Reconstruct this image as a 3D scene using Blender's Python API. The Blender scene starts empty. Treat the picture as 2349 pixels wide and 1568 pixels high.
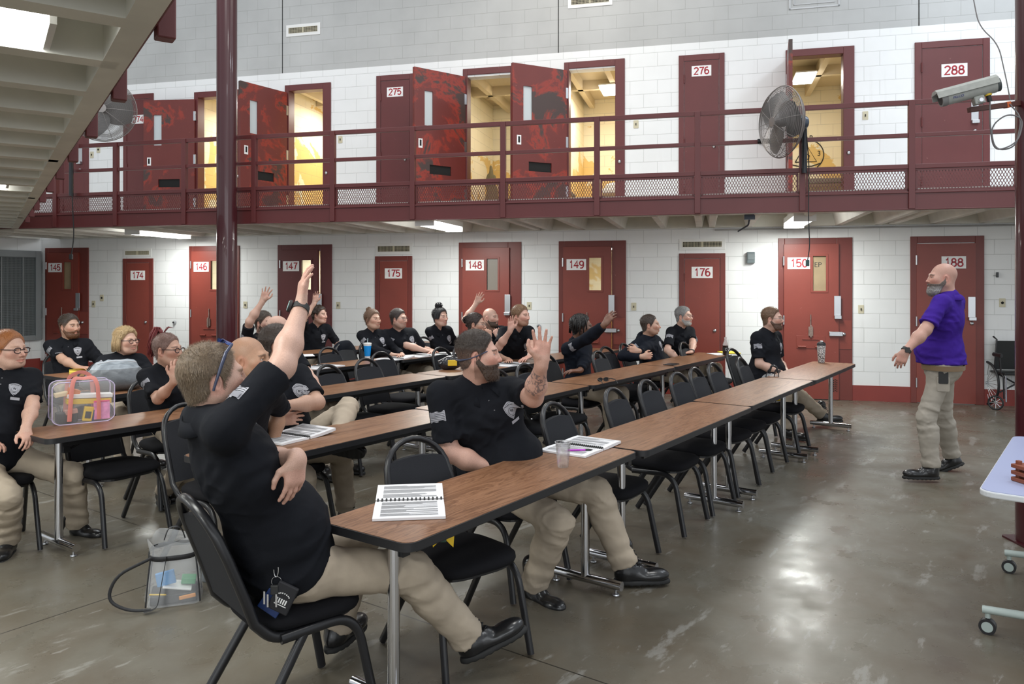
import bpy, bmesh, math, random
import numpy as np
from mathutils import Vector, Matrix, noise
from mathutils.bvhtree import BVHTree
PI = math.pi
SC = bpy.context.scene
COL = SC.collection
random.seed(7)
# ---------------------------------------------------------------- camera
FPX, HOR, CX, EYE = 1760.0, 648.0, 1174.5, 1.65
cd = bpy.data.cameras.new('camera'); cam = bpy.data.objects.new('camera', cd); COL.objects.link(cam)
cd.sensor_width = 36.0; cd.sensor_fit = 'HORIZONTAL'; cd.lens = FPX * 36.0 / 2349.0
cam.location = (0, 0, EYE); cam.rotation_euler = (PI / 2, 0, 0)
cd.shift_y = -(784.0 - HOR) / 2349.0; cd.clip_start = 0.05; cd.clip_end = 100
SC.camera = cam
SC.cycles.max_bounces = 8; SC.cycles.diffuse_bounces = 4; SC.cycles.transmission_bounces = 6; SC.cycles.caustics_reflective = False; SC.cycles.caustics_refractive = False
# ---------------------------------------------------------------- world, exposure
w = bpy.data.worlds.new('world'); SC.world = w; w.use_nodes = True
w.node_tree.nodes['Background'].inputs[0].default_value = (0.90, 0.95, 1.0, 1)
w.node_tree.nodes['Background'].inputs[1].default_value = 0.86
SC.view_settings.view_transform = 'Standard'; SC.view_settings.look = 'None'
SC.view_settings.exposure = 0.0; SC.view_settings.gamma = 1.0; SC.view_settings.use_curve_mapping = False
def area(name, loc, rot, sx, sy, power, color=(1, 1, 1), spread=PI):
    l = bpy.data.lights.new(name, 'AREA'); l.shape = 'RECTANGLE'; l.size = sx; l.size_y = sy
    l.energy = power; l.color = color; l.spread = spread
    o = bpy.data.objects.new(name, l); o.location = loc; o.rotation_euler = rot; COL.objects.link(o); return o
# lamps hung in the roof of the hall (above the frame)
for i, (x, y, p, c) in enumerate([(1.2, 3.0, 92, (1, .98, .95)), (5.5, 5.0, 130, (.86, .93, 1)), (-3.0, 5.5, 100, (1, .98, .94)), (0.3, 9.3, 90, (1, .93, .82)), (7.0, 8.6, 98, (.82, .91, 1)), (1.5, -2.5, 100, (.95, .98, 1)), (-4.6, 9.6, 80, (.95, .98, 1))]):
    area('hall_lamp', (x, y, 7.4), (0, 0, 0.24), 1.4, 1.4, p, c)
# added fill light far behind the camera, lifts the dark walkway undersides
area('rear_fill', (1.5, -9.0, 3.2), (PI / 2, 0, 0), 13.0, 4.0, 420, (.93, .97, 1))
# ---------------------------------------------------------------- where things stand
def W(px, py, y): return Vector(((px - CX) * y / FPX, y, EYE - (py - HOR) * y / FPX))
def atH(px, py, h):
    y = (h - EYE) * FPX / (HOR - py); return Vector(((px - CX) * y / FPX, y, h))
WT, WD = 0.2528, 11.97                                  # back wall: y + WT x = WD
TH = math.atan(WT); WV = Vector((math.cos(TH), -math.sin(TH), 0)); WN = Vector((math.sin(TH), math.cos(TH), 0))
WM = Matrix.Translation((0, WD, 0)) @ Matrix.Rotation(-TH, 4, 'Z')   # wall frame: x along, y into the cells, z up
WC, WS = math.cos(TH), math.sin(TH)
def wu(px, D=WD):                                        # distance along the wall (or a plane parallel to it)
    t = (px - CX) / FPX; y = D / (1 + WT * t); X = t * y
    return X * WC - (y - WD) * WS
def wz(px, D=WD):
    return D / (1 + WT * (px - CX) / FPX)
def wh(px, py, D=WD): return EYE + (HOR - py) * wz(px, D) / FPX
ED = 9.55                                                # balcony edge plane
EOFF = (ED - WD) * WC                                    # its y in the wall frame
RO = Vector((-0.36, 2.67, 0)); RD = Vector((.575, .818, 0)).normalized(); RN = Vector((-RD.y, RD.x, 0))
def rowp(off, a, h=0): return RO + RD * a + RN * off + Vector((0, 0, h))
# ---------------------------------------------------------------- mesh helpers
def tag(o, label=None, cat=None, group=None, kind=None):
    if label: o['label'] = label
    if cat: o['category'] = cat
    if group: o['group'] = group
    if kind: o['kind'] = kind
    return o
def empty(name, loc=(0, 0, 0), rz=0, mat=None):
    o = bpy.data.objects.new(name, None); COL.objects.link(o); o.empty_display_size = .1
    if mat is not None: o.matrix_world = mat
    else: o.location = loc; o.rotation_euler = (0, 0, rz)
    return o
def copy_tree(o, parent=None):
    c = o.copy(); COL.objects.link(c); c.parent = parent
    for ch in [x for x in bpy.data.objects if x.parent == o]: copy_tree(ch, c)
    return c
class MB:
    def __init__(s): s.v = []; s.f = []
    def add(s, vs, fs, M=None):
        b = len(s.v)
        if M is not None: vs = [M @ Vector(v) for v in vs]
        s.v += [tuple(v) for v in vs]; s.f += [tuple(b + i for i in f) for f in fs]; return s
    def box(s, x0, x1, y0, y1, z0, z1, M=None):
        return s.add([(x0, y0, z0), (x1, y0, z0), (x1, y1, z0), (x0, y1, z0), (x0, y0, z1), (x1, y0, z1), (x1, y1, z1), (x0, y1, z1)],
                     [(0, 3, 2, 1), (4, 5, 6, 7), (0, 1, 5, 4), (1, 2, 6, 5), (2, 3, 7, 6), (3, 0, 4, 7)], M)
    def tube(s, pts, r, n=10, r2=None, caps=True, M=None, closed=False):
        pts = [Vector(p) for p in pts]; m = len(pts); vs = []; fs = []
        rs = r if isinstance(r, (list, tuple)) else [r] * m
        t0 = (pts[1] - pts[0]).normalized()
        ref = Vector((0, 0, 1)) if abs(t0.z) < .9 else Vector((0, 1, 0))
        u = t0.cross(ref).normalized()
        for i in range(m):
            if closed: t = (pts[(i + 1) % m] - pts[i - 1])
            else: t = pts[min(i + 1, m - 1)] - pts[max(i - 1, 0)]
            t.normalize(); u = (u - t * u.dot(t)); u.normalize(); v = t.cross(u)
            rr2 = rs[i] if r2 is None else r2
            for k in range(n):
                a = 2 * PI * k / n; vs.append(pts[i] + u * (math.cos(a) * rs[i]) + v * (math.sin(a) * rr2))
        for i in range(m if closed else m - 1):
            j = (i + 1) % m
            for k in range(n):
                l = (k + 1) % n; fs.append((i * n + k, i * n + l, j * n + l, j * n + k))
        if caps and not closed: fs.append(tuple(range(n - 1, -1, -1))); fs.append(tuple((m - 1) * n + k for k in range(n)))
        return s.add(vs, fs, M)
    def cyl(s, a, b, r, n=16, rb=None): return s.tube([a, b], [r, r if rb is None else rb], n)
    def lathe(s, prof, n=20, M=None):
        vs = []; fs = []; m = len(prof)
        for r, z in prof:
            for k in range(n): a = 2 * PI * k / n; vs.append((r * math.cos(a), r * math.sin(a), z))
        for i in range(m - 1):
            for k in range(n): l = (k + 1) % n; fs.append((i * n + k, i * n + l, (i + 1) * n + l, (i + 1) * n + k))
        fs.append(tuple(range(n - 1, -1, -1))); fs.append(tuple((m - 1) * n + k for k in range(n)))
        return s.add(vs, fs, M)
    def prism(s, poly, h0, h1, M=None):
        n = len(poly)
        vs = [(x, y, h0) for x, y in poly] + [(x, y, h1) for x, y in poly]
        fs = [tuple(range(n - 1, -1, -1)), tuple(range(n, 2 * n))] + [(i, (i + 1) % n, n + (i + 1) % n, n + i) for i in range(n)]
        return s.add(vs, fs, M)
    def obj(s, name, m, parent=None, smooth=None, bevel=0, mat=None, seg=2):
        me = bpy.data.meshes.new(name); me.from_pydata(s.v, [], s.f); me.update()
        if smooth is not None:
            me.polygons.foreach_set('use_smooth', [True] * len(me.polygons)); me.set_sharp_from_angle(angle=math.radians(smooth))
        me.materials.append(m)
        o = bpy.data.objects.new(name, me); COL.objects.link(o)
        if parent is not None: o.parent = parent
        if mat is not None: o.matrix_world = mat
        if bevel:
            b = o.modifiers.new('bevel', 'BEVEL'); b.width = bevel; b.segments = seg; b.limit_method = 'ANGLE'; b.angle_limit = math.radians(40)
        return o
def rrect(w, h, r, n=5):
    out = []
    for cx, cy, a0 in ((w / 2 - r, h / 2 - r, 0), (-w / 2 + r, h / 2 - r, PI / 2), (-w / 2 + r, -h / 2 + r, PI), (w / 2 - r, -h / 2 + r, 1.5 * PI)):
        for k in range(n + 1): a = a0 + k * PI / 2 / n; out.append((cx + r * math.cos(a), cy + r * math.sin(a)))
    return out
def bez(p0, p1, p2, p3, n=10):
    p0, p1, p2, p3 = map(Vector, (p0, p1, p2, p3)); return [p0 * (1 - t) ** 3 + p1 * 3 * t * (1 - t) ** 2 + p2 * 3 * t * t * (1 - t) + p3 * t ** 3 for t in [i / n for i in range(n + 1)]]
def round_path(pts, r, n=6):
    pts = [Vector(p) for p in pts]; out = [pts[0]]
    for i in range(1, len(pts) - 1):
        a = (pts[i - 1] - pts[i]); b = (pts[i + 1] - pts[i]); ra = min(r, a.length * .49, b.length * .49)
        A = pts[i] + a.normalized() * ra; B = pts[i] + b.normalized() * ra
        for k in range(n + 1): t = k / n; out.append(A * (1 - t) ** 2 + pts[i] * 2 * t * (1 - t) + B * t * t)
    out.append(pts[-1]); return out
# ---------------------------------------------------------------- materials
def mat(name, col, rough=.6, metal=0, bump=0, bscale=200, var=0, vscale=6, sheen=0, alpha=None, trans=0, emit=0, ecol=None, spec=.5, coat=0, voro=False):
    m = bpy.data.materials.new(name); m.use_nodes = True; nt = m.node_tree; b = nt.nodes['Principled BSDF']
    c4 = (*col, 1)
    b.inputs['Base Color'].default_value = c4; b.inputs['Roughness'].default_value = rough; b.inputs['Metallic'].default_value = metal
    b.inputs['Specular IOR Level'].default_value = spec
    if coat: b.inputs['Coat Weight'].default_value = coat
    if sheen: b.inputs['Sheen Weight'].default_value = sheen; b.inputs['Sheen Roughness'].default_value = .5
    if trans: b.inputs['Transmission Weight'].default_value = trans; b.inputs['IOR'].default_value = 1.35
    if alpha is not None: b.inputs['Alpha'].default_value = alpha
    if emit: b.inputs['Emission Color'].default_value = (*(ecol or col), 1); b.inputs['Emission Strength'].default_value = emit
    tc = nt.nodes.new('ShaderNodeTexCoord')
    if var:
        n = nt.nodes.new('ShaderNodeTexNoise'); n.inputs['Scale'].default_value = vscale; n.inputs['Detail'].default_value = 5
        nt.links.new(tc.outputs['Object'], n.inputs['Vector'])
        mx = nt.nodes.new('ShaderNodeMix'); mx.data_type = 'RGBA'
        mx.inputs[6].default_value = tuple(max(0, c * (1 - var)) for c in col) + (1,); mx.inputs[7].default_value = tuple(min(1, c * (1 + var)) for c in col) + (1,)
        rp = nt.nodes.new('ShaderNodeMapRange'); rp.inputs[1].default_value = .3; rp.inputs[2].default_value = .7
        nt.links.new(n.outputs['Fac'], rp.inputs[0]); nt.links.new(rp.outputs[0], mx.inputs[0]); nt.links.new(mx.outputs[2], b.inputs['Base Color'])
    if bump:
        n = nt.nodes.new('ShaderNodeTexNoise'); n.inputs['Scale'].default_value = bscale; n.inputs['Detail'].default_value = 3
        nt.links.new(tc.outputs['Object'], n.inputs['Vector'])
        bp = nt.nodes.new('ShaderNodeBump'); bp.inputs['Strength'].default_value = bump; bp.inputs['Distance'].default_value = .002
        nt.links.new(n.outputs['Fac'], bp.inputs['Height']); nt.links.new(bp.outputs['Normal'], b.inputs['Normal'])
    return m
def N(nt, t, **kw):
    n = nt.nodes.new(t)
    for k, v in kw.items():
        if k in n.inputs.keys() if isinstance(k, str) else False: n.inputs[k].default_value = v
        else: setattr(n, k, v)
    return n
def math_n(nt, op, a, b=None, clamp=False):
    n = nt.nodes.new('ShaderNodeMath'); n.operation = op; n.use_clamp = clamp
    for i, x in enumerate((a, b)):
        if x is None: continue
        if isinstance(x, (int, float)): n.inputs[i].default_value = x
        else: nt.links.new(x, n.inputs[i])
    return n.outputs[0]
def ramp(nt, fac, stops):
    r = nt.nodes.new('ShaderNodeValToRGB'); e = r.color_ramp.elements
    while len(e) < len(stops): e.new(.5)
    for i, (p, c) in enumerate(stops): e[i].position = p; e[i].color = (*c, 1) if len(c) == 3 else c
    nt.links.new(fac, r.inputs[0]); return r.outputs[0]
def mixc(nt, fac, a, b, blend='MIX'):
    n = nt.nodes.new('ShaderNodeMix'); n.data_type = 'RGBA'; n.blend_type = blend
    for i, x in ((0, fac), (6, a), (7, b)):
        if isinstance(x, (int, float)): n.inputs[i].default_value = x
        elif isinstance(x, tuple): n.inputs[i].default_value = (*x, 1)
        else: nt.links.new(x, n.inputs[i])
    return n.outputs[2]
def noise_n(nt, vec, scale, detail=4, rough=.55, dist=0):
    n = nt.nodes.new('ShaderNodeTexNoise'); n.inputs['Scale'].default_value = scale; n.inputs['Detail'].default_value = detail
    n.inputs['Roughness'].default_value = rough; n.inputs['Distortion'].default_value = dist
    nt.links.new(vec, n.inputs['Vector']); return n.outputs['Fac']
def newmat(name):
    m = bpy.data.materials.new(name); m.use_nodes = True; nt = m.node_tree; return m, nt, nt.nodes['Principled BSDF'], nt.nodes.new('ShaderNodeTexCoord')
def block_wall(name, hi, cell=False):
    m, nt, b, tc = newmat(name); L = nt.links
    sp = nt.nodes.new('ShaderNodeSeparateXYZ'); L.new(tc.outputs['Object'], sp.inputs[0])
    cb = nt.nodes.new('ShaderNodeCombineXYZ'); L.new(math_n(nt, 'ADD', sp.outputs[0], sp.outputs[1] if cell else 0.0), cb.inputs[0]); L.new(sp.outputs[2], cb.inputs[1])
    br = nt.nodes.new('ShaderNodeTexBrick'); L.new(cb.outputs[0], br.inputs['Vector'])
    br.inputs['Scale'].default_value = 1; br.inputs['Brick Width'].default_value = .406; br.inputs['Row Height'].default_value = .203
    br.inputs['Mortar Size'].default_value = .0045; br.inputs['Mortar Smooth'].default_value = .4; br.offset = .5
    big = noise_n(nt, tc.outputs['Object'], .9, 4); fine = noise_n(nt, tc.outputs['Object'], 60, 3)
    if cell:
        n1 = noise_n(nt, tc.outputs['Object'], 1.3, 6, .6, .6)
        f = ramp(nt, math_n(nt, 'ADD', n1, math_n(nt, 'MULTIPLY', math_n(nt, 'SUBTRACT', hi, sp.outputs[2]), .10)), [(.52, (0, 0, 0)), (.535, (1, 1, 1))])
        col = mixc(nt, f, (.86, .78, .60), (.74, .52, .20))
    else:
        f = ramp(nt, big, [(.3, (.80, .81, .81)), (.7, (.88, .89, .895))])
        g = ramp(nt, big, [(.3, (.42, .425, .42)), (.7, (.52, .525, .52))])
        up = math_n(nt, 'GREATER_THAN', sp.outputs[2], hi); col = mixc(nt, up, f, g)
    col = mixc(nt, math_n(nt, 'MULTIPLY', br.outputs['Fac'], .30), col, (.25, .25, .24))
    # drips and grime with shapes of their own
    mp = nt.nodes.new('ShaderNodeMapping'); mp.inputs['Scale'].default_value = (9, 9, .8); L.new(tc.outputs['Object'], mp.inputs[0])
    dr = ramp(nt, noise_n(nt, mp.outputs[0], 1, 5), [(.60, (0, 0, 0)), (.85, (1, 1, 1))])
    col = mixc(nt, math_n(nt, 'MULTIPLY', dr, .22), col, (.42, .40, .36))
    L.new(col, b.inputs['Base Color']); b.inputs['Roughness'].default_value = .55
    h = math_n(nt, 'SUBTRACT', math_n(nt, 'MULTIPLY', fine, .12), br.outputs['Fac'])
    bp = nt.nodes.new('ShaderNodeBump'); bp.inputs['Strength'].default_value = .5; bp.inputs['Distance'].default_value = .006
    L.new(h, bp.inputs['Height']); L.new(bp.outputs[0], b.inputs['Normal']); return m
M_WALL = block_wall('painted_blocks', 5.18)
M_CELL = block_wall('cell_paint_upper', 3.9, True); M_CELL1 = block_wall('cell_paint_lower', 1.1, True)
def red_paint(name, base, worn=.0):
    m, nt, b, tc = newmat(name); L = nt.links
    n1 = noise_n(nt, tc.outputs['Object'], 2.2, 5); n2 = noise_n(nt, tc.outputs['Object'], 28, 5, .6)
    col = mixc(nt, n1, tuple(c * .82 for c in base), tuple(c * 1.15 for c in base))
    chip = ramp(nt, n2, [(.71, (0, 0, 0)), (.73, (1, 1, 1))]); col = mixc(nt, math_n(nt, 'MULTIPLY', chip, .35), col, (.5, .25, .2))
    if worn:
        oi = nt.nodes.new('ShaderNodeObjectInfo'); va = nt.nodes.new('ShaderNodeVectorMath'); va.operation = 'ADD'; cb_ = nt.nodes.new('ShaderNodeCombineXYZ'); L.new(math_n(nt, 'MULTIPLY', oi.outputs['Random'], 30.0), cb_.inputs[1]); L.new(tc.outputs['Object'], va.inputs[0]); L.new(cb_.outputs[0], va.inputs[1]); n3 = noise_n(nt, va.outputs[0], 1.5, 7, .64, .5)
        f1 = ramp(nt, n3, [(.51, (0, 0, 0)), (.55, (1, 1, 1))]); f2 = ramp(nt, n3, [(.555, (0, 0, 0)), (.60, (1, 1, 1))])
        col = mixc(nt, math_n(nt, 'MULTIPLY', f1, worn), col, (.30, .035, .02)); col = mixc(nt, math_n(nt, 'MULTIPLY', f2, worn), col, (.050, .038, .034))
    L.new(col, b.inputs['Base Color']); b.inputs['Roughness'].default_value = .42
    bp = nt.nodes.new('ShaderNodeBump'); bp.inputs['Strength'].default_value = .15; bp.inputs['Distance'].default_value = .002
    L.new(noise_n(nt, tc.outputs['Object'], 90, 3), bp.inputs['Height']); L.new(bp.outputs[0], b.inputs['Normal']); return m
M_RED = red_paint('barn_red_paint', (.225, .043, .029)); M_REDF = red_paint('barn_red_frame', (.165, .030, .022))
M_MAR = red_paint('maroon_paint', (.125, .026, .026)); M_MARW = red_paint('maroon_worn', (.150, .027, .022), .95)
M_BRED = red_paint('brick_red_paint', (.24, .036, .028))
M_POLE = mat('maroon_gloss', (.055, .008, .012), .28, bump=.1, bscale=40, coat=.3)
def floor_mat():
    m, nt, b, tc = newmat('polished_concrete'); L = nt.links
    mp = nt.nodes.new('ShaderNodeMapping'); mp.vector_type = 'POINT'
    mp.inputs['Location'].default_value = (0, 0, 0); L.new(tc.outputs['Object'], mp.inputs[0]); v = mp.outputs[0]
    n1 = noise_n(nt, v, .42, 6, .6, .5); n2 = noise_n(nt, v, 2.2, 8, .64, .6); n3 = noise_n(nt, v, 30, 6, .65)
    mp2 = nt.nodes.new('ShaderNodeMapping'); mp2.inputs['Rotation'].default_value = (0, 0, .62); mp2.inputs['Scale'].default_value = (.8, 2.8, 1); L.new(tc.outputs['Object'], mp2.inputs[0])
    n4 = noise_n(nt, mp2.outputs[0], 1.9, 10, .70, .2); n5 = noise_n(nt, mp2.outputs[0], 5.0, 8, .7, .3)
    col = ramp(nt, n1, [(.30, (.085, .075, .056)), (.46, (.140, .126, .098)), (.58, (.165, .152, .122)), (.74, (.21, .20, .172))])
    col = mixc(nt, math_n(nt, 'MULTIPLY', ramp(nt, n2, [(.44, (0, 0, 0)), (.66, (1, 1, 1))]), .55), col, (.105, .078, .050))
    col = mixc(nt, math_n(nt, 'MULTIPLY', ramp(nt, n2, [(.28, (1, 1, 1)), (.42, (0, 0, 0))]), .35), col, (.23, .225, .205))
    col = mixc(nt, math_n(nt, 'MULTIPLY', ramp(nt, n4, [(.585, (0, 0, 0)), (.64, (1, 1, 1))]), .50), col, (.34, .335, .31))
    col = mixc(nt, math_n(nt, 'MULTIPLY', ramp(nt, n5, [(.62, (0, 0, 0)), (.66, (1, 1, 1))]), .40), col, (.38, .375, .35))
    col = mixc(nt, math_n(nt, 'MULTIPLY', n3, .30), col, (.07, .06, .045))
    sp = nt.nodes.new('ShaderNodeSeparateXYZ'); L.new(tc.outputs['Object'], sp.inputs[0])
    def dist(ax, off, per):
        s = math_n(nt, 'DIVIDE', math_n(nt, 'SUBTRACT', sp.outputs[ax], off), per); fr = math_n(nt, 'FRACT', s)
        return math_n(nt, 'MULTIPLY', math_n(nt, 'MINIMUM', fr, math_n(nt, 'SUBTRACT', 1.0, fr)), per)
    dj = math_n(nt, 'MINIMUM', dist(0, .83, 5.67), dist(1, 2.21, 12.0))
    j = math_n(nt, 'LESS_THAN', dj, .004); col = mixc(nt, j, col, (.03, .026, .02))
    L.new(col, b.inputs['Base Color'])
    L.new(ramp(nt, noise_n(nt, v, 3.5, 6, .6), [(.3, (.20, .20, .20)), (.7, (.44, .44, .44))]), b.inputs['Roughness'])
    bp = nt.nodes.new('ShaderNodeBump'); bp.inputs['Strength'].default_value = .25; bp.inputs['Distance'].default_value = .004
    L.new(math_n(nt, 'SUBTRACT', math_n(nt, 'MULTIPLY', noise_n(nt, v, 14, 5), .5), j), bp.inputs['Height']); L.new(bp.outputs[0], b.inputs['Normal']); return m
def wood_mat():
    m, nt, b, tc = newmat('walnut_laminate'); L = nt.links
    mp = nt.nodes.new('ShaderNodeMapping'); mp.inputs['Scale'].default_value = (.55, 7, 7); L.new(tc.outputs['Object'], mp.inputs[0])
    oi = nt.nodes.new('ShaderNodeObjectInfo'); va = nt.nodes.new('ShaderNodeVectorMath'); va.operation = 'ADD'
    cb = nt.nodes.new('ShaderNodeCombineXYZ'); L.new(math_n(nt, 'MULTIPLY', oi.outputs['Random'], 40.0), cb.inputs[0]); L.new(mp.outputs[0], va.inputs[0]); L.new(cb.outputs[0], va.inputs[1])
    g = noise_n(nt, va.outputs[0], 1.6, 5, .6, 1.2)
    rings = math_n(nt, 'FRACT', math_n(nt, 'MULTIPLY', g, 9.0))
    col = ramp(nt, rings, [(0, (.150, .066, .030)), (.35, (.275, .135, .068)), (.8, (.335, .172, .092)), (1, (.175, .078, .038))])
    mp2 = nt.nodes.new('ShaderNodeMapping'); mp2.inputs['Scale'].default_value = (3, 120, 1); L.new(tc.outputs['Object'], mp2.inputs[0])
    col = mixc(nt, math_n(nt, 'MULTIPLY', noise_n(nt, mp2.outputs[0], 1, 3), .5), col, (.10, .04, .018))
    L.new(col, b.inputs['Base Color']); b.inputs['Roughness'].default_value = .36; return m
M_FLOOR = floor_mat(); M_WOOD = wood_mat()
M_CONC = mat('cream_painted_concrete', (.74, .735, .68), .7, bump=.3, bscale=30, var=.10, vscale=3)
M_CHROME = mat('chrome', (.62, .62, .64), .14, 1); M_STEEL = mat('brushed_steel', (.55, .56, .58), .35, 1)
M_BLACK = mat('black_paint_metal', (.012, .012, .014), .33); M_EDGE = mat('black_rubber_edge', (.014, .014, .016), .45)
M_SEAT = mat('black_seat_fabric', (.008, .008, .010), .9, bump=.4, bscale=500, spec=.2); M_VINYL = mat('black_back_fabric', (.016, .017, .021), .8, bump=.5, bscale=260, spec=.3)
M_WHITE = mat('white_plastic', (.80, .80, .79), .5); M_PLATE = mat('white_plate', (.86, .86, .86), .5, var=.05, vscale=20)
M_RNUM = mat('red_number', (.36, .010, .022), .5); M_CREAM = mat('ivory_plastic', (.60, .55, .40), .45)
M_DARK = mat('dark_hole', (.01, .01, .01), .9); M_PAPER = mat('brown_paper', (.33, .25, .15), .8, var=.1)
M_GLASS = mat('clear_plastic', (.96, .97, .98), .05, trans=1.0, alpha=.30); M_WINDOW = mat('door_glass', (.8, .85, .86), .08, trans=1.0)
M_LENS = mat('lamp_lens', (1, 1, 1), .5, emit=11.0, ecol=(1, 1, .97)); M_GALV = mat('galvanised_duct', (.42, .42, .42), .6, .3, var=.1)
M_INK = mat('black_ink', (.02, .02, .02), .6)
def text(name, s, size, m, M, parent=None, bold=.0, ext=.001, sx=1.0):
    c = bpy.data.curves.new(name, 'FONT'); c.body = s; c.size = size; c.align_x = 'CENTER'; c.align_y = 'CENTER'; c.offset = bold; c.extrude = ext
    tmp = bpy.data.objects.new(name + '_src', c); me = bpy.data.meshes.new_from_object(tmp); me.name = name; bpy.data.objects.remove(tmp); bpy.data.curves.remove(c)
    me.materials.clear(); me.materials.append(m); o = bpy.data.objects.new(name, me); COL.objects.link(o)
    if parent is not None: o.parent = parent
    o.matrix_local = M @ Matrix.Diagonal((sx, 1, 1, 1)); return o
def arc2(cx, cy, rx, ry, a0, a1, n=14): return [(cx + rx * math.cos(math.radians(a0 + (a1 - a0) * i / n)), cy + ry * math.sin(math.radians(a0 + (a1 - a0) * i / n))) for i in range(n + 1)]
DIG = {'1': [[(-.12, .26), (-.02, .32), (.07, .48), (.07, -.44)]], '2': [arc2(0, .22, .24, .22, 170, -35) + [(-.24, -.42), (.26, -.42)]], '4': [[(.10, -.44), (.10, .44), (-.26, -.14), (.30, -.14)]],
       '5': [[(.24, .44), (-.18, .44), (-.22, .04)] + arc2(.0, -.14, .25, .26, 130, -150)], '6': [arc2(.0, -.16, .24, .26, 0, 360, 22), arc2(.04, .06, .28, .38, 62, 215)], '7': [[(-.25, .44), (.26, .44), (.06, .06), (-.06, -.44)]],
       '8': [arc2(0, .22, .19, .20, 0, 360, 20), arc2(0, -.20, .24, .24, 0, 360, 20)], '9': [arc2(.0, .16, .24, .26, 0, 360, 22), arc2(-.04, -.06, .28, .38, 242, 395)], '0': [arc2(0, 0, .24, .44, 0, 360, 26)]}
def digits(num, h, m, M, parent, w_=.155):
    mb = MB(); x0 = -(len(num) - 1) / 2 * .66
    for i, ch in enumerate(num):
        for st in DIG[ch]:
            pts = [((x0 + i * .66 + x) * h, y * h) for x, y in st]; closed = (abs(pts[0][0] - pts[-1][0]) + abs(pts[0][1] - pts[-1][1])) < 1e-5; n = len(pts); L = []; R = []
            for k in range(n):
                a = pts[k - 1] if k else (pts[-2] if closed else None); b = pts[k + 1] if k < n - 1 else (pts[1] if closed else None); c = pts[k]
                def nn(p, q): d = (q[0] - p[0], q[1] - p[1]); l = math.hypot(*d) or 1; return (-d[1] / l, d[0] / l)
                if a is None: v = nn(c, b)
                elif b is None: v = nn(a, c)
                else:
                    v1, v2 = nn(a, c), nn(c, b); v = (v1[0] + v2[0], v1[1] + v2[1]); l = math.hypot(*v) or 1; v = (v[0] / l, v[1] / l); k_ = min(1.8, 1 / max(.4, v[0] * v1[0] + v[1] * v1[1])); v = (v[0] * k_, v[1] * k_)
                L.append((c[0] + v[0] * w_ * h / 2, c[1] + v[1] * w_ * h / 2, 0)); R.append((c[0] - v[0] * w_ * h / 2, c[1] - v[1] * w_ * h / 2, 0))
            mb.add(L + R + [(x, y, .0012) for x, y, z in L + R], [(2 * n + k, 3 * n + k, 3 * n + k + 1, 2 * n + k + 1) for k in range(n - 1)] + [(k, k + 1, 2 * n + k + 1, 2 * n + k) for k in range(n - 1)] + [(n + k, 3 * n + k, 3 * n + k + 1, n + k + 1) for k in range(n - 1)])
    o = mb.obj('numerals', m, parent); o.matrix_local = M; return o
# ================================================================ the setting
ROWM = Matrix(((RD.x, RN.x, 0, RO.x), (RD.y, RN.y, 0, RO.y), (0, 0, 1, 0), (0, 0, 0, 1)))
tag(MB().box(-14, 16, -14, 14, -.1, 0).obj('floor', M_FLOOR, mat=ROWM), 'polished grey-brown concrete floor with stains and saw-cut joints', 'floor', kind='structure')
LF, UF = 0.0, 2.69                                         # the two floors
CORNER = wu(94)
# doorways: (px0, px1, floor height)
OPEN_UP = [(447, 540), (655, 745), (1063, 1175), (1295, 1414), (1803, 1938)]
LOW_GAP = [(112, 200), (444, 545), (648, 758), (1292, 1430)]
holes = [(wu(a) , wu(b), UF, 4.90) for a, b in OPEN_UP] + [(wu(a) , wu(b), 0, 2.18) for a, b in LOW_GAP]
us = sorted({CORNER, 9.0} | {h[0] for h in holes} | {h[1] for h in holes}); zs = sorted({0, 2.18, UF, 4.90, 8.2})
mb = MB()
for a, b in zip(us, us[1:]):
    for c, d in zip(zs, zs[1:]):
        if not any(h[0] - 1e-4 <= a and b <= h[1] + 1e-4 and h[2] - 1e-4 <= c and d <= h[3] + 1e-4 for h in holes): mb.box(a, b, 0, .19, c, d)
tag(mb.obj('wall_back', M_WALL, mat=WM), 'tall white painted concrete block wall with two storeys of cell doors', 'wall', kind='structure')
# side wall at the far left, behind the screened window
cpt = WM @ Vector((CORNER, 0, 0)); LWD = Vector((-.52, -.855, 0)).normalized()
LWM = Matrix(((LWD.x, -LWD.y, 0, cpt.x), (LWD.y, LWD.x, 0, cpt.y), (0, 0, 1, 0), (0, 0, 0, 1)))
tag(MB().box(0, 9, -.2, 0, 0, 8.2).obj('wall_left', M_WALL, mat=LWM), 'white block wall at far left behind the red-haired woman', 'wall', kind='structure')
tag(MB().box(0.02, 9, -.001, .014, 0, .26).obj('baseboard_left', M_BRED, mat=LWM), 'dark red painted lower band of the left wall', 'baseboard', kind='structure')
# grey screened window on the left wall
def lwu(px):
    t = (px - CX) / FPX; return (cpt.x - t * cpt.y) / (t * LWD.y - LWD.x)
a0, a1 = lwu(91), lwu(91) + 1.9; tt = cpt + LWD * a0; dz = tt.y
wz0, wz1 = EYE + (HOR - 779) * dz / FPX, EYE + (HOR - 576) * dz / FPX
M_SCR = mat('grey_screen', (.22, .25, .26), .6, .2); M_SCRF = mat('grey_screen_frame', (.26, .28, .29), .5, .3)
win = empty('window_1', mat=LWM); tag(win, 'grey security screen over a window on the left wall', 'window', kind='structure')
mb = MB()
for x0, x1, z0, z1 in ((a0, a0 + .1, wz0, wz1), (a1 - .1, a1, wz0, wz1), (a0 + .1, a1 - .1, wz0, wz0 + .09), (a0 + .1, a1 - .1, wz1 - .12, wz1)): mb.box(x0, x1, .0, .07, z0, z1)
mb.obj('window_frame', M_SCRF, win, bevel=.006)
mb = MB(); k = a0 + .1
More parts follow.
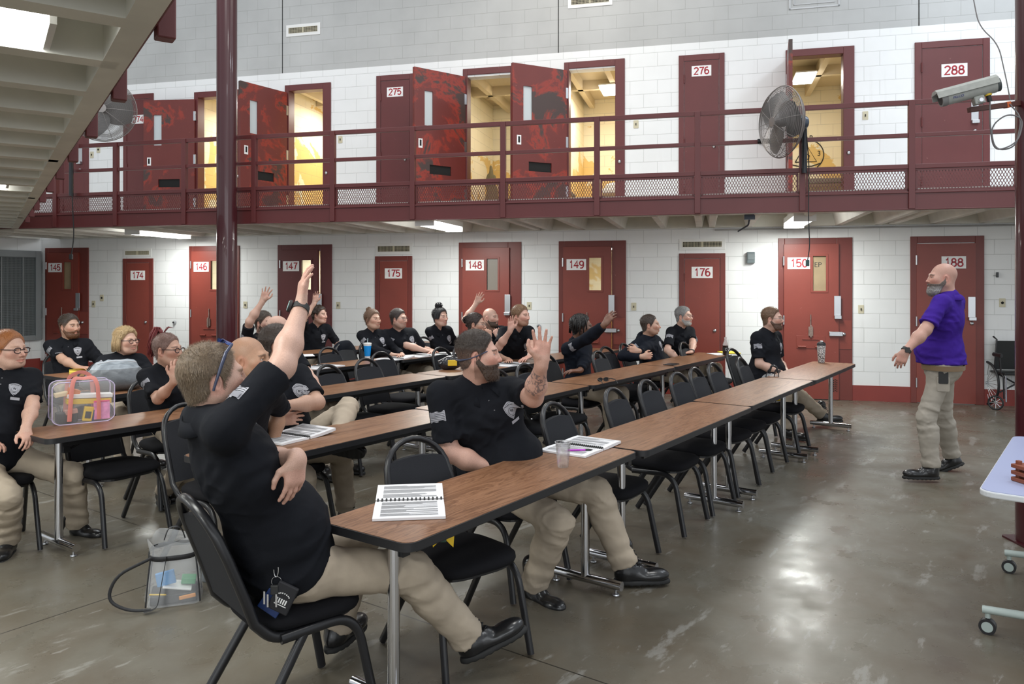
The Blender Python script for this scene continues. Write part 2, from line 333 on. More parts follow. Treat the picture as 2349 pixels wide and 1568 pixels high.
while k < a1 - .1: mb.box(k, k + .007, .03, .036, wz0 + .09, wz1 - .12); k += .022
k = wz0 + .09
while k < wz1 - .12: mb.box(a0 + .1, a1 - .1, .036, .041, k, k + .007); k += .03
mb.obj('wire_screen', M_SCR, win); MB().box(a0 + .1, a1 - .1, .003, .01, wz0 + .09, wz1 - .12).obj('window_pane', mat('dark_window', (.10, .115, .12), .4), win)
mb = MB()
for k in (a0 + .30, a0 + .66, a0 + 1.05): mb.box(k, k + .02, .02, .05, wz0 + .09, wz1 - .12)
mb.obj('mullion', M_SCRF, win)
# red base band of the back wall between the doors
lowdoors = [(105, 204), (283, 352), (435, 550), (638, 762), (861, 946), (1053, 1196), (1282, 1436), (1558, 1664), (1785, 1955), (2088, 2257)]
edges = [CORNER] + [wu(x) for p in lowdoors for x in p] + [9.0]; mb = MB()
for i in range(0, len(edges), 2): mb.box(edges[i], edges[i + 1], -.012, .0, 0, .215)
tag(mb.obj('baseboard_back', M_BRED, mat=WM), 'dark red painted band along the foot of the back wall', 'baseboard', kind='structure')
# control joints of the wall
mb = MB()
for px, h0, h1 in ((648, 5.18, 8.2), (1281, 5.18, 8.2), (2108, 5.18, 8.2)): u = wu(px); mb.box(u - .006, u + .006, -.003, 0, h0, h1)
tag(mb.obj('trim_1', M_DARK, mat=WM), 'thin dark vertical control joints in the upper wall', 'wall joint', kind='structure')
# balcony slab with cast ribs
u0, u1 = wu(-30, ED), 9.0; rib = MB().box(u0 - 1, u1, EOFF + .02, 0, 2.62, UF)
rib.box(u0 - 1, u1, EOFF + .02, EOFF + .14, 2.45, 2.62); rib.box(u0 - 1, u1, -.10, 0, 2.45, 2.62)
k = wu(1163, ED) - .6 * 20; i = 0; RIBS = []
while k < u1:
    for q in ((-.09, .09) if (i % 4) == 0 else (0,)):
        c = k + q; RIBS.append(c)
        rib.add([(c - .04, EOFF + .1, 2.45), (c + .04, EOFF + .1, 2.45), (c + .085, EOFF + .1, 2.63), (c - .085, EOFF + .1, 2.63), (c - .04, -.05, 2.45), (c + .04, -.05, 2.45), (c + .085, -.05, 2.63), (c - .085, -.05, 2.63)],
                [(0, 1, 2, 3), (4, 7, 6, 5), (0, 4, 5, 1), (1, 5, 6, 2), (3, 7, 4, 0)])
    k += .6; i += 1
tag(rib.obj('ceiling', M_CONC, mat=WM), 'ribbed cream concrete underside of the upper walkway', 'ceiling', kind='structure')
# left mezzanine overhead, 45 degrees to the wall
LO = atH(45, 520, 2.45); LP = atH(395, 0, 2.45); LX = (LP - LO).normalized(); LX.z = 0; LX.normalize(); LY = Vector((LX.y, -LX.x, 0))
if LY.x > 0: LY = -LY
LZM = Matrix(((LX.x, LY.x, 0, LO.x), (LX.y, LY.y, 0, LO.y), (0, 0, 1, 0), (0, 0, 0, 1)))
lm = MB().box(-3, 15, .0, 4.2, 2.66, 2.72); lm.box(-.5, 15, 0, .085, 2.45, 2.66)
def ledge(px, py): p = atH(px, py, 2.45) - LO; return p.dot(LX)
c = ledge(172, 268) + .54 * 14
while c > -2:
    lm.add([(c - .05, .03, 2.45), (c + .05, .03, 2.45), (c + .09, .03, 2.67), (c - .09, .03, 2.67), (c - .05, 4.2, 2.45), (c + .05, 4.2, 2.45), (c + .09, 4.2, 2.67), (c - .09, 4.2, 2.67)],
           [(0, 3, 2, 1), (4, 5, 6, 7), (0, 1, 5, 4), (1, 2, 6, 5), (3, 0, 4, 7)]); c -= .54
tag(lm.obj('ceiling', M_CONC, mat=LZM), 'ribbed cream concrete underside of the near left walkway', 'ceiling', kind='structure')
# railing of the near left walkway
lr = empty('left_railing', mat=LZM); tag(lr, 'maroon railing on the near left walkway, seen from below', 'railing', kind='structure')
MB().box(.0, 13.5, -.03, -.005, 2.49, 2.72).obj('fascia', M_MAR, lr, bevel=.004)
k = ledge(355, 95)
while k > .3: MB().box(k - .03, k + .03, -.09, -.03, 2.46, 3.65).obj('post', M_MAR, lr, bevel=.005); k -= 1.05
k = ledge(355, 95) + 1.05
MB().box(k - .03, k + .03, -.09, -.03, 2.46, 3.65).obj('post', M_MAR, lr, bevel=.005)
MB().box(.2, 13, -.085, -.035, 3.6, 3.65).obj('rail', M_MAR, lr, bevel=.005)
# ---------------------------------------------------------------- balcony railing
rl = empty('balcony_railing', mat=WM); tag(rl, 'maroon steel railing with mesh panels along the upper walkway', 'railing', kind='structure')
PX = [130, 268, 425, 585, 765, 948, 1155, 1370, 1600, 1840, 2090, 2340]; PU = [wu(x, ED) for x in PX]; PU = [PU[0] - 1.3] + PU + [PU[-1] + 1.45]
for i, u in enumerate(PU): MB().box(u - .033, u + .033, EOFF - .045, EOFF + .02, 2.46, 3.65).obj('post', M_MAR, rl, bevel=.004)
U0, U1 = PU[0], PU[-1]
for z0, z1, nm in ((3.60, 3.655, 'top_rail'), (3.245, 3.29, 'middle_rail'), (2.90, 2.95, 'lower_rail')): MB().box(U0, U1, EOFF - .03, EOFF + .02, z0, z1).obj(nm, M_MAR, rl, bevel=.004)
mb = MB().box(U0, U1, EOFF - .02, EOFF + .02, 2.45, 2.65); mb.box(U0, U1, EOFF - .035, EOFF - .02, 2.632, 2.65); mb.box(U0, U1, EOFF - .035, EOFF - .02, 2.45, 2.462)
mb.obj('fascia', M_MAR, rl, bevel=.003)
def mesh_panel(a, b):
    mb = MB(); z0, z1 = 2.665, 2.885; y0 = EOFF - .008
    for p in ((a, b, z0 - .015, z0 + .01), (a, b, z1 - .01, z1 + .015), (a, a + .02, z0, z1), (b - .02, b, z0, z1)): mb.box(p[0], p[1], y0 - .01, y0 + .012, p[2], p[3])
    H = z1 - z0; sx = .030; run = H * .52; k = a - run
    t = .0034
    while k < b:
        for s in (1, -1):
            xa, xb = (k, k + run) if s == 1 else (k + run, k); za, zb = z0, z1
            pts = [(xa, za), (xb, zb)]
            # clip to the panel
            def cl(p, q, X): f = (X - p[0]) / (q[0] - p[0]); return (X, p[1] + (q[1] - p[1]) * f)
            p, q = pts
            if p[0] > q[0]: p, q = q, p
            if q[0] <= a or p[0] >= b: continue
            if p[0] < a: p = cl(p, q, a)
            if q[0] > b: q = cl(p, q, b)
            mb.add([(p[0] - t, y0, p[1]), (p[0] + t, y0, p[1]), (q[0] + t, y0, q[1]), (q[0] - t, y0, q[1]), (p[0] - t, y0 + .004, p[1]), (p[0] + t, y0 + .004, p[1]), (q[0] + t, y0 + .004, q[1]), (q[0] - t, y0 + .004, q[1])],
                   [(0, 1, 2, 3), (4, 7, 6, 5), (0, 4, 5, 1), (3, 2, 6, 7), (1, 5, 6, 2), (0, 3, 7, 4)])
        k += sx * 1.04
    return mb
for a, b in zip(PU, PU[1:]): mesh_panel(a + .04, b - .04).obj('mesh_panel', M_MAR, rl)
# ---------------------------------------------------------------- columns
def column(loc, r, h, label):
    c = empty('steel_column', loc); tag(c, label, 'column', kind='structure')
    MB().cyl((0, 0, 0.01), (0, 0, h), r, 40).obj('shaft', M_POLE, c, smooth=40)
    MB().prism(rrect(r * 2.3, r * 2.3, .02), 0, .012).obj('base_plate', M_POLE, c)
pz = 10.22; column(((520.5 - CX) * pz / FPX, pz, 0), .131, 8.2, 'round maroon steel column left of door 147, rising past the upper walkway')
column(((2384 - CX) * 4.85 / FPX, 4.85, 0), .13, 8.2, 'dark maroon column at the right edge carrying the security camera')
# ---------------------------------------------------------------- cells
cell_lamps = []
def re_last(s): return s.split('of the ', 1)[-1]
def cell(n, px0, px1, level, u0=None, u1=None, label='', power=30, h=2.45, lamp=None, depth=3.0):
    a = wu(px0) - .35 if u0 is None else u0; b = wu(px1) + .6 if u1 is None else u1
    M = M_CELL if level > 1 else M_CELL1
    mb = MB(); y0, y1 = .20, depth; z0, z1 = level, level + h
    mb.box(a - .08, a, y0, y1, z0, z1); mb.box(b, b + .08, y0, y1, z0, z1); mb.box(a - .08, b + .08, y1, y1 + .08, z0, z1)
    o = mb.obj('wall_%s' % n, M, mat=WM); tag(o, label, 'wall', kind='structure')
    mb = MB().box(a - .08, b + .08, y0, y1 + .08, z1, z1 + .06); k = a + .3
    while k < b: mb.box(k, k + .09, y0, y1, z1 - .16, z1); k += .6
    mb.box(a, b, (y0 + y1) / 2 - .05, (y0 + y1) / 2 + .05, z1 - .16, z1)
    c = mb.obj('ceiling', mat('cell_ceiling', (.62, .52, .36), .7), mat=WM); tag(c, 'cream ribbed ceiling of the ' + label.split('of the ')[-1], 'ceiling', kind='structure')
    if level > 1: tag(MB().box(a - .08, b + .08, 0, y1, z0 - .06, z0).obj('floor', M_CONC, mat=WM), 'concrete floor of the ' + label.split('of the ')[-1], 'floor', kind='structure')
    lu = (a + b) / 2 if lamp is None else lamp
    t = empty('ceiling_light', mat=WM @ Matrix.Translation((lu, 1.5, z1 - .17))); tag(t, 'white lamp on the ceiling of the ' + re_last(label), 'light')
    MB().prism(rrect(.32, .62, .02), -.02, 0).obj('housing', M_WHITE, t); MB().prism(rrect(.29, .59, .02), -.06, -.02).obj('lens', M_LENS, t)
    l = area('cell_lamp', (0, 0, 0), (0, 0, 0), .28, .56, power, (1, .95, .82)); l.matrix_world = WM @ Matrix.Translation((lu, 1.5, z1 - .24)); l.parent = None
cell('cell_1', 447, 540, UF, label='yellow painted inside wall of the first open upper cell from the left', power=36)
cell('cell_2', 655, 742, UF, label='peeling yellow inside wall of the second open upper cell', power=36)
cell('cell_3', 1063, 1172, UF, label='cream inside wall of the open upper cell next to door 275', power=16, lamp=wu(1172) + .25)
cell('cell_4', 1295, 1412, UF, label='cream inside wall of the fourth open upper cell with the bunk', power=34)
cell('cell_5', 1812, 1935, UF, label='tan inside wall of the open upper cell behind the large fan', power=16, lamp=wu(1858) + .1)
cell('cell_6', 112, 200, 0, label='yellowish inside wall of the lower cell at the far left corner', power=8)
cell('cell_7', 444, 545, 0, label='yellowish inside wall of the lower cell behind the round column', power=26)
cell('cell_8', 648, 758, 0, label='yellowish inside wall of the lower cell behind the dark maroon ajar door', power=26)
cell('cell_9', 1292, 1430, 0, label='yellowish inside wall of the lower cell behind the raised hands right of centre', power=26)
# ---------------------------------------------------------------- doors (wall frame)
dn = [0]
def plate(par, u, h, num, y=-.06, s=1.0, rev=False):
    p = MB().box(u - .15 * s, u + .15 * s, y - .004, y, h - .083 * s, h + .083 * s).obj('number_plate', M_PLATE, par)
    digits(num, .122 * s, M_RNUM, Matrix.Translation((u, y - .0045, h)) @ Matrix.Rotation(PI / 2, 4, 'X'), p)
    return p
def door_root(label, M=None):
    dn[0] += 1; o = empty('door_%d' % dn[0], mat=WM if M is None else M); tag(o, label, 'door', kind='structure'); return o
def frame(par, u0, u1, z0, z1, wl=.075, wr=.075, wt=.09, d=.02, m=None, right_panel=False):
    mb = MB().box(u0, u0 + wl, -d, .17, z0, z1); mb.box(u1 - wr, u1, -d, .17, z0, z1); mb.box(u0 + wl, u1 - wr, -d, .17, z1 - wt, z1)
    return mb.obj('door_frame', m or M_REDF, par, bevel=.005)
def handle(par, u, z, y):
    mb = MB().box(u - .045, u + .045, y - .006, y, z - .16, z + .16); mb.box(u - .045, u + .045, y - .05, y - .006, z - .16, z - .115)
    mb.obj('pull_handle', M_STEEL, par, bevel=.004)
def hinge(par, u, z, y):
    MB().cyl((u, y, z - .065), (u, y, z + .065), .011, 10).obj('hinge', M_STEEL, par, smooth=40)
def knob(par, u, z, y, m=None):
    MB().lathe([(.026, 0), (.026, .008), (.018, .02), (.006, .024)], 14, Matrix.Translation((u, y, z)) @ Matrix.Rotation(PI / 2, 4, 'X')).obj('lock_knob', m or M_STEEL, par, smooth=40)
def big_door(px0, px1, num, label, wmat=None, gap=0.0, lock='bar', M=None, dark=False, plain=False):
    u0, u1 = wu(px0), wu(px1); w = u1 - u0; d = door_root(label)
    fm = M_REDF if not dark else M_MAR; lm_ = M_RED if not dark else M_MAR
    frame(d, u0, u1, 0, 2.285, .085, .21 if not plain else .11, .09, m=fm)
    la, lb = u0 + .075, u1 - (.185 if not plain else .105); yb = -.055
    leaf = MB()
    wx0, wx1 = la + w * .385, la + w * .575; wz0_, wz1_ = 1.53, 2.03
    lb2 = lb - gap
    if plain: leaf.box(la, lb2, yb + .03, .0, 0.01, 2.185)
    else:
        for p in ((la, wx0, .01, 2.195), (wx1, lb2, .01, 2.195), (wx0, wx1, .01, wz0_), (wx0, wx1, wz1_, 2.195)): leaf.box(p[0], p[1], yb, .0, p[2], p[3])
    lf = leaf.obj('door_leaf', lm_, d)
    if not plain:
        mb = MB(); r = .022
        for p in ((wx0 - r, wx0 + .008, wz0_ - r, wz1_ + r), (wx1 - .008, wx1 + r, wz0_ - r, wz1_ + r), (wx0, wx1, wz0_ - r, wz0_ + .006), (wx0, wx1, wz1_ - .006, wz1_ + r)): mb.box(p[0], p[1], yb - .008, yb + .01, p[2], p[3])
        mb.obj('window_frame', lm_, lf, bevel=.003)
        MB().box(wx0, wx1, yb + .025, yb + .033, wz0_, wz1_).obj('window', wmat or M_WINDOW, lf)
        handle(lf, la + w * .72, 1.305, yb)
        mb = MB()                                           # food-slot bolt in the middle of the leaf
        c = la + w * .36
        mb.cyl((c, yb - .012, 1.02), (c, yb - .012, 1.20), .009, 8); mb.box(c - .03, c + .03, yb - .03, yb, .90, 1.03); mb.box(c - .012, c + .012, yb - .045, yb - .03, .88, 1.05)
        mb.obj('slot_bolt', mat('worn_steel', (.30, .22, .19), .5, .6, var=.3, vscale=30), lf, bevel=.002)
        mb = MB().box(c - .19, c + .19, yb - .008, yb, .72, .90); mb.box(c - .11, c + .11, yb - .02, yb - .008, .845, .857); mb.cyl((c - .17, yb - .02, .745), (c - .06, yb - .02, .745), .014, 8); mb.cyl((c + .06, yb - .02, .745), (c + .17, yb - .02, .745), .014, 8)
        mb.obj('food_slot', M_RED if not dark else M_MAR, lf, bevel=.002)
        MB().box(u1 - .185, u1 - .012, -.028, -.02, .72, 1.12).obj('lock_plate', lm_, d)
        knob(d, u1 - .115, .93, -.028)
        if lock == 'bar': MB().box(lb - .13, lb + .05, yb - .035, yb, .90, .965).obj('door_latch', M_STEEL, d, bevel=.008)
    else:
        handle(lf, u1 - .155, 1.30, yb + .03); knob(lf, u1 - .155, 1.10, yb + .03)
    for z in (1.96, 1.12, .28): hinge(d, la - .004, z, yb - .01 if not plain else -.03)
    plate(lf, la + w * (.20 if not plain else .505), 1.925, num, yb if not plain else yb + .03, 1.0)
    return d, lf, la, lb, yb
big_door(105, 204, '145', 'dark red cell door numbered 145 at the far left', M_PAPER, dark=False)
big_door(435, 550, '146', 'red cell door numbered 146 half hidden behind the round column', M_WINDOW)
big_door(638, 762, '147', 'dark maroon cell door numbered 147 standing slightly ajar', M_WINDOW, gap=.05, lock='', dark=True)
big_door(1053, 1196, '148', 'red cell door numbered 148 with a greyish window slot', mat('grey_film', (.23, .20, .17), .35))
big_door(1282, 1436, '149', 'dark red cell door numbered 149 standing slightly ajar', M_WINDOW, gap=.03)
d, lf, la, lb, yb = big_door(1785, 1955, '150', 'bright red cell door numbered 150 with brown paper over its window', M_PAPER)
text('paper_writing', 'EP', .10, M_INK, Matrix.Translation((la + .455, yb + .024, 1.90)) @ Matrix.Rotation(PI / 2, 4, 'X'), lf, ext=.0003)
mb = MB()
for i in range(6):
    for j in range(5): mb.box(lb - .115 + j * .021, lb - .103 + j * .021, yb - .003, yb - .001, .12 + i * .03 + (j % 2) * .01, .138 + i * .03 + (j % 2) * .01)
mb.obj('louver', M_DARK, lf)
big_door(2088, 2257, '188', 'plain red door numbered 188 behind the man in purple', plain=True)
def chase_door(px0, px1, num, level, top, label, ph, up=False):
    u0, u1 = wu(px0), wu(px1); d = door_root(label); m1, m2 = (M_RED, M_REDF) if not up else (M_MAR, M_MAR)
    frame(d, u0, u1, level, top, .075, .075, .09 if up else .075, m=m2)
    lf = MB().box(u0 + .08, u1 - .08, -.012, .05, level + .01, top - (.095 if up else .08)).obj('door_leaf', m1, d, bevel=.003)
    plate(lf, (u0 + u1) / 2 + (.0), ph, num, -.012, 1.0 if not up else .93)
    knob(lf, u1 - .15, level + .95, -.012); 
    for z in (level + .3, level + 1.02, top - .35): MB().cyl((u0 + .08, -.02, z - .06), (u0 + .08, -.02, z + .06), .009, 8).obj('hinge', m2, d, smooth=40)
    return d
chase_door(283, 352, '174', 0, 2.08, 'narrow red service door numbered 174', 1.78)
chase_door(861, 946, '175', 0, 2.08, 'narrow red service door numbered 175', 1.80)
chase_door(1558, 1664, '176', 0, 2.08, 'narrow red service door numbered 176', 1.80)
chase_door(284, 353, '274', UF, 5.0, 'narrow maroon upper door numbered 274 partly behind an open leaf', 4.55, True)
chase_door(864, 950, '275', UF, 5.02, 'narrow maroon upper door numbered 275', 4.74, True)
chase_door(1557, 1662, '276', UF, 5.0, 'narrow maroon upper door numbered 276', 4.755, True)
def up_closed(px0, px1, num, label):
    u0, u1 = wu(px0), wu(px1); d = door_root(label); frame(d, u0, u1, UF, 4.95, .085, .085, .09, m=M_MAR)
    lf = MB().box(u0 + .09, u1 - .09, -.01, .05, UF + .01, 4.855).obj('door_leaf', M_MAR, d, bevel=.003)
    if num: plate(lf, (u0 + u1) / 2 + .03, 4.54, num, -.01, 1.06)
    handle(lf, u1 - .18, 3.96, -.01); knob(lf, u1 - .18, 3.70, -.01)
    for z in (4.60, 3.85, 3.0): MB().cyl((u0 + .085, -.03, z - .065), (u0 + .085, -.03, z + .065), .011, 8).obj('hinge', M_MAR, d, smooth=40)
    return d
up_closed(2098, 2270, '288', 'wide maroon upper door numbered 288 behind the security camera')
up_closed(137, 204, '', 'maroon upper door at the far left end of the walkway')
def open_door(px0, px1, lpx, label, top=5.0):
    u0, u1 = wu(px0), wu(px1); d = door_root(label)
    frame(d, u0 - .005, u1 + .14, UF, top, .075, .145, .10, m=M_MAR)
    # leaf swung out toward the hall on its left hinge; its free edge is measured
    hu = u0 + .03; Lf = .93; best = None
    for k in range(1, 180):
        a = math.radians(k); p = WM @ Vector((hu + Lf * math.cos(a), -.03 - Lf * math.sin(a), 0))
        e = abs(CX + FPX * p.x / p.y - lpx)
        if best is None or e < best[0]: best = (e, a)
    a = best[1]
    lf = empty('door_leaf', mat=None); lf.parent = d; lf.matrix_local = Matrix.Translation((hu, -.03, 0)) @ Matrix.Rotation(-a, 4, 'Z')
    z0, z1 = UF + .02, top - .13; mb = MB()
    w0, w1, h0, h1 = .60, .75, UF + 1.35, UF + 1.88
    s0, s1, t0, t1 = .27, .66, UF + .62, UF + .76
    for p in ((0, s0, z0, z1), (s0, s1, z0, t0), (s1, Lf, z0, h0), (s0, s1, t1, h0), (0 + s0, w0, h0, z1), (w1, Lf, h0, z1), (w0, w1, h1, z1)): mb.box(p[0], p[1], -.025, .025, p[2], p[3])
    pan = mb.obj('leaf_panel', M_MARW, lf)
    MB().box(s0, s1, -.004, .004, t0, t1).obj('food_slot', M_DARK, lf)
    MB().box(w0, w1, -.004, .004, h0, h1).obj('window', mat('frosted_window', (.55, .60, .62), .3), lf)
    MB().box(.79, .86, .025, .031, UF + 1.0, UF + 1.14).obj('latch_plate', M_PLATE, lf); MB().box(.812, .84, .031, .036, UF + 1.03, UF + 1.12).obj('latch_slot', M_DARK, lf)
    MB().box(.79, .86, -.031, -.025, UF + 1.0, UF + 1.14).obj('latch_plate', M_PLATE, lf)
    for z in (UF + .35, UF + 1.1, UF + 1.85): MB().box(-.02, .02, -.03, .03, z - .08, z + .08).obj('hinge', M_STEEL, lf)
    knob(d, u1 + .06, UF + .78, -.02)
    return d
open_door(447, 540, 331, 'upper cell doorway with its worn leaf swung out beside door 274', 4.96)
open_door(655, 742, 549, 'upper cell doorway with yellow cell, just right of the round column', 4.97)
open_door(1063, 1172, 949, 'upper cell doorway with heavily worn leaf beside door 275', 5.03)
open_door(1295, 1412, 1174, 'upper cell doorway with a pale cell and a bunk inside', 5.02)
open_door(1803, 1935, 1812, 'upper cell doorway with its leaf seen edge-on behind the fan', 4.97)
# ---------------------------------------------------------------- fittings on the wall
def wall_vent(px0, py0, px1, py1, label, par=None):
    pc = (px0 + px1) / 2; u0, u1 = wu(px0), wu(px1); z1, z0 = wh(pc, py0), wh(pc, py1)
    t = empty('wall_vent', mat=WM @ Matrix.Translation(((u0 + u1) / 2, 0, (z0 + z1) / 2))); tag(t, label, 'vent', 'vents on the block wall')
    hw, hh = (u1 - u0) / 2, (z1 - z0) / 2
    MB().box(-hw, hw, -.012, 0, -hh, hh).obj('vent_frame', M_WHITE, t, bevel=.004)
    MB().box(-hw * .84, hw * .84, -.0135, -.012, -hh * .45, hh * .45).obj('vent_opening', M_DARK, t)
    mb = MB(); n = 26
    for k in range(n + 1): x = -hw * .84 + k * hw * 1.68 / n; mb.box(x - .002, x + .002, -.018, -.0135, -hh * .45, hh * .45)
    for k in range(5): z = -hh * .45 + k * hh * .9 / 4; mb.box(-hw * .84, hw * .84, -.018, -.0135, z - .002, z + .002)
    mb.box(-.01, .01, -.019, -.0135, -hh * .45, hh * .45); mb.obj('vent_grille', M_CREAM, t)
wall_vent(284, 570, 348, 589, 'white vent above service door 174'); wall_vent(861, 557, 947, 584, 'white vent above service door 175')
wall_vent(1558, 547, 1664, 573, 'white vent above service door 176'); wall_vent(657, 55, 735, 82, 'white vent high on the wall right of the round column')
wall_vent(1303, -14, 1405, 16, 'white vent high on the wall at the top edge, right of centre')
u0, u1 = wu(1810), wu(1926); t = MB(); zt = wh(1868, 18)
for p in ((u0, u0 + .02, zt, zt + .6), (u1 - .02, u1, zt, zt + .6), (u0, u1, zt, zt + .02), (u0 + .06, u0 + .07, zt + .06, zt + .6), (u0 + .06, u1 - .06, zt + .06, zt + .07)): t.box(p[0], p[1], -.010, -.0005, p[2], p[3])
tag(t.obj('access_panel', mat('pale_panel', (.55, .56, .57), .5), mat=WM), 'pale rectangular access panel high on the wall above the fan', 'access panel')
def switch(px, py, label, r=False):
    t = empty('wall_switch', mat=WM @ Matrix.Translation((wu(px), 0, wh(px, py)))); tag(t, label, 'switch', 'ivory switch plates on the block wall')
    MB().prism(rrect(.075, .118, .006), 0, .007, Matrix.Rotation(PI / 2, 4, 'X')).obj('cover_plate', M_CREAM, t, bevel=.002)
    if r: MB().lathe([(.018, 0), (.018, .004), (.01, .01)], 12, Matrix.Translation((0, -.007, 0)) @ Matrix.Rotation(PI / 2, 4, 'X')).obj('key_switch', M_DARK, t)
    else: MB().box(-.005, .005, -.020, -.007, -.016, .016).obj('toggle', M_DARK, t)
for px, py, l, r in ((215, 697, 'lower switch of the pair right of door 145', 0), (234, 683, 'round key switch of the pair right of door 145', 1), (563, 699, 'ivory switch between the column and door 147', 0), (776, 700, 'ivory switch right of door 147', 0),
        (1214, 701, 'ivory switch right of door 148', 0), (1454, 703, 'ivory switch right of door 149', 0), (1975, 709, 'ivory switch right of door 150', 0), (2299, 694, 'ivory key switch above the wheelchair', 1),
        (211, 355, 'left ivory plate of the upper pair left of door 274', 0), (226, 343, 'right ivory plate of the upper pair left of door 274', 1), (781, 320, 'ivory switch on the upper wall left of door 275', 0), (1459, 285, 'ivory switch on the upper wall left of door 276', 0), (1985, 265, 'ivory switch on the upper wall left of door 288', 0)):
    switch(px, py, l, r)
for px, py, l in ((401, 739, 'round door stop on the wall right of door 174'), (1236, 748, 'round door stop on the wall right of door 148'), (1487, 755, 'round door stop on the wall right of door 149'), (1744, 326, 'round door stop on the upper wall beside the fan')):
    t = empty('door_stop', mat=WM @ Matrix.Translation((wu(px), 0, wh(px, py))) @ Matrix.Rotation(PI / 2, 4, 'X')); tag(t, l, 'door stop', 'round steel door stops')
    MB().lathe([(.034, 0), (.034, .01), (.022, .035), (.02, .04)], 16).obj('stop_body', M_STEEL, t, smooth=40); MB().lathe([(.016, .04), (.012, .05)], 12).obj('rubber_tip', M_EDGE, t)
p = WM @ Matrix.Translation((wu(1722), 0, wh(1722, 591))); t = empty('sensor_box', mat=p); tag(t, 'small grey electrical box on the wall between doors 176 and 150', 'electrical box')
MB().box(-.055, .055, -.075, 0, -.08, .08).obj('box_body', mat('grey_box', (.12, .15, .16), .4), t, bevel=.008); MB().box(-.045, .045, -.08, -.075, -.03, .05).obj('box_cover', mat('grey_cover', (.16, .19, .20), .4), t, bevel=.004)
p = WM @ Matrix.Translation((wu(2287), 0, wh(2287, 630))); t = empty('wall_hook', mat=p); tag(t, 'tiny black clip on the wall right of door 188', 'clip')
MB().box(-.012, .012, -.03, 0, -.035, .035).obj('clip_body', M_BLACK, t, bevel=.004); MB().cyl((-.05, -.008, -.012), (-.01, -.008, -.01), .003, 6).obj('clip_pin', M_STEEL, t)
# ---------------------------------------------------------------- fluorescent lamps
def tube_lamp(M, label, power, L=1.22, wd=.26):
    t = empty('fluorescent_light', mat=M); tag(t, label, 'light')
    MB().box(-wd / 2, wd / 2, -L / 2, L / 2, -.03, .04).obj('housing', M_WHITE, t, bevel=.004)
    MB().prism([(-wd / 2 + .01, 0), (-wd / 2 + .035, -.065), (wd / 2 - .035, -.065), (wd / 2 - .01, 0)], -L / 2 + .01, L / 2 - .01, Matrix.Translation((0, 0, -.03)) @ Matrix.Rotation(PI / 2, 4, 'X')).obj('lens', M_LENS, t, bevel=.006)
    MB().box(-wd / 2, wd / 2, -L / 2 - .01, -L / 2 + .01, -.10, .04).obj('end_cap', M_WHITE, t)
    MB().box(-wd / 2, wd / 2, L / 2 - .01, L / 2 + .01, -.10, .04).obj('end_cap', M_WHITE, t)
    l = area('tube_light', (0, 0, 0), (0, 0, 0), wd * .8, L * .92, power, (.97, 1, .95)); l.matrix_world = M @ Matrix.Translation((0, 0, -.115))
def lamp_u(px, py): p = WM.inverted() @ atH(px, py, 2.44); return p.x, p.y
for px, py, l in ((366, 536, 'fluorescent lamp under the walkway left of the round column'), (1010, 517, 'fluorescent lamp under the walkway above door 148'), (1833, 507, 'fluorescent lamp under the walkway above door 150, seen end-on')):
    u, v = lamp_u(px, py); tube_lamp(WM @ Matrix.Translation((u, v, 2.49)), l, 34 if px < 500 else 46)
RZ = Matrix.Rotation(PI, 4, 'Z')
lq = atH(113, 86, 2.465) - LO; tube_lamp(LZM @ Matrix.Translation((lq.dot(LX), lq.dot(LY) + .61, 2.56)), 'large fluorescent lamp on the near left ceiling at the top corner', 30, 1.22, .36)
lq = atH(17, 426, 2.465) - LO; tube_lamp(LZM @ Matrix.Translation((lq.dot(LX), lq.dot(LY) + .61, 2.56)), 'fluorescent lamp on the left ceiling at the frame edge', 26, 1.22, .30)
for k_ in (2.2, 4.4, 7.0): tube_lamp(LZM @ Matrix.Translation((lq.dot(LX) - 3 + k_ * 1.3, 2.6, 2.56)), ('added fluorescent fill lamp out of view under the left walkway, far one', 'added fluorescent fill lamp out of view under the left walkway, middle one', 'added fluorescent fill lamp out of view under the left walkway, near one')[int(k_ > 3) + int(k_ > 5)], 45, 1.22, .30)  # extra unseen lamps, added to brighten the ribbed left underside
# conduit below the walkway at the right, and a small bracket
mb = MB().tube([(wu(1640), -.03, 2.42), (9, -.03, 2.42)], .012, 8); tag(mb.obj('conduit', M_GALV, mat=WM), 'thin grey conduit along the top of the lower wall', 'pipe')
mb = MB(); u = wu(1716, 10.2); mb.box(u - .06, u + .06, EOFF + .25, EOFF + .33, 2.40, 2.46); mb.tube(round_path([(u, EOFF + .29, 2.42), (u - .01, EOFF + .35, 2.34), (u - .12, EOFF + .55, 2.28)], .03), .010, 8)
tag(mb.obj('ceiling_bracket', mat('dark_grey_metal', (.06, .07, .09), .5, .5), mat=WM), 'small dark bracket hanging under the walkway above door 176', 'bracket')
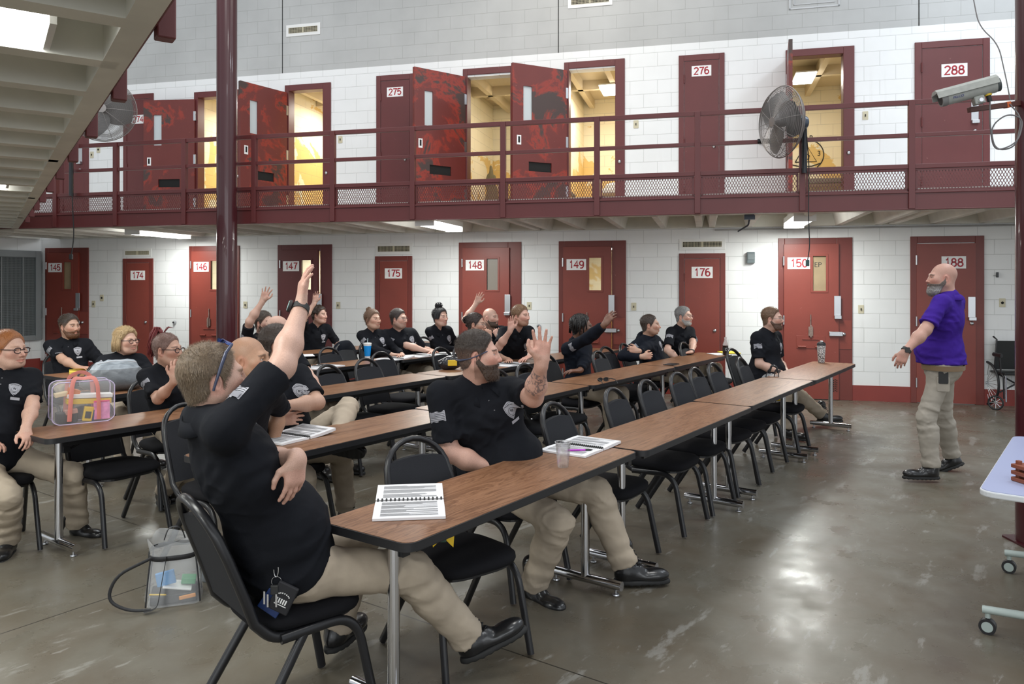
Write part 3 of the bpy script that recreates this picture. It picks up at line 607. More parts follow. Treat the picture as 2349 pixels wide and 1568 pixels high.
# ceiling of the hall, out of frame
# ================================================================ tables and chairs
def make_table():
    t = empty('folding_table'); L, Wd = 1.82, .47
    MB().prism([(x + L / 2, y + Wd / 2) for x, y in rrect(L - .012, Wd - .012, .045, 5)], .712, .737).obj('tabletop', M_WOOD, t)
    mb = MB(); o = [(x + L / 2, y + Wd / 2) for x, y in rrect(L, Wd, .05, 5)]; i_ = [(x + L / 2, y + Wd / 2) for x, y in rrect(L - .012, Wd - .012, .045, 5)]; n = len(o)
    vs = [(x, y, z) for z in (.704, .7355) for x, y in o] + [(x, y, z) for z in (.704, .7355) for x, y in i_]; fs = []
    for k in range(n): l = (k + 1) % n; fs += [(k, l, n + l, n + k), (2 * n + k, 3 * n + k, 3 * n + l, 2 * n + l), (n + k, n + l, 3 * n + l, 3 * n + k), (k, 2 * n + k, 2 * n + l, l)]
    mb.add(vs, fs); mb.obj('edge_band', M_EDGE, t, smooth=50)
    mb = MB().box(.12, L - .12, .07, .085, .665, .712); mb.box(.12, L - .12, Wd - .085, Wd - .07, .665, .712)
    mb.obj('under_shade', M_BLACK, t)  # black strips standing for the dark shade below the tabletop
    for x in (.17, L - .17):
        lg = MB().cyl((x, Wd / 2, .05), (x, Wd / 2, .70), .024, 20).obj('leg', M_CHROME, t, smooth=40)
        MB().cyl((x, .015, .055), (x, Wd - .015, .055), .025, 20).obj('foot_bar', M_CHROME, lg, smooth=40)
        for y in (.05, Wd - .05): MB().lathe([(.016, .0), (.020, .004), (.018, .010), (.006, .014), (.006, .032)], 14, Matrix.Translation((x, y, 0))).obj('glide', M_STEEL, lg, smooth=40)
        s = 1 if x < 1 else -1
        mb = MB().box(x - .03, x + .03, Wd / 2 - .15, Wd / 2 + .15, .69, .712); mb.box(x + s * .03 - .02, x + s * .03 + .02, Wd / 2 - .04, Wd / 2 + .04, .60, .70)
        mb.tube([(x + s * .02, Wd / 2, .60), (x + s * .30, Wd / 2, .70)], .008, 8); mb.cyl((x + s * .05, Wd / 2 - .05, .65), (x + s * .05, Wd / 2 + .05, .65), .016, 10)
        mb.obj('folding_bracket', M_BLACK, t)
    return t
T0 = make_table(); T_used = [0]
def put_table(off, a, label, dy=0.0):
    o = T0 if not T_used[0] else copy_tree(T0); T_used[0] = 1
    p = rowp(off + dy, a); o.location = p; o.rotation_euler = (0, 0, math.atan2(RD.y, RD.x)); tag(o, label, 'table', 'rows of narrow folding tables')
ORD = ['first', 'second', 'third', 'fourth', 'fifth']
for off, st_, n, nm in ((0, 0, 4, 'front'), (1.48, .34, 4, 'second'), (2.95, .12, 4, 'third'), (4.42, 1.02, 3, 'fourth'), (5.9, 1.56, 3, 'fifth')):
    for i in range(n): put_table(off, st_ + i * 1.838, 'brown laminate folding table, %s from the left in the %s row' % (ORD[i], nm), (0, .03, .01, .02)[i] if nm != 'front' else (0, -.035, -.02, -.03)[i])
def make_chair():
    t = empty('banquet_chair')
    # backrest arch, raked back
    def back(x, h): k = (h - .44) / .45; return (x, -.205 - .145 * k - .03 * k * k, h)
    pts = [(.190, .04, .388), (.187, -.14, .385)] + [back(.187, .46), back(.183, .56), back(.176, .70)]
    for k in range(1, 12):
        a = PI * k / 12; pts.append(back(.170 * math.cos(a), .735 + .155 * math.sin(a)))
    pts += [back(-.176, .70), back(-.183, .56), back(-.187, .46), (-.187, -.14, .385), (-.190, .04, .388)]
    pts = round_path(pts[:3], .06)[:-1] + pts[2:-2] + round_path(pts[-3:], .06)[1:]
    MB().tube(pts, .0150, 12, r2=.0185).obj('back_frame', M_BLACK, t, smooth=50)
    mb = MB(); vs = []; fs = []; nx = 8; rows = 9
    for s in (0, 1):
        for i in range(rows):
            h = .47 + .325 * i / (rows - 1)
            for j in range(nx + 1):
                x = (-1 + 2 * j / nx) * (.176 - .012 * i / (rows - 1)); q = back(x, h)
                hh = q[2] + (.022 * (1 - (2 * j / nx - 1) ** 2) if i == rows - 1 else 0)
                vs.append((x, q[1] + (.016 if s else -.010) + (.008 * math.sin(PI * i / (rows - 1)) * math.sin(PI * j / nx) if s else 0), hh))
    m_ = rows * (nx + 1)
    for i in range(rows - 1):
        for j in range(nx):
            a = i * (nx + 1) + j; fs.append((a, a + nx + 1, a + nx + 2, a + 1)); fs.append((m_ + a, m_ + a + 1, m_ + a + nx + 2, m_ + a + nx + 1))
    for i in range(rows - 1):
        for j in (0, nx): a = i * (nx + 1) + j; b = a + nx + 1; fs.append((a, m_ + a, m_ + b, b) if j == 0 else (a, b, m_ + b, m_ + a))
    for j in range(nx): a = j; fs.append((a, a + 1, m_ + a + 1, m_ + a)); a = (rows - 1) * (nx + 1) + j; fs.append((a, m_ + a, m_ + a + 1, a + 1))
    mb.add(vs, fs).obj('backrest', M_VINYL, t, smooth=60)
    # seat cushion: rounded trapezoid, domed
    mb = MB(); ring = []
    for k in range(40):
        a = 2 * PI * k / 40; c, s = math.cos(a), math.sin(a); e = .55
        x = .215 * abs(c) ** e * (1 if c > 0 else -1); y = .215 * abs(s) ** e * (1 if s > 0 else -1)
        x *= 1 + .06 * y / .215; ring.append((x, y + .02))
    layers = [(.86, .408), (.97, .414), (1.0, .43), (.99, .447), (.93, .460), (.78, .468), (.5, .474), (.2, .476)]
    vs = []; fs = []
    for sc_, z in layers: vs += [(x * sc_, (y - .02) * sc_ + .02, z) for x, y in ring]
    for i in range(len(layers) - 1):
        for k in range(40): l = (k + 1) % 40; fs.append((i * 40 + k, i * 40 + l, (i + 1) * 40 + l, (i + 1) * 40 + k))
    fs.append(tuple(range(39, -1, -1))); fs.append(tuple(7 * 40 + k for k in range(40)))
    mb.add(vs, fs).obj('seat', M_SEAT, t, smooth=60)
    MB().prism([(x * .88, (y - .02) * .88 + .02) for x, y in ring], .396, .409).obj('seat_pan', M_BLACK, t)
    for s in (1, -1):
        MB().tube(round_path([(s * .200, -.12, .385), (s * .205, .175, .398), (s * .225, .255, .01)], .11, 9), .0145, 12, r2=.0185).obj('leg', M_BLACK, t, smooth=50)
        MB().tube([(s * .200, -.03, .385), (s * .222, -.27, .01)], .0145, 12, r2=.0185).obj('leg', M_BLACK, t, smooth=50)
    MB().cyl((-.2, -.07, .375), (.2, -.07, .375), .009, 10).obj('stretcher', M_BLACK, t, smooth=40)
    return t
C0 = make_chair(); C_used = [0]
def put_chair(x, y, fdeg, label, group='black banquet chairs at the tables'):
    o = C0 if not C_used[0] else copy_tree(C0); C_used[0] = 1
    o.location = (x, y, 0); o.rotation_euler = (0, 0, math.radians(fdeg - 90)); tag(o, label, 'chair', group); return o
ROWF = math.degrees(math.atan2(-RN.y, -RN.x))               # sitters face this way
for off, a, dy, lb in ((.36, .70, -16, 'empty black chair at the front table, between the two nearest men'), (.37, 2.12, 2, 'empty black chair just right of the man with the tattooed forearm'),
        (.37, 2.93, 2, 'empty black chair at the front row, first of the close group right of centre'), (.37, 3.47, 0, 'empty black chair at the front row, second of the close group right of centre'), (.37, 4.05, -3, 'empty black chair at the front row, third of the close group right of centre'),
        (.39, 4.52, 2, 'empty black chair at the front row, fourth of the close group right of centre'), (.40, 4.98, 0, 'empty black chair at the front row, last of the close group right of centre'), (.36, 5.66, 3, 'empty black chair at the front row with a clear bag on its seat'),
        (1.75, 3.42, 3, 'empty black chair in the second row, behind the tattooed forearm'), (1.80, 3.90, 0, 'empty black chair in the second row, left of the man with dreadlocks'),
        (1.90, 5.50, 2, 'empty black chair in the second row, right of the man with dreadlocks'), (2.1, 6.03, -2, 'empty black chair just left of the man in the hooded top'),
        (1.62, 7.22, 0, 'empty black chair between the hooded man and the grey-haired man'), 
        (3.24, 2.83, 4, 'empty black chair in the third row below the open notebook'), (3.38, 3.42, 0, 'empty black chair in the third row in front of the blue cup'), (3.78, 4.02, -2, 'empty black chair set back in the third row'),
        (3.62, 4.84, 0, 'empty black chair beside the black bag in the third row'), (3.22, .66, 4, 'empty black chair behind the clear bag with pink straps'),
        (4.72, 4.12, 0, 'empty black chair in the fourth row beside the young man raising his hand')):
    p = rowp(off, a); put_chair(p.x, p.y, ROWF + dy, lb)
p = rowp(5.02, 4.66); put_chair(p.x, p.y, ROWF + 6, 'black chair with a dark jacket over its back, left of the brown-haired woman')
# ================================================================ people: implicit surfaces turned into meshes
f32 = np.float32
class Field:
    def __init__(s, lo, hi, h):
        s.lo = np.array(lo, dtype=float); s.h = h; s.n = np.maximum(3, np.ceil((np.array(hi) - s.lo) / h).astype(int) + 1)
        s.F = np.full(tuple(s.n), 1.0, f32); s.ax = [(s.lo[i] + h * np.arange(s.n[i])).astype(f32) for i in range(3)]
    def blk(s, lo, hi):
        a = np.clip(np.floor((np.array(lo) - s.lo) / s.h).astype(int), 0, s.n); b = np.clip(np.ceil((np.array(hi) - s.lo) / s.h).astype(int) + 1, 0, s.n)
        sl = tuple(slice(a[i], b[i]) for i in range(3))
        if any(b[i] <= a[i] for i in range(3)): return None, None
        return sl, (s.ax[0][sl[0]][:, None, None], s.ax[1][sl[1]][None, :, None], s.ax[2][sl[2]][None, None, :])
    def comb(s, sl, d, k, op):
        F = s.F[sl]
        if op == 'u': hh = np.maximum(k - np.abs(F - d), 0) / k; s.F[sl] = np.minimum(F, d) - hh * hh * k * .25
        else: d = -d; hh = np.maximum(k - np.abs(F - d), 0) / k; s.F[sl] = np.maximum(F, d) + hh * hh * k * .25
    def cap(s, a, b, ra, rb=None, k=.02, op='u', clip=(), flat=None):
        rb = ra if rb is None else rb; a = np.array(a, float); b = np.array(b, float); m = max(ra, rb) * (1.6 if flat else 1) + k + 2 * s.h
        sl, P = s.blk(np.minimum(a, b) - m, np.maximum(a, b) + m)
        if sl is None: return
        ab = b - a; L2 = max(ab @ ab, 1e-9); q = [P[i] - f32(a[i]) for i in range(3)]
        t = np.clip((q[0] * ab[0] + q[1] * ab[1] + q[2] * ab[2]) / L2, 0, 1)
        e = [q[i] - t * f32(ab[i]) for i in range(3)]
        if flat:                                            # (axis, factor): squash along an axis
            ax, fc = flat; dd = (e[0] * ax[0] + e[1] * ax[1] + e[2] * ax[2]) * (1 / fc - 1)
            e = [e[i] + dd * f32(ax[i]) for i in range(3)]
        d = np.sqrt(e[0] ** 2 + e[1] ** 2 + e[2] ** 2) - (ra + t * (rb - ra))
        for pt, nn in clip: d = np.maximum(d, (P[0] - pt[0]) * nn[0] + (P[1] - pt[1]) * nn[1] + (P[2] - pt[2]) * nn[2])
        s.comb(sl, d.astype(f32), k, op)
    def ell(s, c, r, R=None, k=.02, op='u', clip=()):
        c = np.array(c, float); r = np.array(r, float); m = max(r) + k + 2 * s.h
        sl, P = s.blk(c - m, c + m)
        if sl is None: return
        q = [P[i] - f32(c[i]) for i in range(3)]
        if R is not None: q = [q[0] * R[i][0] + q[1] * R[i][1] + q[2] * R[i][2] for i in range(3)]
        k0 = np.sqrt((q[0] / r[0]) ** 2 + (q[1] / r[1]) ** 2 + (q[2] / r[2]) ** 2); k1 = np.sqrt((q[0] / r[0] ** 2) ** 2 + (q[1] / r[1] ** 2) ** 2 + (q[2] / r[2] ** 2) ** 2) + 1e-6
        d = k0 * (k0 - 1) / k1
        for pt, nn in clip: d = np.maximum(d, (P[0] - pt[0]) * nn[0] + (P[1] - pt[1]) * nn[1] + (P[2] - pt[2]) * nn[2])
        s.comb(sl, d.astype(f32), k, op)
    def grid(s): return s.ax[0][:, None, None], s.ax[1][None, :, None], s.ax[2][None, None, :]
    def disp(s, fn): s.F = (s.F + fn(*s.grid())).astype(f32)
    def mesh(s, F=None):
        F = s.F if F is None else F; I = F < 0; n = s.n
        c = [(0, 0, 0), (1, 0, 0), (0, 1, 0), (1, 1, 0), (0, 0, 1), (1, 0, 1), (0, 1, 1), (1, 1, 1)]
        S = sum(I[a:n[0] - 1 + a, b:n[1] - 1 + b, d:n[2] - 1 + d].astype(np.int8) for a, b, d in c)
        ids = np.argwhere((S > 0) & (S < 8)); 
        if len(ids) == 0: return np.zeros((0, 3)), []
        V = np.stack([F[ids[:, 0] + a, ids[:, 1] + b, ids[:, 2] + d] for a, b, d in c], 1)
        P = np.zeros((len(ids), 3)); cnt = np.zeros(len(ids))
        for i in range(8):
            for ax in range(3):
                if c[i][ax]: continue
                j = i + (1, 2, 4)[ax]; va, vb = V[:, i], V[:, j]; m = (va < 0) != (vb < 0); t = np.where(m, va / np.where(m, va - vb, 1), 0)
                p = np.tile(np.array(c[i], float), (len(ids), 1)); p[:, ax] += t; P[m] += p[m]; cnt += m
        P = (P / cnt[:, None] + ids) * s.h + s.lo
        vid = np.full(tuple(n), -1, np.int32); vid[ids[:, 0], ids[:, 1], ids[:, 2]] = np.arange(len(ids)); faces = []
        for ax in range(3):
            o1, o2 = [(1, 2), (2, 0), (0, 1)][ax]; sa = [slice(0, -1) if i == ax else slice(1, -1) for i in range(3)]
            A = I[tuple(sa)]; sb = list(sa); sb[ax] = slice(1, None); B = I[tuple(sb)]; e = np.argwhere(A != B)
            off = np.array([0 if i == ax else 1 for i in range(3)]); e = e + off; fl = A[A != B]
            d1 = np.zeros(3, int); d1[o1] = 1; d2 = np.zeros(3, int); d2[o2] = 1
            q = [vid[tuple((e - x).T)] for x in (d1 * 0, d1, d1 + d2, d2)]; Q = np.stack(q, 1); Q[~fl] = Q[~fl][:, ::-1]; Q = Q[(Q >= 0).all(1)]; faces.append(Q)
        return P, np.concatenate(faces)
def make_obj(name, V, Fc, m, parent, loc=None, col=None, smooth=True):
    V = np.asarray(V, float)
    if loc is not None: V = V - np.array(loc)
    me = bpy.data.meshes.new(name)
    if isinstance(Fc, np.ndarray) and len(Fc):
        me.vertices.add(len(V)); me.vertices.foreach_set('co', V.ravel().astype(f32)); k = Fc.shape[1]
        me.loops.add(Fc.size); me.loops.foreach_set('vertex_index', Fc.ravel().astype(np.int32)); me.polygons.add(len(Fc))
        me.polygons.foreach_set('loop_start', np.arange(0, Fc.size, k, dtype=np.int32)); me.update(calc_edges=True); me.validate()
    else: me.from_pydata([tuple(v) for v in V], [], [tuple(f) for f in Fc])
    if smooth: me.polygons.foreach_set('use_smooth', np.ones(len(me.polygons), bool))
    if col is not None and len(me.vertices) == len(col):
        at = me.color_attributes.new('Col', 'FLOAT_COLOR', 'POINT'); c = np.ones((len(V), 4), f32); c[:, :3] = col; at.data.foreach_set('color', c.ravel())
    me.materials.append(m); me.update(); o = bpy.data.objects.new(name, me); COL.objects.link(o)
    if parent is not None: o.parent = parent
    return o
def vnoise(x, y, z, s=1.0, seed=0.0):                        # cheap smooth pseudo-noise
    x = x * s + seed; y = y * s - seed * .7; z = z * s + seed * 1.3
    return (np.sin(1.7 * x + 1.3 * np.sin(1.1 * y + .7 * z)) + np.sin(1.9 * y + 1.2 * np.sin(1.3 * z + .9 * x)) + np.sin(1.5 * z + 1.4 * np.sin(1.2 * x - .8 * y))) / 3
# materials driven by vertex colour (skin tone, lips, brows; never light or shade)
def colmat(name, rough, bump=.1, bs=300, sub=.0, stretch=None):
    m, nt, b, tc = newmat(name); a = nt.nodes.new('ShaderNodeVertexColor'); a.layer_name = 'Col'; v = tc.outputs['Object']
    if stretch:
        mp = nt.nodes.new('ShaderNodeMapping'); mp.inputs['Scale'].default_value = stretch; nt.links.new(v, mp.inputs[0]); v = mp.outputs[0]
    n = noise_n(nt, v, bs, 3); c = mixc(nt, .22 if not stretch else .55, a.outputs[0], ramp(nt, n, [(.3, (.35, .35, .35)), (.7, (1.25, 1.25, 1.25))]), 'MULTIPLY')
    nt.links.new(c, b.inputs['Base Color']); b.inputs['Roughness'].default_value = rough
    if sub: b.inputs['Subsurface Weight'].default_value = sub; b.inputs['Subsurface Radius'].default_value = (.010, .004, .002); b.inputs['Subsurface Scale'].default_value = .5
    bp = nt.nodes.new('ShaderNodeBump'); bp.inputs['Strength'].default_value = bump; bp.inputs['Distance'].default_value = .001
    nt.links.new(n, bp.inputs['Height']); nt.links.new(bp.outputs[0], b.inputs['Normal']); return m
M_SKIN = colmat('skin', .48, .12, 260, .0); M_HAIR = colmat('hair', .5, .9, 240, stretch=(1, 1, .35)); M_EYE = colmat('eye', .12, 0, 10)
def cloth(name, col, rough=.85, sheen=.1, bs=900, var=.08):
    return mat(name, col, rough, bump=.35, bscale=bs, var=var, vscale=12, spec=.12)
M_POLO = cloth('black_polo_cloth', (.0100, .0110, .0145)); M_HOOD = cloth('black_sweater_cloth', (.008, .010, .016)); M_PURP = cloth('purple_polo_cloth', (.050, .018, .25), var=.12)
M_KHAKI = cloth('khaki_cloth', (.43, .36, .28), .85, .05, 700, .06); M_KHAKI2 = cloth('stone_khaki_cloth', (.37, .335, .285), .85, .05, 700, .06)
M_LEATHER = mat('black_boot_leather', (.010, .010, .011), .28, bump=.3, bscale=60, coat=.2); M_SOLE = mat('black_rubber', (.012, .012, .012), .7)
M_PATCH = mat('grey_patch_thread', (.42, .42, .46), .8, bump=.4, bscale=900); M_PATCHD = mat('dark_patch_thread', (.06, .06, .07), .8); M_BTN = mat('button', (.16, .16, .17), .4)
M_BELT = mat('tan_belt', (.20, .13, .07), .55); M_GFRAME = mat('glasses_frame', (.03, .012, .014), .3); M_GWIRE = mat('thin_wire_frame', (.25, .25, .26), .3, .8)
M_SOCK = mat('black_sock', (.012, .012, .013), .95)
def nrm(v): v = np.array(v, float); return v / max(np.linalg.norm(v), 1e-9)
def rotv(v, ax, a): ax = nrm(ax); v = np.array(v, float); return v * math.cos(a) + np.cross(ax, v) * math.sin(a) + ax * (ax @ v) * (1 - math.cos(a))
def ik(a, t, l1, l2, pole):
    a = np.array(a, float); t = np.array(t, float); d = t - a; L = np.linalg.norm(d); mx = (l1 + l2) * .995
    if L > mx: d = d / L * mx; t = a + d; L = mx
    L = max(L, abs(l1 - l2) + .02); u = d / max(np.linalg.norm(d), 1e-6); c = (l1 * l1 + L * L - l2 * l2) / (2 * l1 * L); c = max(-1, min(1, c)); p = np.array(pole, float); p = p - u * (p @ u); p = nrm(p)
    return a + u * l1 * c + p * l1 * math.sqrt(max(0, 1 - c * c)), t
def hand(F, w, d, n, side, curl=.3, spread=.12, s=1.0, thumb=.6, fist=0, k=.008):
    w = np.array(w, float); d = nrm(d); n = nrm(np.array(n, float) - d * (np.array(n, float) @ d)); x = np.cross(d, n) * (1 if side == 'R' else -1)
    P = lambda a, b, c: w + (x * a + d * b + n * c) * s
    F.cap(P(.012, .012, 0), P(.018, .075, 0), .026 * s, .024 * s, k=.02, flat=(n, .62)); F.cap(P(-.012, .012, 0), P(-.020, .070, 0), .024 * s, .021 * s, k=.02, flat=(n, .62)); F.cap(P(.02, .03, .008), P(.03, .055, .014), .015 * s, .012 * s, k=.018)
    for i, (bx, by, L, r) in enumerate(((.029, .086, .076, .0092), (.0095, .091, .084, .0094), (-.0105, .087, .078, .0088), (-.029, .077, .061, .0078))):
        c = curl[i] if isinstance(curl, (list, tuple)) else curl * (1 + .12 * i); sp = spread * (1.5 - i) ; dd = rotv(d, n, -sp * (1 if side == 'R' else -1)); dd = nrm(dd)
        # bend towards the palm normal
        p = P(bx, by - .012, 0); a = 0
        for q, (fr, br) in enumerate(((.45, .55), (.30, 1.0), (.25, .8))):
            a += c * br; v = dd * math.cos(a) + n * math.sin(a); e = p + v * L * fr * s; F.cap(p, e, (r - .0008 * q) * s, (r - .0008 * (q + 1)) * s, k=k if q == 0 else .004); p = e
    t0 = P(.024, .022, .004); t1 = t0 + (x * .030 + d * .026 + n * .010 * (1 + thumb)) * s; t2 = t1 + (x * .012 * (1.4 - thumb) + d * .030 + n * .012 * thumb) * s; t3 = t2 + (d * .024 + n * .010 * thumb - x * .002) * s
    F.cap(t0, t1, .0155 * s, .012 * s, k=.014); F.cap(t1, t2, .0115 * s, .010 * s, k=.006); F.cap(t2, t3, .0100 * s, .0082 * s, k=.004)
def face_color(q, tone, opt):
    x, y, z = q[:, 0], q[:, 1], q[:, 2]; c = np.tile(np.array(tone, f32), (len(q), 1))
    def blob(cx, cy, cz, rx, ry, rz, col, amt, soft=.35):
        d = np.sqrt(((np.abs(x) - cx) / rx) ** 2 + ((y - cy) / ry) ** 2 + ((z - cz) / rz) ** 2); m = np.clip((1 + soft - d) / soft, 0, 1)[:, None] * amt; c[:] = c * (1 - m) + np.array(col, f32) * m
    red = np.array(tone) * np.array([1.12, .80, .78])
    blob(.045, .07, -.028, .025, .03, .02, red, .45, .8); blob(0, .115, -.032, .016, .02, .014, red, .5, .8); blob(.078, -.01, -.01, .02, .03, .034, red, .5, .5)
    blob(0, .098, -.0655, .027, .018, .0080, opt.get('lip', np.array(tone) * np.array([.92, .52, .52])), .75, .4)
    hc = opt.get('brow', opt.get('hair', (.05, .03, .02)))
    zb = .0260 + .05 * (np.abs(x) - .015) * (np.abs(x) < .035) + (.001 - .30 * (np.abs(x) - .035)) * (np.abs(x) >= .035)
    m = ((np.abs(x) > .012) & (np.abs(x) < .052) & (y > .05)).astype(f32) * np.clip((.0055 - np.abs(z - zb)) / .003, 0, 1); m = (m * opt.get('browa', .8))[:, None]; c = c * (1 - m) + np.array(hc, f32) * m
    st = opt.get('stubble', 0)
    if st: 
        zl = np.interp(y, [-.02, .0, .04, .10], [-.02, -.02, -.05, -.045]); m = (np.clip((zl - z) / .008, 0, 1) * (y > -.015) * np.clip((z + .135) / .02, 0, 1) * st)[:, None]; c = c * (1 - m) + np.array(opt.get('beardc', hc), f32) * m
    sc = opt.get('scalp', 0)
    if sc:
        zl = np.interp(y, [-.11, -.06, -.02, .03, .06, .09], [-.05, -.05, -.01, .03, .068, .080]); m = (np.clip((z - zl) / .010, 0, 1) * sc)[:, None]; c = c * (1 - m) + np.array(hc, f32) * m
    return c
def build_head(P, HM, neck_w, res, parent, loc):
    # HM: 4x4 head frame (x right, y forward, z up), neck_w: neck base in the world
    s = P.get('hs', 1.0); inv = HM.inverted(); nb = np.array(inv @ Vector(neck_w)); wd = P.get('fat', 1.0) * (.95 if P.get('fem') else 1); fem = P.get('fem', 0)
    F = Field((-.125, -.16, -.24), (.125, .155, .15), res)
    F.ell((0, -.018, .032), (.0755, .097, .089), k=.02); F.ell((0, .022, -.035), (.062 * wd, .076, .078), k=.045)
    F.ell((0, .045, -.02), (.056 * wd, .047, .055), k=.03)
    F.cap((-.030 * wd, .045, -.085), (.030 * wd, .045, -.085), .027, k=.03); F.ell((0, .073, -.092), (.022, .016, .018), k=.022)
    for sx in (-1, 1):
        F.cap((sx * .056 * wd, -.002, -.055), (sx * .028 * wd, .055, -.088), .020 * wd, .018, k=.03); F.ell((sx * .042, .062, -.018), (.020, .020, .018), k=.03)
    if wd > 1.08: F.ell((0, .035, -.105), (.050 * wd, .048, .030), k=.03)
    nr = P.get('neck', .058) * wd ** .5; F.cap((0, -.022, -.05), tuple(nb), nr, nr * 1.08, k=.045)
    skull = F.F.copy()
    F.cap((-.032, .080, .024), (.032, .080, .024), .013 * (1 - .4 * fem), k=.018)
    for sx in (-1, 1): F.ell((sx * .0315, .096, .003), (.0185, .016, .0125), k=.016, op='s')
    F.cap((0, .089, .014), (0, .110, -.028), .0085, .0115, k=.014); F.ell((0, .112, -.031), (.0115, .011, .0095), k=.008)
    for sx in (-1, 1):
        F.ell((sx * .0125, .102, -.035), (.0075, .010, .0075), k=.006); F.ell((sx * .0065, .110, -.044), (.0035, .006, .004), k=.003, op='s')
        F.cap((sx * .046, .070, .004), (sx * .032, .0872, .0112), .0052, k=.005); F.cap((sx * .032, .0872, .0112), (sx * .018, .080, .003), .0052, .0036, k=.005)
        F.cap((sx * .045, .070, .000), (sx * .032, .0860, -.0072), .0042, k=.005); F.cap((sx * .032, .0860, -.0072), (sx * .018, .080, -.001), .0042, k=.005)
        R = [nrm((1, sx * -.25, .0)), nrm((sx * .25, 1, -.2)), nrm((0, .2, 1))]
        F.ell((sx * .079, -.010, -.008), (.0085, .0185, .031), R, k=.008); F.ell((sx * .086, -.004, -.006), (.006, .009, .018), R, k=.006, op='s'); F.ell((sx * .076, .002, -.036), (.006, .008, .009), k=.008)
    F.cap((-.024, .085, -.060), (0, .0985, -.0585), .0046, .0060, k=.006); F.cap((0, .0985, -.0585), (.024, .085, -.060), .0060, .0046, k=.006)
    F.cap((-.021, .085, -.070), (0, .0965, -.0725), .0050, .0070, k=.007); F.cap((0, .0965, -.0725), (.021, .085, -.070), .0070, .0050, k=.007)
    sm = P.get('smile', 0); F.cap((-.028, .088, -.0655 + .008 * sm), (0, .105, -.0655), .0019, k=.003, op='s'); F.cap((0, .105, -.0655), (.028, .088, -.0655 + .008 * sm), .0019, k=.003, op='s')
    V, Q = F.mesh(); col = face_color(V, P['tone'], P)
    A = np.array(HM); tr = lambda U: (U * s) @ A[:3, :3].T + A[:3, 3]
    # eyes
    for sx in (-1, 1):
        mb = MB(); vs = []; n = 20; cols = []
        for i in range(n + 1):
            for j in range(n): a = PI * i / n; b = 2 * PI * j / n; vs.append((math.sin(a) * math.cos(b), math.cos(a), math.sin(a) * math.sin(b))); cols.append((.01, .01, .01) if a < .17 else (P.get('iris', (.10, .06, .03)) if a < .46 else (.52, .47, .45)))
        fs = [(i * n + j, i * n + (j + 1) % n, (i + 1) * n + (j + 1) % n, (i + 1) * n + j) for i in range(n) for j in range(n)]
        ga = P.get('gaze', 0.0); U = np.array(vs); c, q = math.cos(ga), math.sin(ga); U = np.stack([U[:, 0] * c + U[:, 1] * q, -U[:, 0] * q + U[:, 1] * c, U[:, 2]], 1)
        U = U * .0116 + np.array((sx * .0318, .0764, .0020)); make_obj('eye', tr(U), fs, M_EYE, parent, loc, np.array(cols))
    x, y, z = F.grid(); hs_ = P.get('style', 'short'); hc = np.array(P.get('hair', (.04, .025, .015)), f32)
    def strands(V, n, L, w, dirf, seed=1, name='hair_strands', colv=None):
        rng = np.random.default_rng(seed); nn = []; idx = rng.integers(0, len(V), n); P0 = V[idx]
        out = nrm_rows(P0 - np.array((0, -.01, .01))); D = dirf(P0, out); D = nrm_rows(D + rng.normal(0, P.get('sr', .13), D.shape)); side = nrm_rows(np.cross(D, out)); Lr = L * rng.uniform(.6, 1.2, (n, 1))
        P0 = P0 + out * .0012; A0 = P0 - side * w; B0 = P0 + side * w; C0_ = P0 + D * Lr + out * Lr * .20; vv = np.concatenate([A0, B0, C0_]); ff = np.stack([np.arange(n), np.arange(n) + n, np.arange(n) + 2 * n], 1)
        cc = (hc if colv is None else colv) * rng.uniform(.75, 1.35, (n, 1)); cc = np.concatenate([cc, cc, cc * 1.1])
        return vv, ff, np.clip(cc, 0, 1)
    hair_o = None
    if hs_ != 'bald':
        fr = P.get('front', .078); 
        zl = np.interp(y, [-.13, -.085, -.045, -.018, -.006, .014, .024, .038, .050, .066, .085], [-.085 if not fem else -.10, -.082, -.06, -.012, -.030, -.026, .000, .018, .040, fr - .008, fr + .004]).astype(f32)
        if P.get('recede'): zl = zl + (.014 * np.clip((np.abs(x) - .02) / .02, 0, 1) * (y > .03)).astype(f32)
        ear = np.clip(1 - (np.abs(y + .008) / .022) ** 2, 0, 1) * (z < .018)
        tt = (P.get('ht', .012) * .8) * np.clip(.35 + (z + .02) / .08, P.get('side', .35), 1.0) + .002
        nz = min(.0016, P.get('hn', .003)) if P.get('hf', 160) > 100 else P['hn']; tt = tt + nz * vnoise(x, y, z, P.get('hf', 160), P.get('seed', 1)) + nz * .7 * vnoise(x, y, z, P.get('hf', 160) * 2.3, 3)
        tt = tt * np.clip((z - zl) / (.022 if fem else .030), 0, 1) ** .6 + .0008
        H = np.maximum(skull - tt, (zl - z) + .0015 * vnoise(x, y, z, 300, 2)); H = np.maximum(H, -(np.sqrt(((np.abs(x) - .083) / 1.) ** 2 + ((y + .010) / .9) ** 2 + ((z + .010) / 1.3) ** 2) - .027))
        H = np.maximum(H, -(skull + .004))
        HV, HQ = F.mesh(H.astype(f32)); hcol = np.tile(hc, (len(HV), 1)); dz_ = HV[:, 2] - np.interp(HV[:, 1], [-.006, .014, .024, .038, .050, .066, .085], [-.030, -.026, .000, .018, .040, fr - .008, fr + .004]); m = (np.clip(1 - dz_ / .013, 0, 1) * (HV[:, 1] > 0) * .55)[:, None]; hcol = hcol * (1 - m) + np.array(P['tone']) * .8 * m
        fade = P.get('fade', 0)
        if fade: m = np.clip((.045 - HV[:, 2]) / .05, 0, 1)[:, None] * fade; hcol = hcol * (1 - m) + np.array(P['tone']) * .72 * m
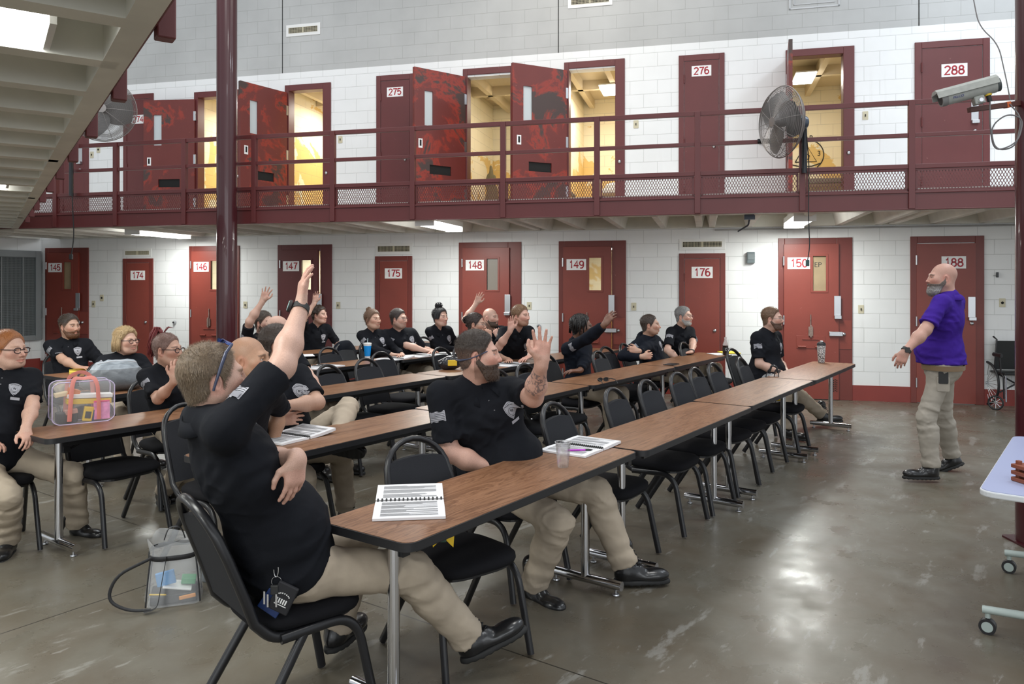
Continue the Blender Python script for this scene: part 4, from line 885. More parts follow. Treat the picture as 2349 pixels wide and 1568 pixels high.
        if P.get('grey'): m = (.5 + .5 * vnoise(HV[:, 0], HV[:, 1], HV[:, 2], 200, 4))[:, None] * P['grey']; hcol = hcol * (1 - m) + .42 * m
        extraV = []; extraF = []; 
        if res < .0043 or P.get('strands'):
            df = P.get('dirf') or (lambda p, o: np.stack([p[:, 0] * 4, np.where(p[:, 2] > .06, -.4, -.5) + 0 * p[:, 0], np.where(p[:, 2] > .05, .10, -1.0)], 1) + o * .16)
            vv, ff, cc = strands(HV, P.get('ns', 4500), P.get('sl', .011), .00045 if res < .0036 else .0010, df)
            make_obj('hair_strands', tr(vv), ff, M_HAIR, parent, loc, cc, smooth=False)
        hair_o = make_obj('hair', tr(HV), HQ, M_HAIR, parent, loc, hcol)
    if P.get('beard'):
        bt = P['beard']; zl = np.interp(y, [-.02, -.004, .012, .04, .07, .12], [-.2, .005, -.022, -.050, -.052, -.048]).astype(f32)
        bt = bt * np.clip(.45 + (y - .01) / .06, .45, 1.0)
        B = np.maximum(skull - bt - .25 * bt * vnoise(x, y, z, 170, 5) - .25 * bt * vnoise(x, y, z, 400, 6) - bt * 1.0 * np.clip((-z - .075) / .03, 0, 1.6) * (y > .03), (z - zl)); B = np.maximum(B, -(z + P.get('blen', .130))); B = np.maximum(B, -y - .004 - .6 * (z + .04))
        B = np.maximum(B, -(np.sqrt((x / .021) ** 2 + ((y - .100) / .03) ** 2 + ((z + .066) / .0085) ** 2) - 1) * .008)
        B = np.maximum(B, -(skull + .003))
        BV, BQ = F.mesh(B.astype(f32)); bc = np.array(P.get('beardc', P.get('hair', (.05, .03, .02))), f32); bcol = np.tile(bc, (len(BV), 1))
        if P.get('bgrey'): m = (np.clip((-BV[:, 2] - .06) / .04, 0, 1) * P['bgrey'])[:, None]; bcol = bcol * (1 - m) + .40 * m
        bo = make_obj('beard', tr(BV), BQ, M_HAIR, parent, loc, bcol)
        if res < .0036:
            vv, ff, cc = strands(BV, 3500, .010, .0005, lambda p, o: o * .6 + np.array((0, .2, -1.0)), 5, colv=bc); make_obj('beard_strands', tr(vv), ff, M_HAIR, bo, None if False else loc, cc, smooth=False)
    gl = P.get('glasses')
    if gl:
        mb = MB(); r_, gm = (.0014, M_GWIRE) if gl == 'wire' else (.0030, M_GFRAME); L = lambda v: tuple(np.array(v))
        for sx in (-1, 1):
            ring = [(sx * .032 + .0235 * math.copysign(abs(math.cos(a)) ** .7, math.cos(a)), .106 - .004 * abs(math.cos(a)), .000 + .0165 * math.copysign(abs(math.sin(a)) ** .8, math.sin(a))) for a in [2 * PI * k / 20 for k in range(20)]]
            mb.tube(ring, r_, 6, closed=True); mb.tube([(sx * .056, .102, .006), (sx * .074, .088, .007), (sx * .080, .03, .008), (sx * .080, -.012, .006), (sx * .078, -.028, -.010)], r_, 6)
        mb.tube([(-.009, .107, .003), (0, .110, .005), (.009, .107, .003)], r_, 6)
        go = make_obj('glasses', tr(np.array(mb.v)), mb.f, gm, parent, loc)
    return tr(V), Q, col, tr, F, skull, hair_o
def nrm_rows(a): return a / np.maximum(np.linalg.norm(a, axis=1, keepdims=True), 1e-9)
BOOT = {}
def boot_mesh(kind):
    if kind in BOOT: return BOOT[kind]
    F = Field((-.08, -.13, -.02), (.08, .24, .26), .006); low = kind == 'shoe'
    F.ell((0, -.03, .045), (.040, .065, .05), k=.03); F.ell((0, .085, .040), (.046, .095, .034), k=.04); F.ell((0, .13, .045), (.043, .065, .032), k=.02); F.cap((0, -.03, .06), (0, .03, .07), .036, .030, k=.03)
    F.cap((0, -.035, .07), (0, -.045, .10 if low else .20), .042, .047, k=.03)
    F.disp(lambda x, y, z: .0012 * np.sin(z * 260) * (z > .09) * (y > -.05) + 0 * x); F.F = np.maximum(F.F, (.018 - F.grid()[2]) + 0 * F.F).astype(f32)
    V, Q = F.mesh(); me = make_obj('boot', V, Q, M_LEATHER, None).data
    S = Field((-.08, -.13, -.03), (.08, .24, .06), .006); S.ell((0, -.035, .01), (.041, .067, .04), k=.02); S.ell((0, .092, .01), (.046, .109, .04), k=.06)
    x, y, z = S.grid(); S.F = np.maximum(np.maximum(S.F, z - .026), -z + .0 + .004 * (np.sin(y * 190) > .2)).astype(f32); V, Q = S.mesh(); ms = make_obj('sole', V, Q, M_SOLE, None).data
    mb = MB()
    if not low:
        for k in range(6): z0 = .075 + k * .018; y0 = .052 - k * .009; mb.tube([(-.022, y0 - .01, z0), (0, y0 + .006, z0 + .004), (.022, y0 - .01, z0)], .003, 6)
    else:
        for k in range(4): mb.tube([(-.02, .06 - k * .014, .068 + k * .007), (.02, .056 - k * .014, .068 + k * .007)], .0028, 6)
    ml = mb.obj('laces', M_SOCK).data
    for nm in ('boot', 'sole', 'laces'):
        o = [o for o in bpy.data.objects if o.data in (me, ms, ml)]
        for q in o: bpy.data.objects.remove(q)
    BOOT[kind] = (me, ms, ml); return BOOT[kind]
def put_boot(parent, loc, ankle, yaw, pitch=0, kind='boot', s=1.0, roll=0, fr=None):
    me, ms, ml = boot_mesh(kind); b = bpy.data.objects.new('boot' if kind == 'boot' else 'shoe', me); COL.objects.link(b); b.parent = parent
    M = Matrix.Rotation(yaw - PI / 2, 4, 'Z') @ Matrix.Rotation(pitch, 4, 'X') @ Matrix.Rotation(roll, 4, 'Y') @ Matrix.Scale(s, 4)
    if fr is not None:
        y_ = Vector(fr[0]).normalized(); z_ = Vector(fr[1]); z_ = (z_ - y_ * z_.dot(y_)).normalized(); x_ = y_.cross(z_); M = Matrix(((x_.x, y_.x, z_.x, 0), (x_.y, y_.y, z_.y, 0), (x_.z, y_.z, z_.z, 0), (0, 0, 0, 1))) @ Matrix.Scale(s, 4)
    off = M @ Vector((0, -.035, .085)); b.matrix_local = Matrix.Translation(Vector(ankle) - Vector(loc) - off) @ M
    for nm, d in (('sole', ms), ('laces', ml)): c = bpy.data.objects.new(nm, d); COL.objects.link(c); c.parent = b
    return b
SHIELD = [(0, .045), (.018, .040), (.036, .030), (.034, .005), (.026, -.018), (.014, -.036), (0, -.050), (-.014, -.036), (-.026, -.018), (-.034, .005), (-.036, .030), (-.018, .040)]
def patch(bvh, c, n, up, polys, parent, loc, name, s=1.0):
    n = Vector(n).normalized(); up = Vector(up); up = (up - n * up.dot(n)).normalized(); x = up.cross(n); first = None
    for i, (poly, m, nm) in enumerate(polys):
        cx = sum(p[0] for p in poly) / len(poly); cy = sum(p[1] for p in poly) / len(poly); vs = [(cx, cy)]; k = len(poly); den = []
        for a, b in zip(poly, poly[1:] + poly[:1]): den += [a, ((a[0] + b[0]) / 2, (a[1] + b[1]) / 2)]
        poly = den; k = len(poly)
        for f_ in (.35, .7, 1.0): vs += [(cx + (p[0] - cx) * f_, cy + (p[1] - cy) * f_) for p in poly]
        V = []; ok = True
        for px, py in vs:
            o = Vector(c) + x * px * s + up * py * s; h = bvh.ray_cast(o, n, .5)
            if h[0] is None: ok = False; break
            V.append(h[0] + n * (.0022 + .0007 * i))
        if not ok: continue
        fs = [(0, 1 + j, 1 + (j + 1) % k) for j in range(k)]
        for r in range(2): fs += [(1 + r * k + j, 1 + (r + 1) * k + j, 1 + (r + 1) * k + (j + 1) % k, 1 + r * k + (j + 1) % k) for j in range(k)]
        o = make_obj(nm if i else name, [tuple(v) for v in V], fs, m, parent if i == 0 else first, loc)
        if i == 0: first = o
    return first
def scalep(p, f, dx=0, dy=0): return [(a * f + dx, b * f + dy) for a, b in p]
CIRC = [(math.cos(2 * PI * k / 12), math.sin(2 * PI * k / 12)) for k in range(12)]
BADGE = [(SHIELD, M_PATCH, 'badge'), (scalep(SHIELD, .88), M_PATCHD, 'badge_line'), (scalep(SHIELD, .84), M_PATCH, 'badge_field')] + [([(-.024 + q * .0068, .022 + .0060 * math.sin((q + .3) / 7.2 * PI)), (-.0195 + q * .0068, .022 + .0060 * math.sin((q + .7) / 7.2 * PI)), (-.0195 + q * .0068, .0275 + .0060 * math.sin((q + .7) / 7.2 * PI)), (-.024 + q * .0068, .0275 + .0060 * math.sin((q + .3) / 7.2 * PI))], M_PATCHD, 'badge_letter') for q in range(7)] + [(scalep(CIRC, .0185, 0, -.003), M_PATCHD, 'badge_ring'), (scalep(CIRC, .0172, 0, -.003), M_PATCH, 'badge_seal'), ([(-.008, .004), (-.002, .009), (.002, .004), (-.001, -.004), (-.006, -.006)], M_PATCHD, 'badge_figure'), ([(.004, .006), (.009, .004), (.007, -.008), (.002, -.010), (.003, -.001)], M_PATCHD, 'badge_figure'), ([(-.010, -.026), (.010, -.026), (.007, -.030), (-.007, -.030)], M_PATCHD, 'badge_foot')]
def rc(x0, x1, y0, y1): return [(x0, y0), (x1, y0), (x1, y1), (x0, y1)]
BAR = [(rc(-.026, .026, -.0085, .0085), M_PATCH, 'rank_tape')]
FLAG = [(rc(-.042, .042, -.026, .026), M_PATCH, 'flag_patch')] + [(rc(-.040 if y < 0 else -.002, .040, y, y + .0025), M_PATCHD, 'flag_stripe') for y in (-.021, -.013, -.005, .003, .011, .019)] + [(rc(-.040, -.004, .002, .024), mat('flag_canton', (.22, .22, .25), .8), 'flag_canton')]
FLAGR = [(scalep([(-a, b) for a, b in p][::-1], 1), m, n) for p, m, n in FLAG]
TAPE = [(rc(-.040, .040, -.007, .007), M_POLO, 'name_tape')] + [(rc(-.034 + i * .0098, -.034 + i * .0098 + .0062, -.0035, .0035), M_PATCH, 'name_letter') for i in range(7)]
def wr(d): a = math.radians(d); return np.array((math.cos(a), math.sin(a), 0.0))
person_n = [0]
def person(label, loc, f, head, hy, hp=0, sh=None, s=1.0, g=0, belly=0, R=None, L=None, sleeve='short', top='polo', res=.0045, hres=.004, feet=None, chair=None, pants=None, shoes='boot', stand=False, knees=None, group=None, pel_h=None, **P):
    root_loc = np.array((loc[0], loc[1], 0.0)); root = empty('person', tuple(root_loc)); tag(root, label, 'person', group)
    fd = wr(f); rt = wr(f - 90); sh = f if sh is None else sh; sf = wr(sh); sr = wr(sh - 90); up = np.array((0, 0, 1.))
    ph = pel_h or (.575 if not stand else .95); pel = root_loc + up * ph
    hc = np.array(W(*head)) if not isinstance(head, np.ndarray) else head
    hf = wr(hy) * math.cos(math.radians(hp)) + up * math.sin(math.radians(hp)); hr = wr(hy - 90); hu = np.cross(hr, hf)
    rl_ = math.radians(P.get('roll', 0)); hr2 = hr * math.cos(rl_) - hu * math.sin(rl_); hu = hu * math.cos(rl_) + hr * math.sin(rl_); hr = hr2
    HM = Matrix(((hr[0], hf[0], hu[0], hc[0]), (hr[1], hf[1], hu[1], hc[1]), (hr[2], hf[2], hu[2], hc[2]), (0, 0, 0, 1)))
    nb = hc - up * P.get('nd', .150) * s - hf * .035 * s; nb[:2] = nb[:2] + (pel[:2] - nb[:2]) * .10 - (sf * .02)[:2]
    ax = nrm(nb - pel); tl = np.linalg.norm(nb - pel); shc = nb - ax * .055 * s; sw = P.get('sw', .165 if not P.get('fem') else .150) * s + g * .35
    shR, shL = shc + sr * sw, shc - sr * sw; cf = nrm(sf - ax * (sf @ ax)); cr = np.cross(cf, ax); Rm = [cr, cf, ax]; pf = nrm(fd); pr = rt; Rp = [pr, pf, up]
    if P.get('shrug'): shR = shR + up * P['shrug'][0]; shL = shL + up * P['shrug'][1]
    ua, fa = .285 * s, .255 * s
    def localp(r_, f_, u_): return root_loc + sr * r_ + sf * f_ + up * u_
    arms = {}
    for side, spec, S0, sg in (('R', R, shR, 1), ('L', L, shL, -1)):
        spec = dict(spec or {}); mode = spec.get('m', 'lap'); fd_ = fd
        if mode == 'lap': t = root_loc + rt * sg * .07 + fd * .25 + up * .665; pole = -fd * .5 + rt * sg * .7 - up * .7; hd = fd * .6 - rt * sg * .8 - up * .1; hn = -up + fd * .3; cu = .5
        elif mode == 'table': t = root_loc + rt * sg * spec.get('x', .14) + fd * spec.get('y', .40) + up * .775; pole = rt * sg * .8 - up * .8 - fd * .3; hd = fd * .6 - rt * sg * .75; hn = -up; cu = .25
        elif mode == 'at': t = np.array(W(*spec['p'])) if len(spec['p']) == 3 and not spec.get('w') else np.array(spec['p'], float); pole = np.array(spec.get('pole', -up + rt * sg * .5), float); hd = np.array(spec.get('d', (0, 0, 1)), float); hn = np.array(spec.get('n', (0, -1, 0)), float); cu = spec.get('c', .2)
        if 'pole' in spec: pole = np.array(spec['pole'], float)
        if 'd' in spec: hd = np.array(spec['d'], float)
        if 'n' in spec: hn = np.array(spec['n'], float)
        cu = spec.get('c', cu); el, wri = ik(S0, t, ua, fa, pole); arms[side] = (S0, el, wri, hd, hn, cu, spec)
    # ---- skin: head and neck, arms and hands, hidden trunk
    hV, hQ, hC, tr, HF, skull, hair_o = build_head(P, HM @ Matrix.Scale(s if s > 1 else 1, 4) if False else HM, tuple(nb - ax * .03), hres, root, root_loc)
    tone = np.array(P['tone'], f32); Vs, Qs, Cs = [hV], [hQ], [hC]; base = len(hV); am = (1 + g * 1.3) * (.92 if P.get('fem') else 1)
    for side in ('R', 'L'):
        S0, el, wri, hd, hn, cu, spec = arms[side]; st_ = S0 + (el - S0) * (.25 if sleeve == 'short' else .8)
        pts = np.array([S0, el, wri, wri + nrm(hd) * .2]); lo = pts.min(0) - .085; hi = pts.max(0) + .085
        if sleeve == 'long': lo = np.minimum(el, wri) - .13; hi = np.maximum(el, wri) + .13; lo = np.minimum(lo, wri + nrm(hd) * .2 - .06); hi = np.maximum(hi, wri + nrm(hd) * .2 + .06)
        A = Field(lo, hi, res); ar = P.get('arm', 1.0) * am
        if sleeve == 'short': A.cap(S0 + (el - S0) * .35, S0 + (el - S0) * .6, .038 * ar * s, .044 * ar * s, k=.03); A.cap(S0 + (el - S0) * .6, el, .045 * ar * s, .038 * ar * s, k=.03)
        A.cap(el, el + (wri - el) * .35, .039 * ar * s, .042 * ar * s, k=.03); A.cap(el + (wri - el) * .35, wri - (wri - el) * .06, .041 * ar * s, .0265 * ar ** .5 * s, k=.03); A.cap(wri - (wri - el) * .08, wri + nrm(hd) * .02, .0265 * ar ** .5 * s, .024 * s, k=.02, flat=(nrm(hn), .82))
        hand(A, wri + nrm(hd) * .008, hd, hn, side, cu, spec.get('sp', .12), s * P.get('hand', 1.0) * .98, spec.get('th', .5))
        V, Q = A.mesh(); c = np.tile(tone, (len(V), 1)); d = np.linalg.norm(V - wri, axis=1); m = np.clip((np.linalg.norm(V - (wri + nrm(hd) * .12), axis=1) < .08) * .30, 0, 1)[:, None]; c = c * (1 - m) + tone * np.array((1.08, .80, .78)) * m
        if spec.get('tattoo'):
            md = el + (wri - el) * .52; q = V - md; v1 = nrm(wri - el); nq = vnoise(V[:, 0], V[:, 1], V[:, 2], 85, 2) + .5 * vnoise(V[:, 0], V[:, 1], V[:, 2], 210, 5); m = ((np.abs(q @ v1) < .075) & (np.abs(nq) < .20) & (q @ np.array(spec['tattoo']) > .005)).astype(f32)[:, None] * .68; c = c * (1 - m) + np.array((.07, .075, .09)) * m
        Vs.append(V); Qs.append(Q + base); Cs.append(c); base += len(V)
    T = Field(np.minimum(pel, nb) - .18, np.maximum(pel, nb) + .14, .014); T.cap(pel, nb - ax * .06, .09, .07, k=.03); T.cap(shR, shL, .035, k=.03); T.cap(nb - ax * .08, nb, .06, .05, k=.03); V, Q = T.mesh(); Vs.append(V); Qs.append(Q + base); Cs.append(np.tile(tone, (len(V), 1)))
    body = make_obj('body', np.concatenate(Vs), np.concatenate(Qs), M_SKIN, root, root_loc, np.concatenate(Cs))
    # ---- shirt
    sm = M_POLO if top == 'polo' else (M_PURP if top == 'purple' else M_HOOD); ch = hres < .0035
    pts = np.array([pel, nb, arms['R'][0], arms['L'][0], arms['R'][1], arms['L'][1]] + ([arms['R'][2], arms['L'][2]] if sleeve == 'long' else [])); S = Field(pts.min(0) - .30, pts.max(0) + np.array((.32, .32, .16)), .0075 if ch else .010)
    k = tl / .52; fw = P.get('chest', 1.0)
    S.ell(pel + ax * .00 + pf * .0, ((.168 + g) * s, (.125 + g * .8 + belly * .4) * s, .13), Rp, k=.08); S.ell(pel + ax * (.15 if not belly else .125) * k + cf * (.015 + belly * .55), ((.150 + g * 1.1) * s, (.118 + g + belly * .75) * s, .15 * k), Rm, k=.09)
    S.ell(pel + ax * .34 * k + cf * .012, ((.165 + g * .8) * s * fw, (.115 + g * .7) * s, .16 * k), Rm, k=.09)
    if fem_ := P.get('bust', 0): S.ell(pel + ax * .33 * k + cf * (.07), ((.125 + g * .6) * s, (.065 + fem_) * s, .075), Rm, k=.07)
    S.cap(shR + (shc - shR) * .16 - ax * .02, shL + (shc - shL) * .16 - ax * .02, .060 * s + g * .25, k=.07, flat=(cf, .95)); S.cap(shR + (nb - shR) * .1, nb - ax * .01, .036 * s, .062 * s, k=.06); S.cap(shL + (nb - shL) * .1, nb - ax * .01, .036 * s, .062 * s, k=.06)
    for side in ('R', 'L'):
        S0, el, wri = arms[side][:3]; ar = P.get('arm', 1.0) * am
        if sleeve == 'short':
            u = nrm(el - S0); e = S0 + (el - S0) * P.get('slen', .80); S.cap(S0 - u * .01, e + u * .03, .055 * ar * s, .0625 * ar * s, k=.045, clip=((e, u),))
            pass
        else:
            u = nrm(wri - el); e = wri - u * .03; S.cap(S0, el, .060 * ar * s, .056 * ar * s, k=.045); S.cap(el, el + (e - el) * .4, .056 * ar * s, .055 * ar * s, k=.03); S.cap(el + (e - el) * .4, e + u * .02, .055 * ar * s, .042 * s, k=.035, clip=((e, u),))
    sd = P.get('seed', 1) * 3.1
    wa = .0035 if top != 'hood' else .005
    S.disp(lambda x, y, z: wa * (vnoise(x, y, z, 16, sd) + .6 * np.abs(vnoise(x, y, z, 30, sd + 1)) * np.sign(vnoise(x, y, z, 9, sd + 2))))
    # folds running from the armpits and across the waist
    def folds(x, y, z):
        q = (x - pel[0]) * ax[0] + (y - pel[1]) * ax[1] + (z - pel[2]) * ax[2]; lat = (x - pel[0]) * cr[0] + (y - pel[1]) * cr[1]
        return (.0042 * np.sin(q * 75 + 9 * np.abs(lat) * 4 + 2.2 * vnoise(x, y, z, 9, sd)) * np.clip(1 - np.abs(q - .10) / .14, 0, 1) + .0035 * np.sin((q - np.abs(lat) * .8) * 95 + 2 * vnoise(x, y, z, 12, sd)) * np.clip((np.abs(lat) - .07) / .08, 0, 1) * np.clip(1 - np.abs(q - .36 * k) / .12, 0, 1))
    def crease(v, e=5): return (1 - np.abs(v)) ** e
    def folds2(x, y, z):
        q = (x - pel[0]) * ax[0] + (y - pel[1]) * ax[1] + (z - pel[2]) * ax[2]; lat = (x - pel[0]) * cr[0] + (y - pel[1]) * cr[1]
        w1 = np.clip(1 - np.abs(q - .07) / .15, 0, 1); w2 = np.clip((np.abs(lat) - .06) / .07, 0, 1) * np.clip(1 - np.abs(q - .33 * k) / .17, 0, 1)
        return -.0065 * crease(vnoise(lat, q * 2.4, y, 13, sd + 7)) * (w1 + .25) - .0075 * crease(vnoise(lat * 1.6 + q, q * 1.5 - lat, y, 15, sd + 9)) * (w2 + .15) + .0015
    S.disp(folds); S.disp(folds2); zc = ph - (.095 if not stand else -.01) + P.get('hem', 0)
    zz = S.grid()[2]; S.F = np.maximum(S.F, zc - zz + 0 * S.F).astype(f32)
    if top != 'hood':                                       # open neckline
        o = nb + cf * .045 + ax * .035; S.ell(o, (.030, .035, .05), Rm, k=.01, op='s'); S.cap(nb + cf * .055 + ax * .03, nb + cf * .085 - ax * .055 * P.get('vneck', 1), .014, .004, k=.008, op='s')
    V, Q = S.mesh(); shirt = make_obj('shirt' if top != 'hood' else 'sweater', V, Q, sm, root, root_loc); bv = BVHTree.FromPolygons([tuple(v) for v in V], [tuple(int(i) for i in q) for q in Q])
    # collar
    if top != 'hood':
        mb = MB(); n = 26; rn = P.get('neck', .058) * P.get('fat', 1) ** .5 * s; vs = []; hh = .036 * s
        for i in range(n + 1):
            t = -PI * .86 + i * 2 * PI * .86 / n - PI / 2; dx = math.cos(t); dy = math.sin(t); op = abs(i - n / 2) / (n / 2); fr_ = max(0, op - .62) / .38
            dirv = cr * dx + cf * dy; b0 = nb - ax * (.018 + .030 * fr_); w_ = rn + .013 + .014 * fr_
            top_ = b0 + dirv * w_ + ax * hh * (1 - .55 * fr_); low_in = b0 + dirv * (w_ + .004) - ax * .01; fold = b0 + dirv * (w_ + .006) + ax * hh * (1 - .55 * fr_) + ax * .003; tip = b0 + dirv * (w_ + .034 + .016 * fr_) - ax * (.002 + .030 * fr_)
            vs += [low_in, top_, fold, tip, tip - ax * .004 - dirv * .002, top_ - ax * .010 + dirv * .006]
        fs = []
        for i in range(n):
            for q in range(5): a = i * 6 + q; fs.append((a, a + 1, a + 7, a + 6))
        make_obj('collar', vs, fs, sm, shirt, root_loc)
        pl = []; 
        for i in range(2 if ch else 1):
            c = nb + cf * .05 - ax * (.075 + .05 * i); h = bv.ray_cast(Vector(c + cf * .25), Vector(-cf), .5)
            if h[0] is not None and hres < .0045: make_obj('button', *(lambda mbb: (np.array(mbb.v), mbb.f))(MB().lathe([(.0042, -.001), (.0042, .0012), (.002, .0015)], 12, Matrix.Translation(h[0]) @ Vector(cf).to_track_quat('Z', 'Y').to_matrix().to_4x4())), M_BTN, shirt, root_loc)
    else:
        if P.get('hoodup'):
            mb = MB(); ring = [nb + ax * .005 + (cr * math.cos(a) * .092 + cf * math.sin(a) * .080) * s - ax * .03 * math.sin(a) for a in [2 * PI * i / 20 for i in range(20)]]; mb.tube([Vector(v) for v in ring], .030, 10, closed=True); mb.tube([Vector(nb - cf * .06 + cr * .09 - ax * .0), Vector(nb - cf * .115 - ax * .02), Vector(nb - cf * .06 - cr * .09)], .038, 10); make_obj('hood', np.array([tuple(v) for v in mb.v]), mb.f, sm, shirt, root_loc)
        else:
            mb = MB(); ring = [nb + ax * .002 + (cr * math.cos(a) * .070 + cf * math.sin(a) * .066) * s - ax * .022 * math.sin(a) for a in [2 * PI * i / 20 for i in range(20)]]; mb.tube([Vector(v) for v in ring], .014, 8, closed=True); make_obj('collar', np.array([tuple(v) for v in mb.v]), mb.f, sm, shirt, root_loc)
    if top != 'purple' and not P.get('noback'):
        b = P.get('badge', 1)
        if b:
            q = pel + ax * .375 * k - cr * .082 * s; patch(bv, q, cf, ax, BADGE, shirt, root_loc, 'badge', s * (1.0 if not P.get('bs') else P['bs'])); patch(bv, q - ax * .066 * s - cr * .01, cf, ax, BAR, shirt, root_loc, 'rank_tape', s)
            P.get('tape') and patch(bv, pel + ax * .375 * k + cr * .085 * s, cf, ax, TAPE, shirt, root_loc, 'name_tape', s)
        S0, el = arms['R'][:2]; u = nrm(el - S0); out = nrm(cr * 1.0 + cf * P.get('fo', .8)); out = nrm(np.array(P['fout'], float)) if 'fout' in P else out; out = nrm(out - u * (out @ u)); patch(bv, S0 + u * .10 * s, out, -u, FLAG, shirt, root_loc, 'flag_patch', s)
        S0, el = arms['L'][:2]
    # ---- trousers
    hipR, hipL = pel + pr * .085 * s - up * .0, pel - pr * .085 * s; tm = pants or M_KHAKI; legs = {}
    th, shk = (.43 * s, .43 * s) if not stand else (.43 * s, .42 * s)
    for side, hip, sg in (('R', hipR, 1), ('L', hipL, -1)):
        fs_ = (feet or {}).get(side); an = root_loc + fd * .44 * s + pr * sg * .12 + up * .09 if fs_ is None else np.array(fs_[0], float)
        pole = up * .9 + fd * .6 + pr * sg * .12 if not stand else fd; pole = np.array(fs_[3]) if fs_ is not None and len(fs_) > 3 else pole; kn, an = ik(hip, an, th, shk, pole); yaw = math.atan2(fd[1], fd[0]) - sg * .15 if fs_ is None else math.radians(fs_[1]); legs[side] = (hip, kn, an, yaw, 0 if fs_ is None else math.radians(fs_[2]), fs_[4] if fs_ is not None and len(fs_) > 4 else None)
    pts = np.array([pel] + [p for q in legs.values() for p in q[:3]]); Tg = Field(pts.min(0) - .20, pts.max(0) + .20, .008 if ch or stand else .011); lg = 1 + g * 2.2
    lg *= P.get('leg', 1.0)
    Tg.ell(pel - up * .005, ((.158 + g) * s, (.118 + g * .8) * s, .115), Rp, k=.05)
    if stand: Tg.ell(pel + up * .06, ((.150 + g) * s, (.112 + g * .8) * s, .08), Rp, k=.05)
    for side in ('R', 'L'):
        hip, kn, an, yaw, pt, bo_ = legs[side]; Tg.cap(hip, kn, .086 * s * lg, .066 * s * lg, k=.05); u = nrm(an - kn); e = an - u * .015; Tg.cap(kn, e + u * .05, .067 * s * lg, .067 * s * lg ** .5, k=.04, clip=((e, u),)); Tg.cap(kn + (an - kn) * .25 - fd * .012, kn + (an - kn) * .4 - fd * .012, .064 * s * lg, k=.04)
    def tf(x, y, z):
        w_ = .0045 * np.sin(z * 70 + 2.5 * vnoise(x, y, z, 11, sd)) * np.clip(1 - np.abs(z - .16) / .14, 0, 1) + .003 * vnoise(x, y, z, 22, sd + 4) + .002 * np.abs(vnoise(x, y, z, 40, sd))
        for side in ('R', 'L'):
            hip, kn, an = legs[side][:3]; r = np.sqrt((x - kn[0]) ** 2 + (y - kn[1]) ** 2 + (z - kn[2]) ** 2); w_ = w_ + .005 * np.sin(r * 95 + 1.5 * vnoise(x, y, z, 14, sd)) * np.clip(1 - np.abs(r - .11) / .08, 0, 1)
            r = np.sqrt((x - hip[0]) ** 2 + (y - hip[1]) ** 2 + (z - hip[2]) ** 2); w_ = w_ + .004 * np.sin(r * 80 + 1.5 * vnoise(x, y, z, 14, sd + 2)) * np.clip(1 - np.abs(r - .13) / .07, 0, 1)
        return w_
    def tf2(x, y, z):
        w_ = 0
        for side in ('R', 'L'):
            hip, kn, an = legs[side][:3]
            rk = np.sqrt((x - kn[0]) ** 2 + (y - kn[1]) ** 2 + (z - kn[2]) ** 2); rh = np.sqrt((x - hip[0]) ** 2 + (y - hip[1]) ** 2 + (z - hip[2]) ** 2); ra = np.sqrt((x - an[0]) ** 2 + (y - an[1]) ** 2 + (z - an[2] - .05) ** 2)
            w_ = w_ + np.clip(1 - rk / .20, 0, 1) + .8 * np.clip(1 - rh / .22, 0, 1) + .8 * np.clip(1 - ra / .16, 0, 1)
        w_ = np.clip(w_, .12, 1)
        return (-.010 * (1 - np.abs(vnoise(x, y, z * 1.5, 15, sd + 3))) ** 5 - .007 * (1 - np.abs(vnoise(x * .6, y * .6, z * 2.2, 26, sd + 5))) ** 5) * w_ + .001
    Tg.disp(tf); Tg.disp(tf2); V, Q = Tg.mesh(); trs = make_obj('trousers', V, Q, tm, root, root_loc)
    for side in ('R', 'L'):
        hip, kn, an, yaw, pt, bo_ = legs[side]; u = nrm(an - kn)
        put_boot(root, root_loc, an, yaw, pt, shoes, 1.0 * s, fr=bo_)
        if shoes != 'boot' or P.get('socks'): make_obj('sock', *(lambda m_: (np.array(m_.v), m_.f))(MB().tube([Vector(an - u * .07), Vector(an - u * .0)], .042, 14)), M_SOCK, root, root_loc)
    if chair is not None:
        put_chair(chair[0], chair[1], chair[2], 'black banquet chair under ' + chair[3])
    return dict(root=root, loc=root_loc, arms=arms, tr=tr, nb=nb, pel=pel, ax=ax, cf=cf, cr=cr, shirt=shirt, bv=bv, legs=legs, HM=HM, HF=HF, skull=skull, hair=hair_o)
# ================================================================ the people
T_PALE = (.58, .36, .28); T_MED = (.50, .30, .215); T_TAN = (.40, .215, .135); T_BROWN = (.16, .075, .045); T_RED = (.60, .35, .27)
def seat_at(off, a): p = rowp(off, a); return (p.x, p.y)
RF = ROWF
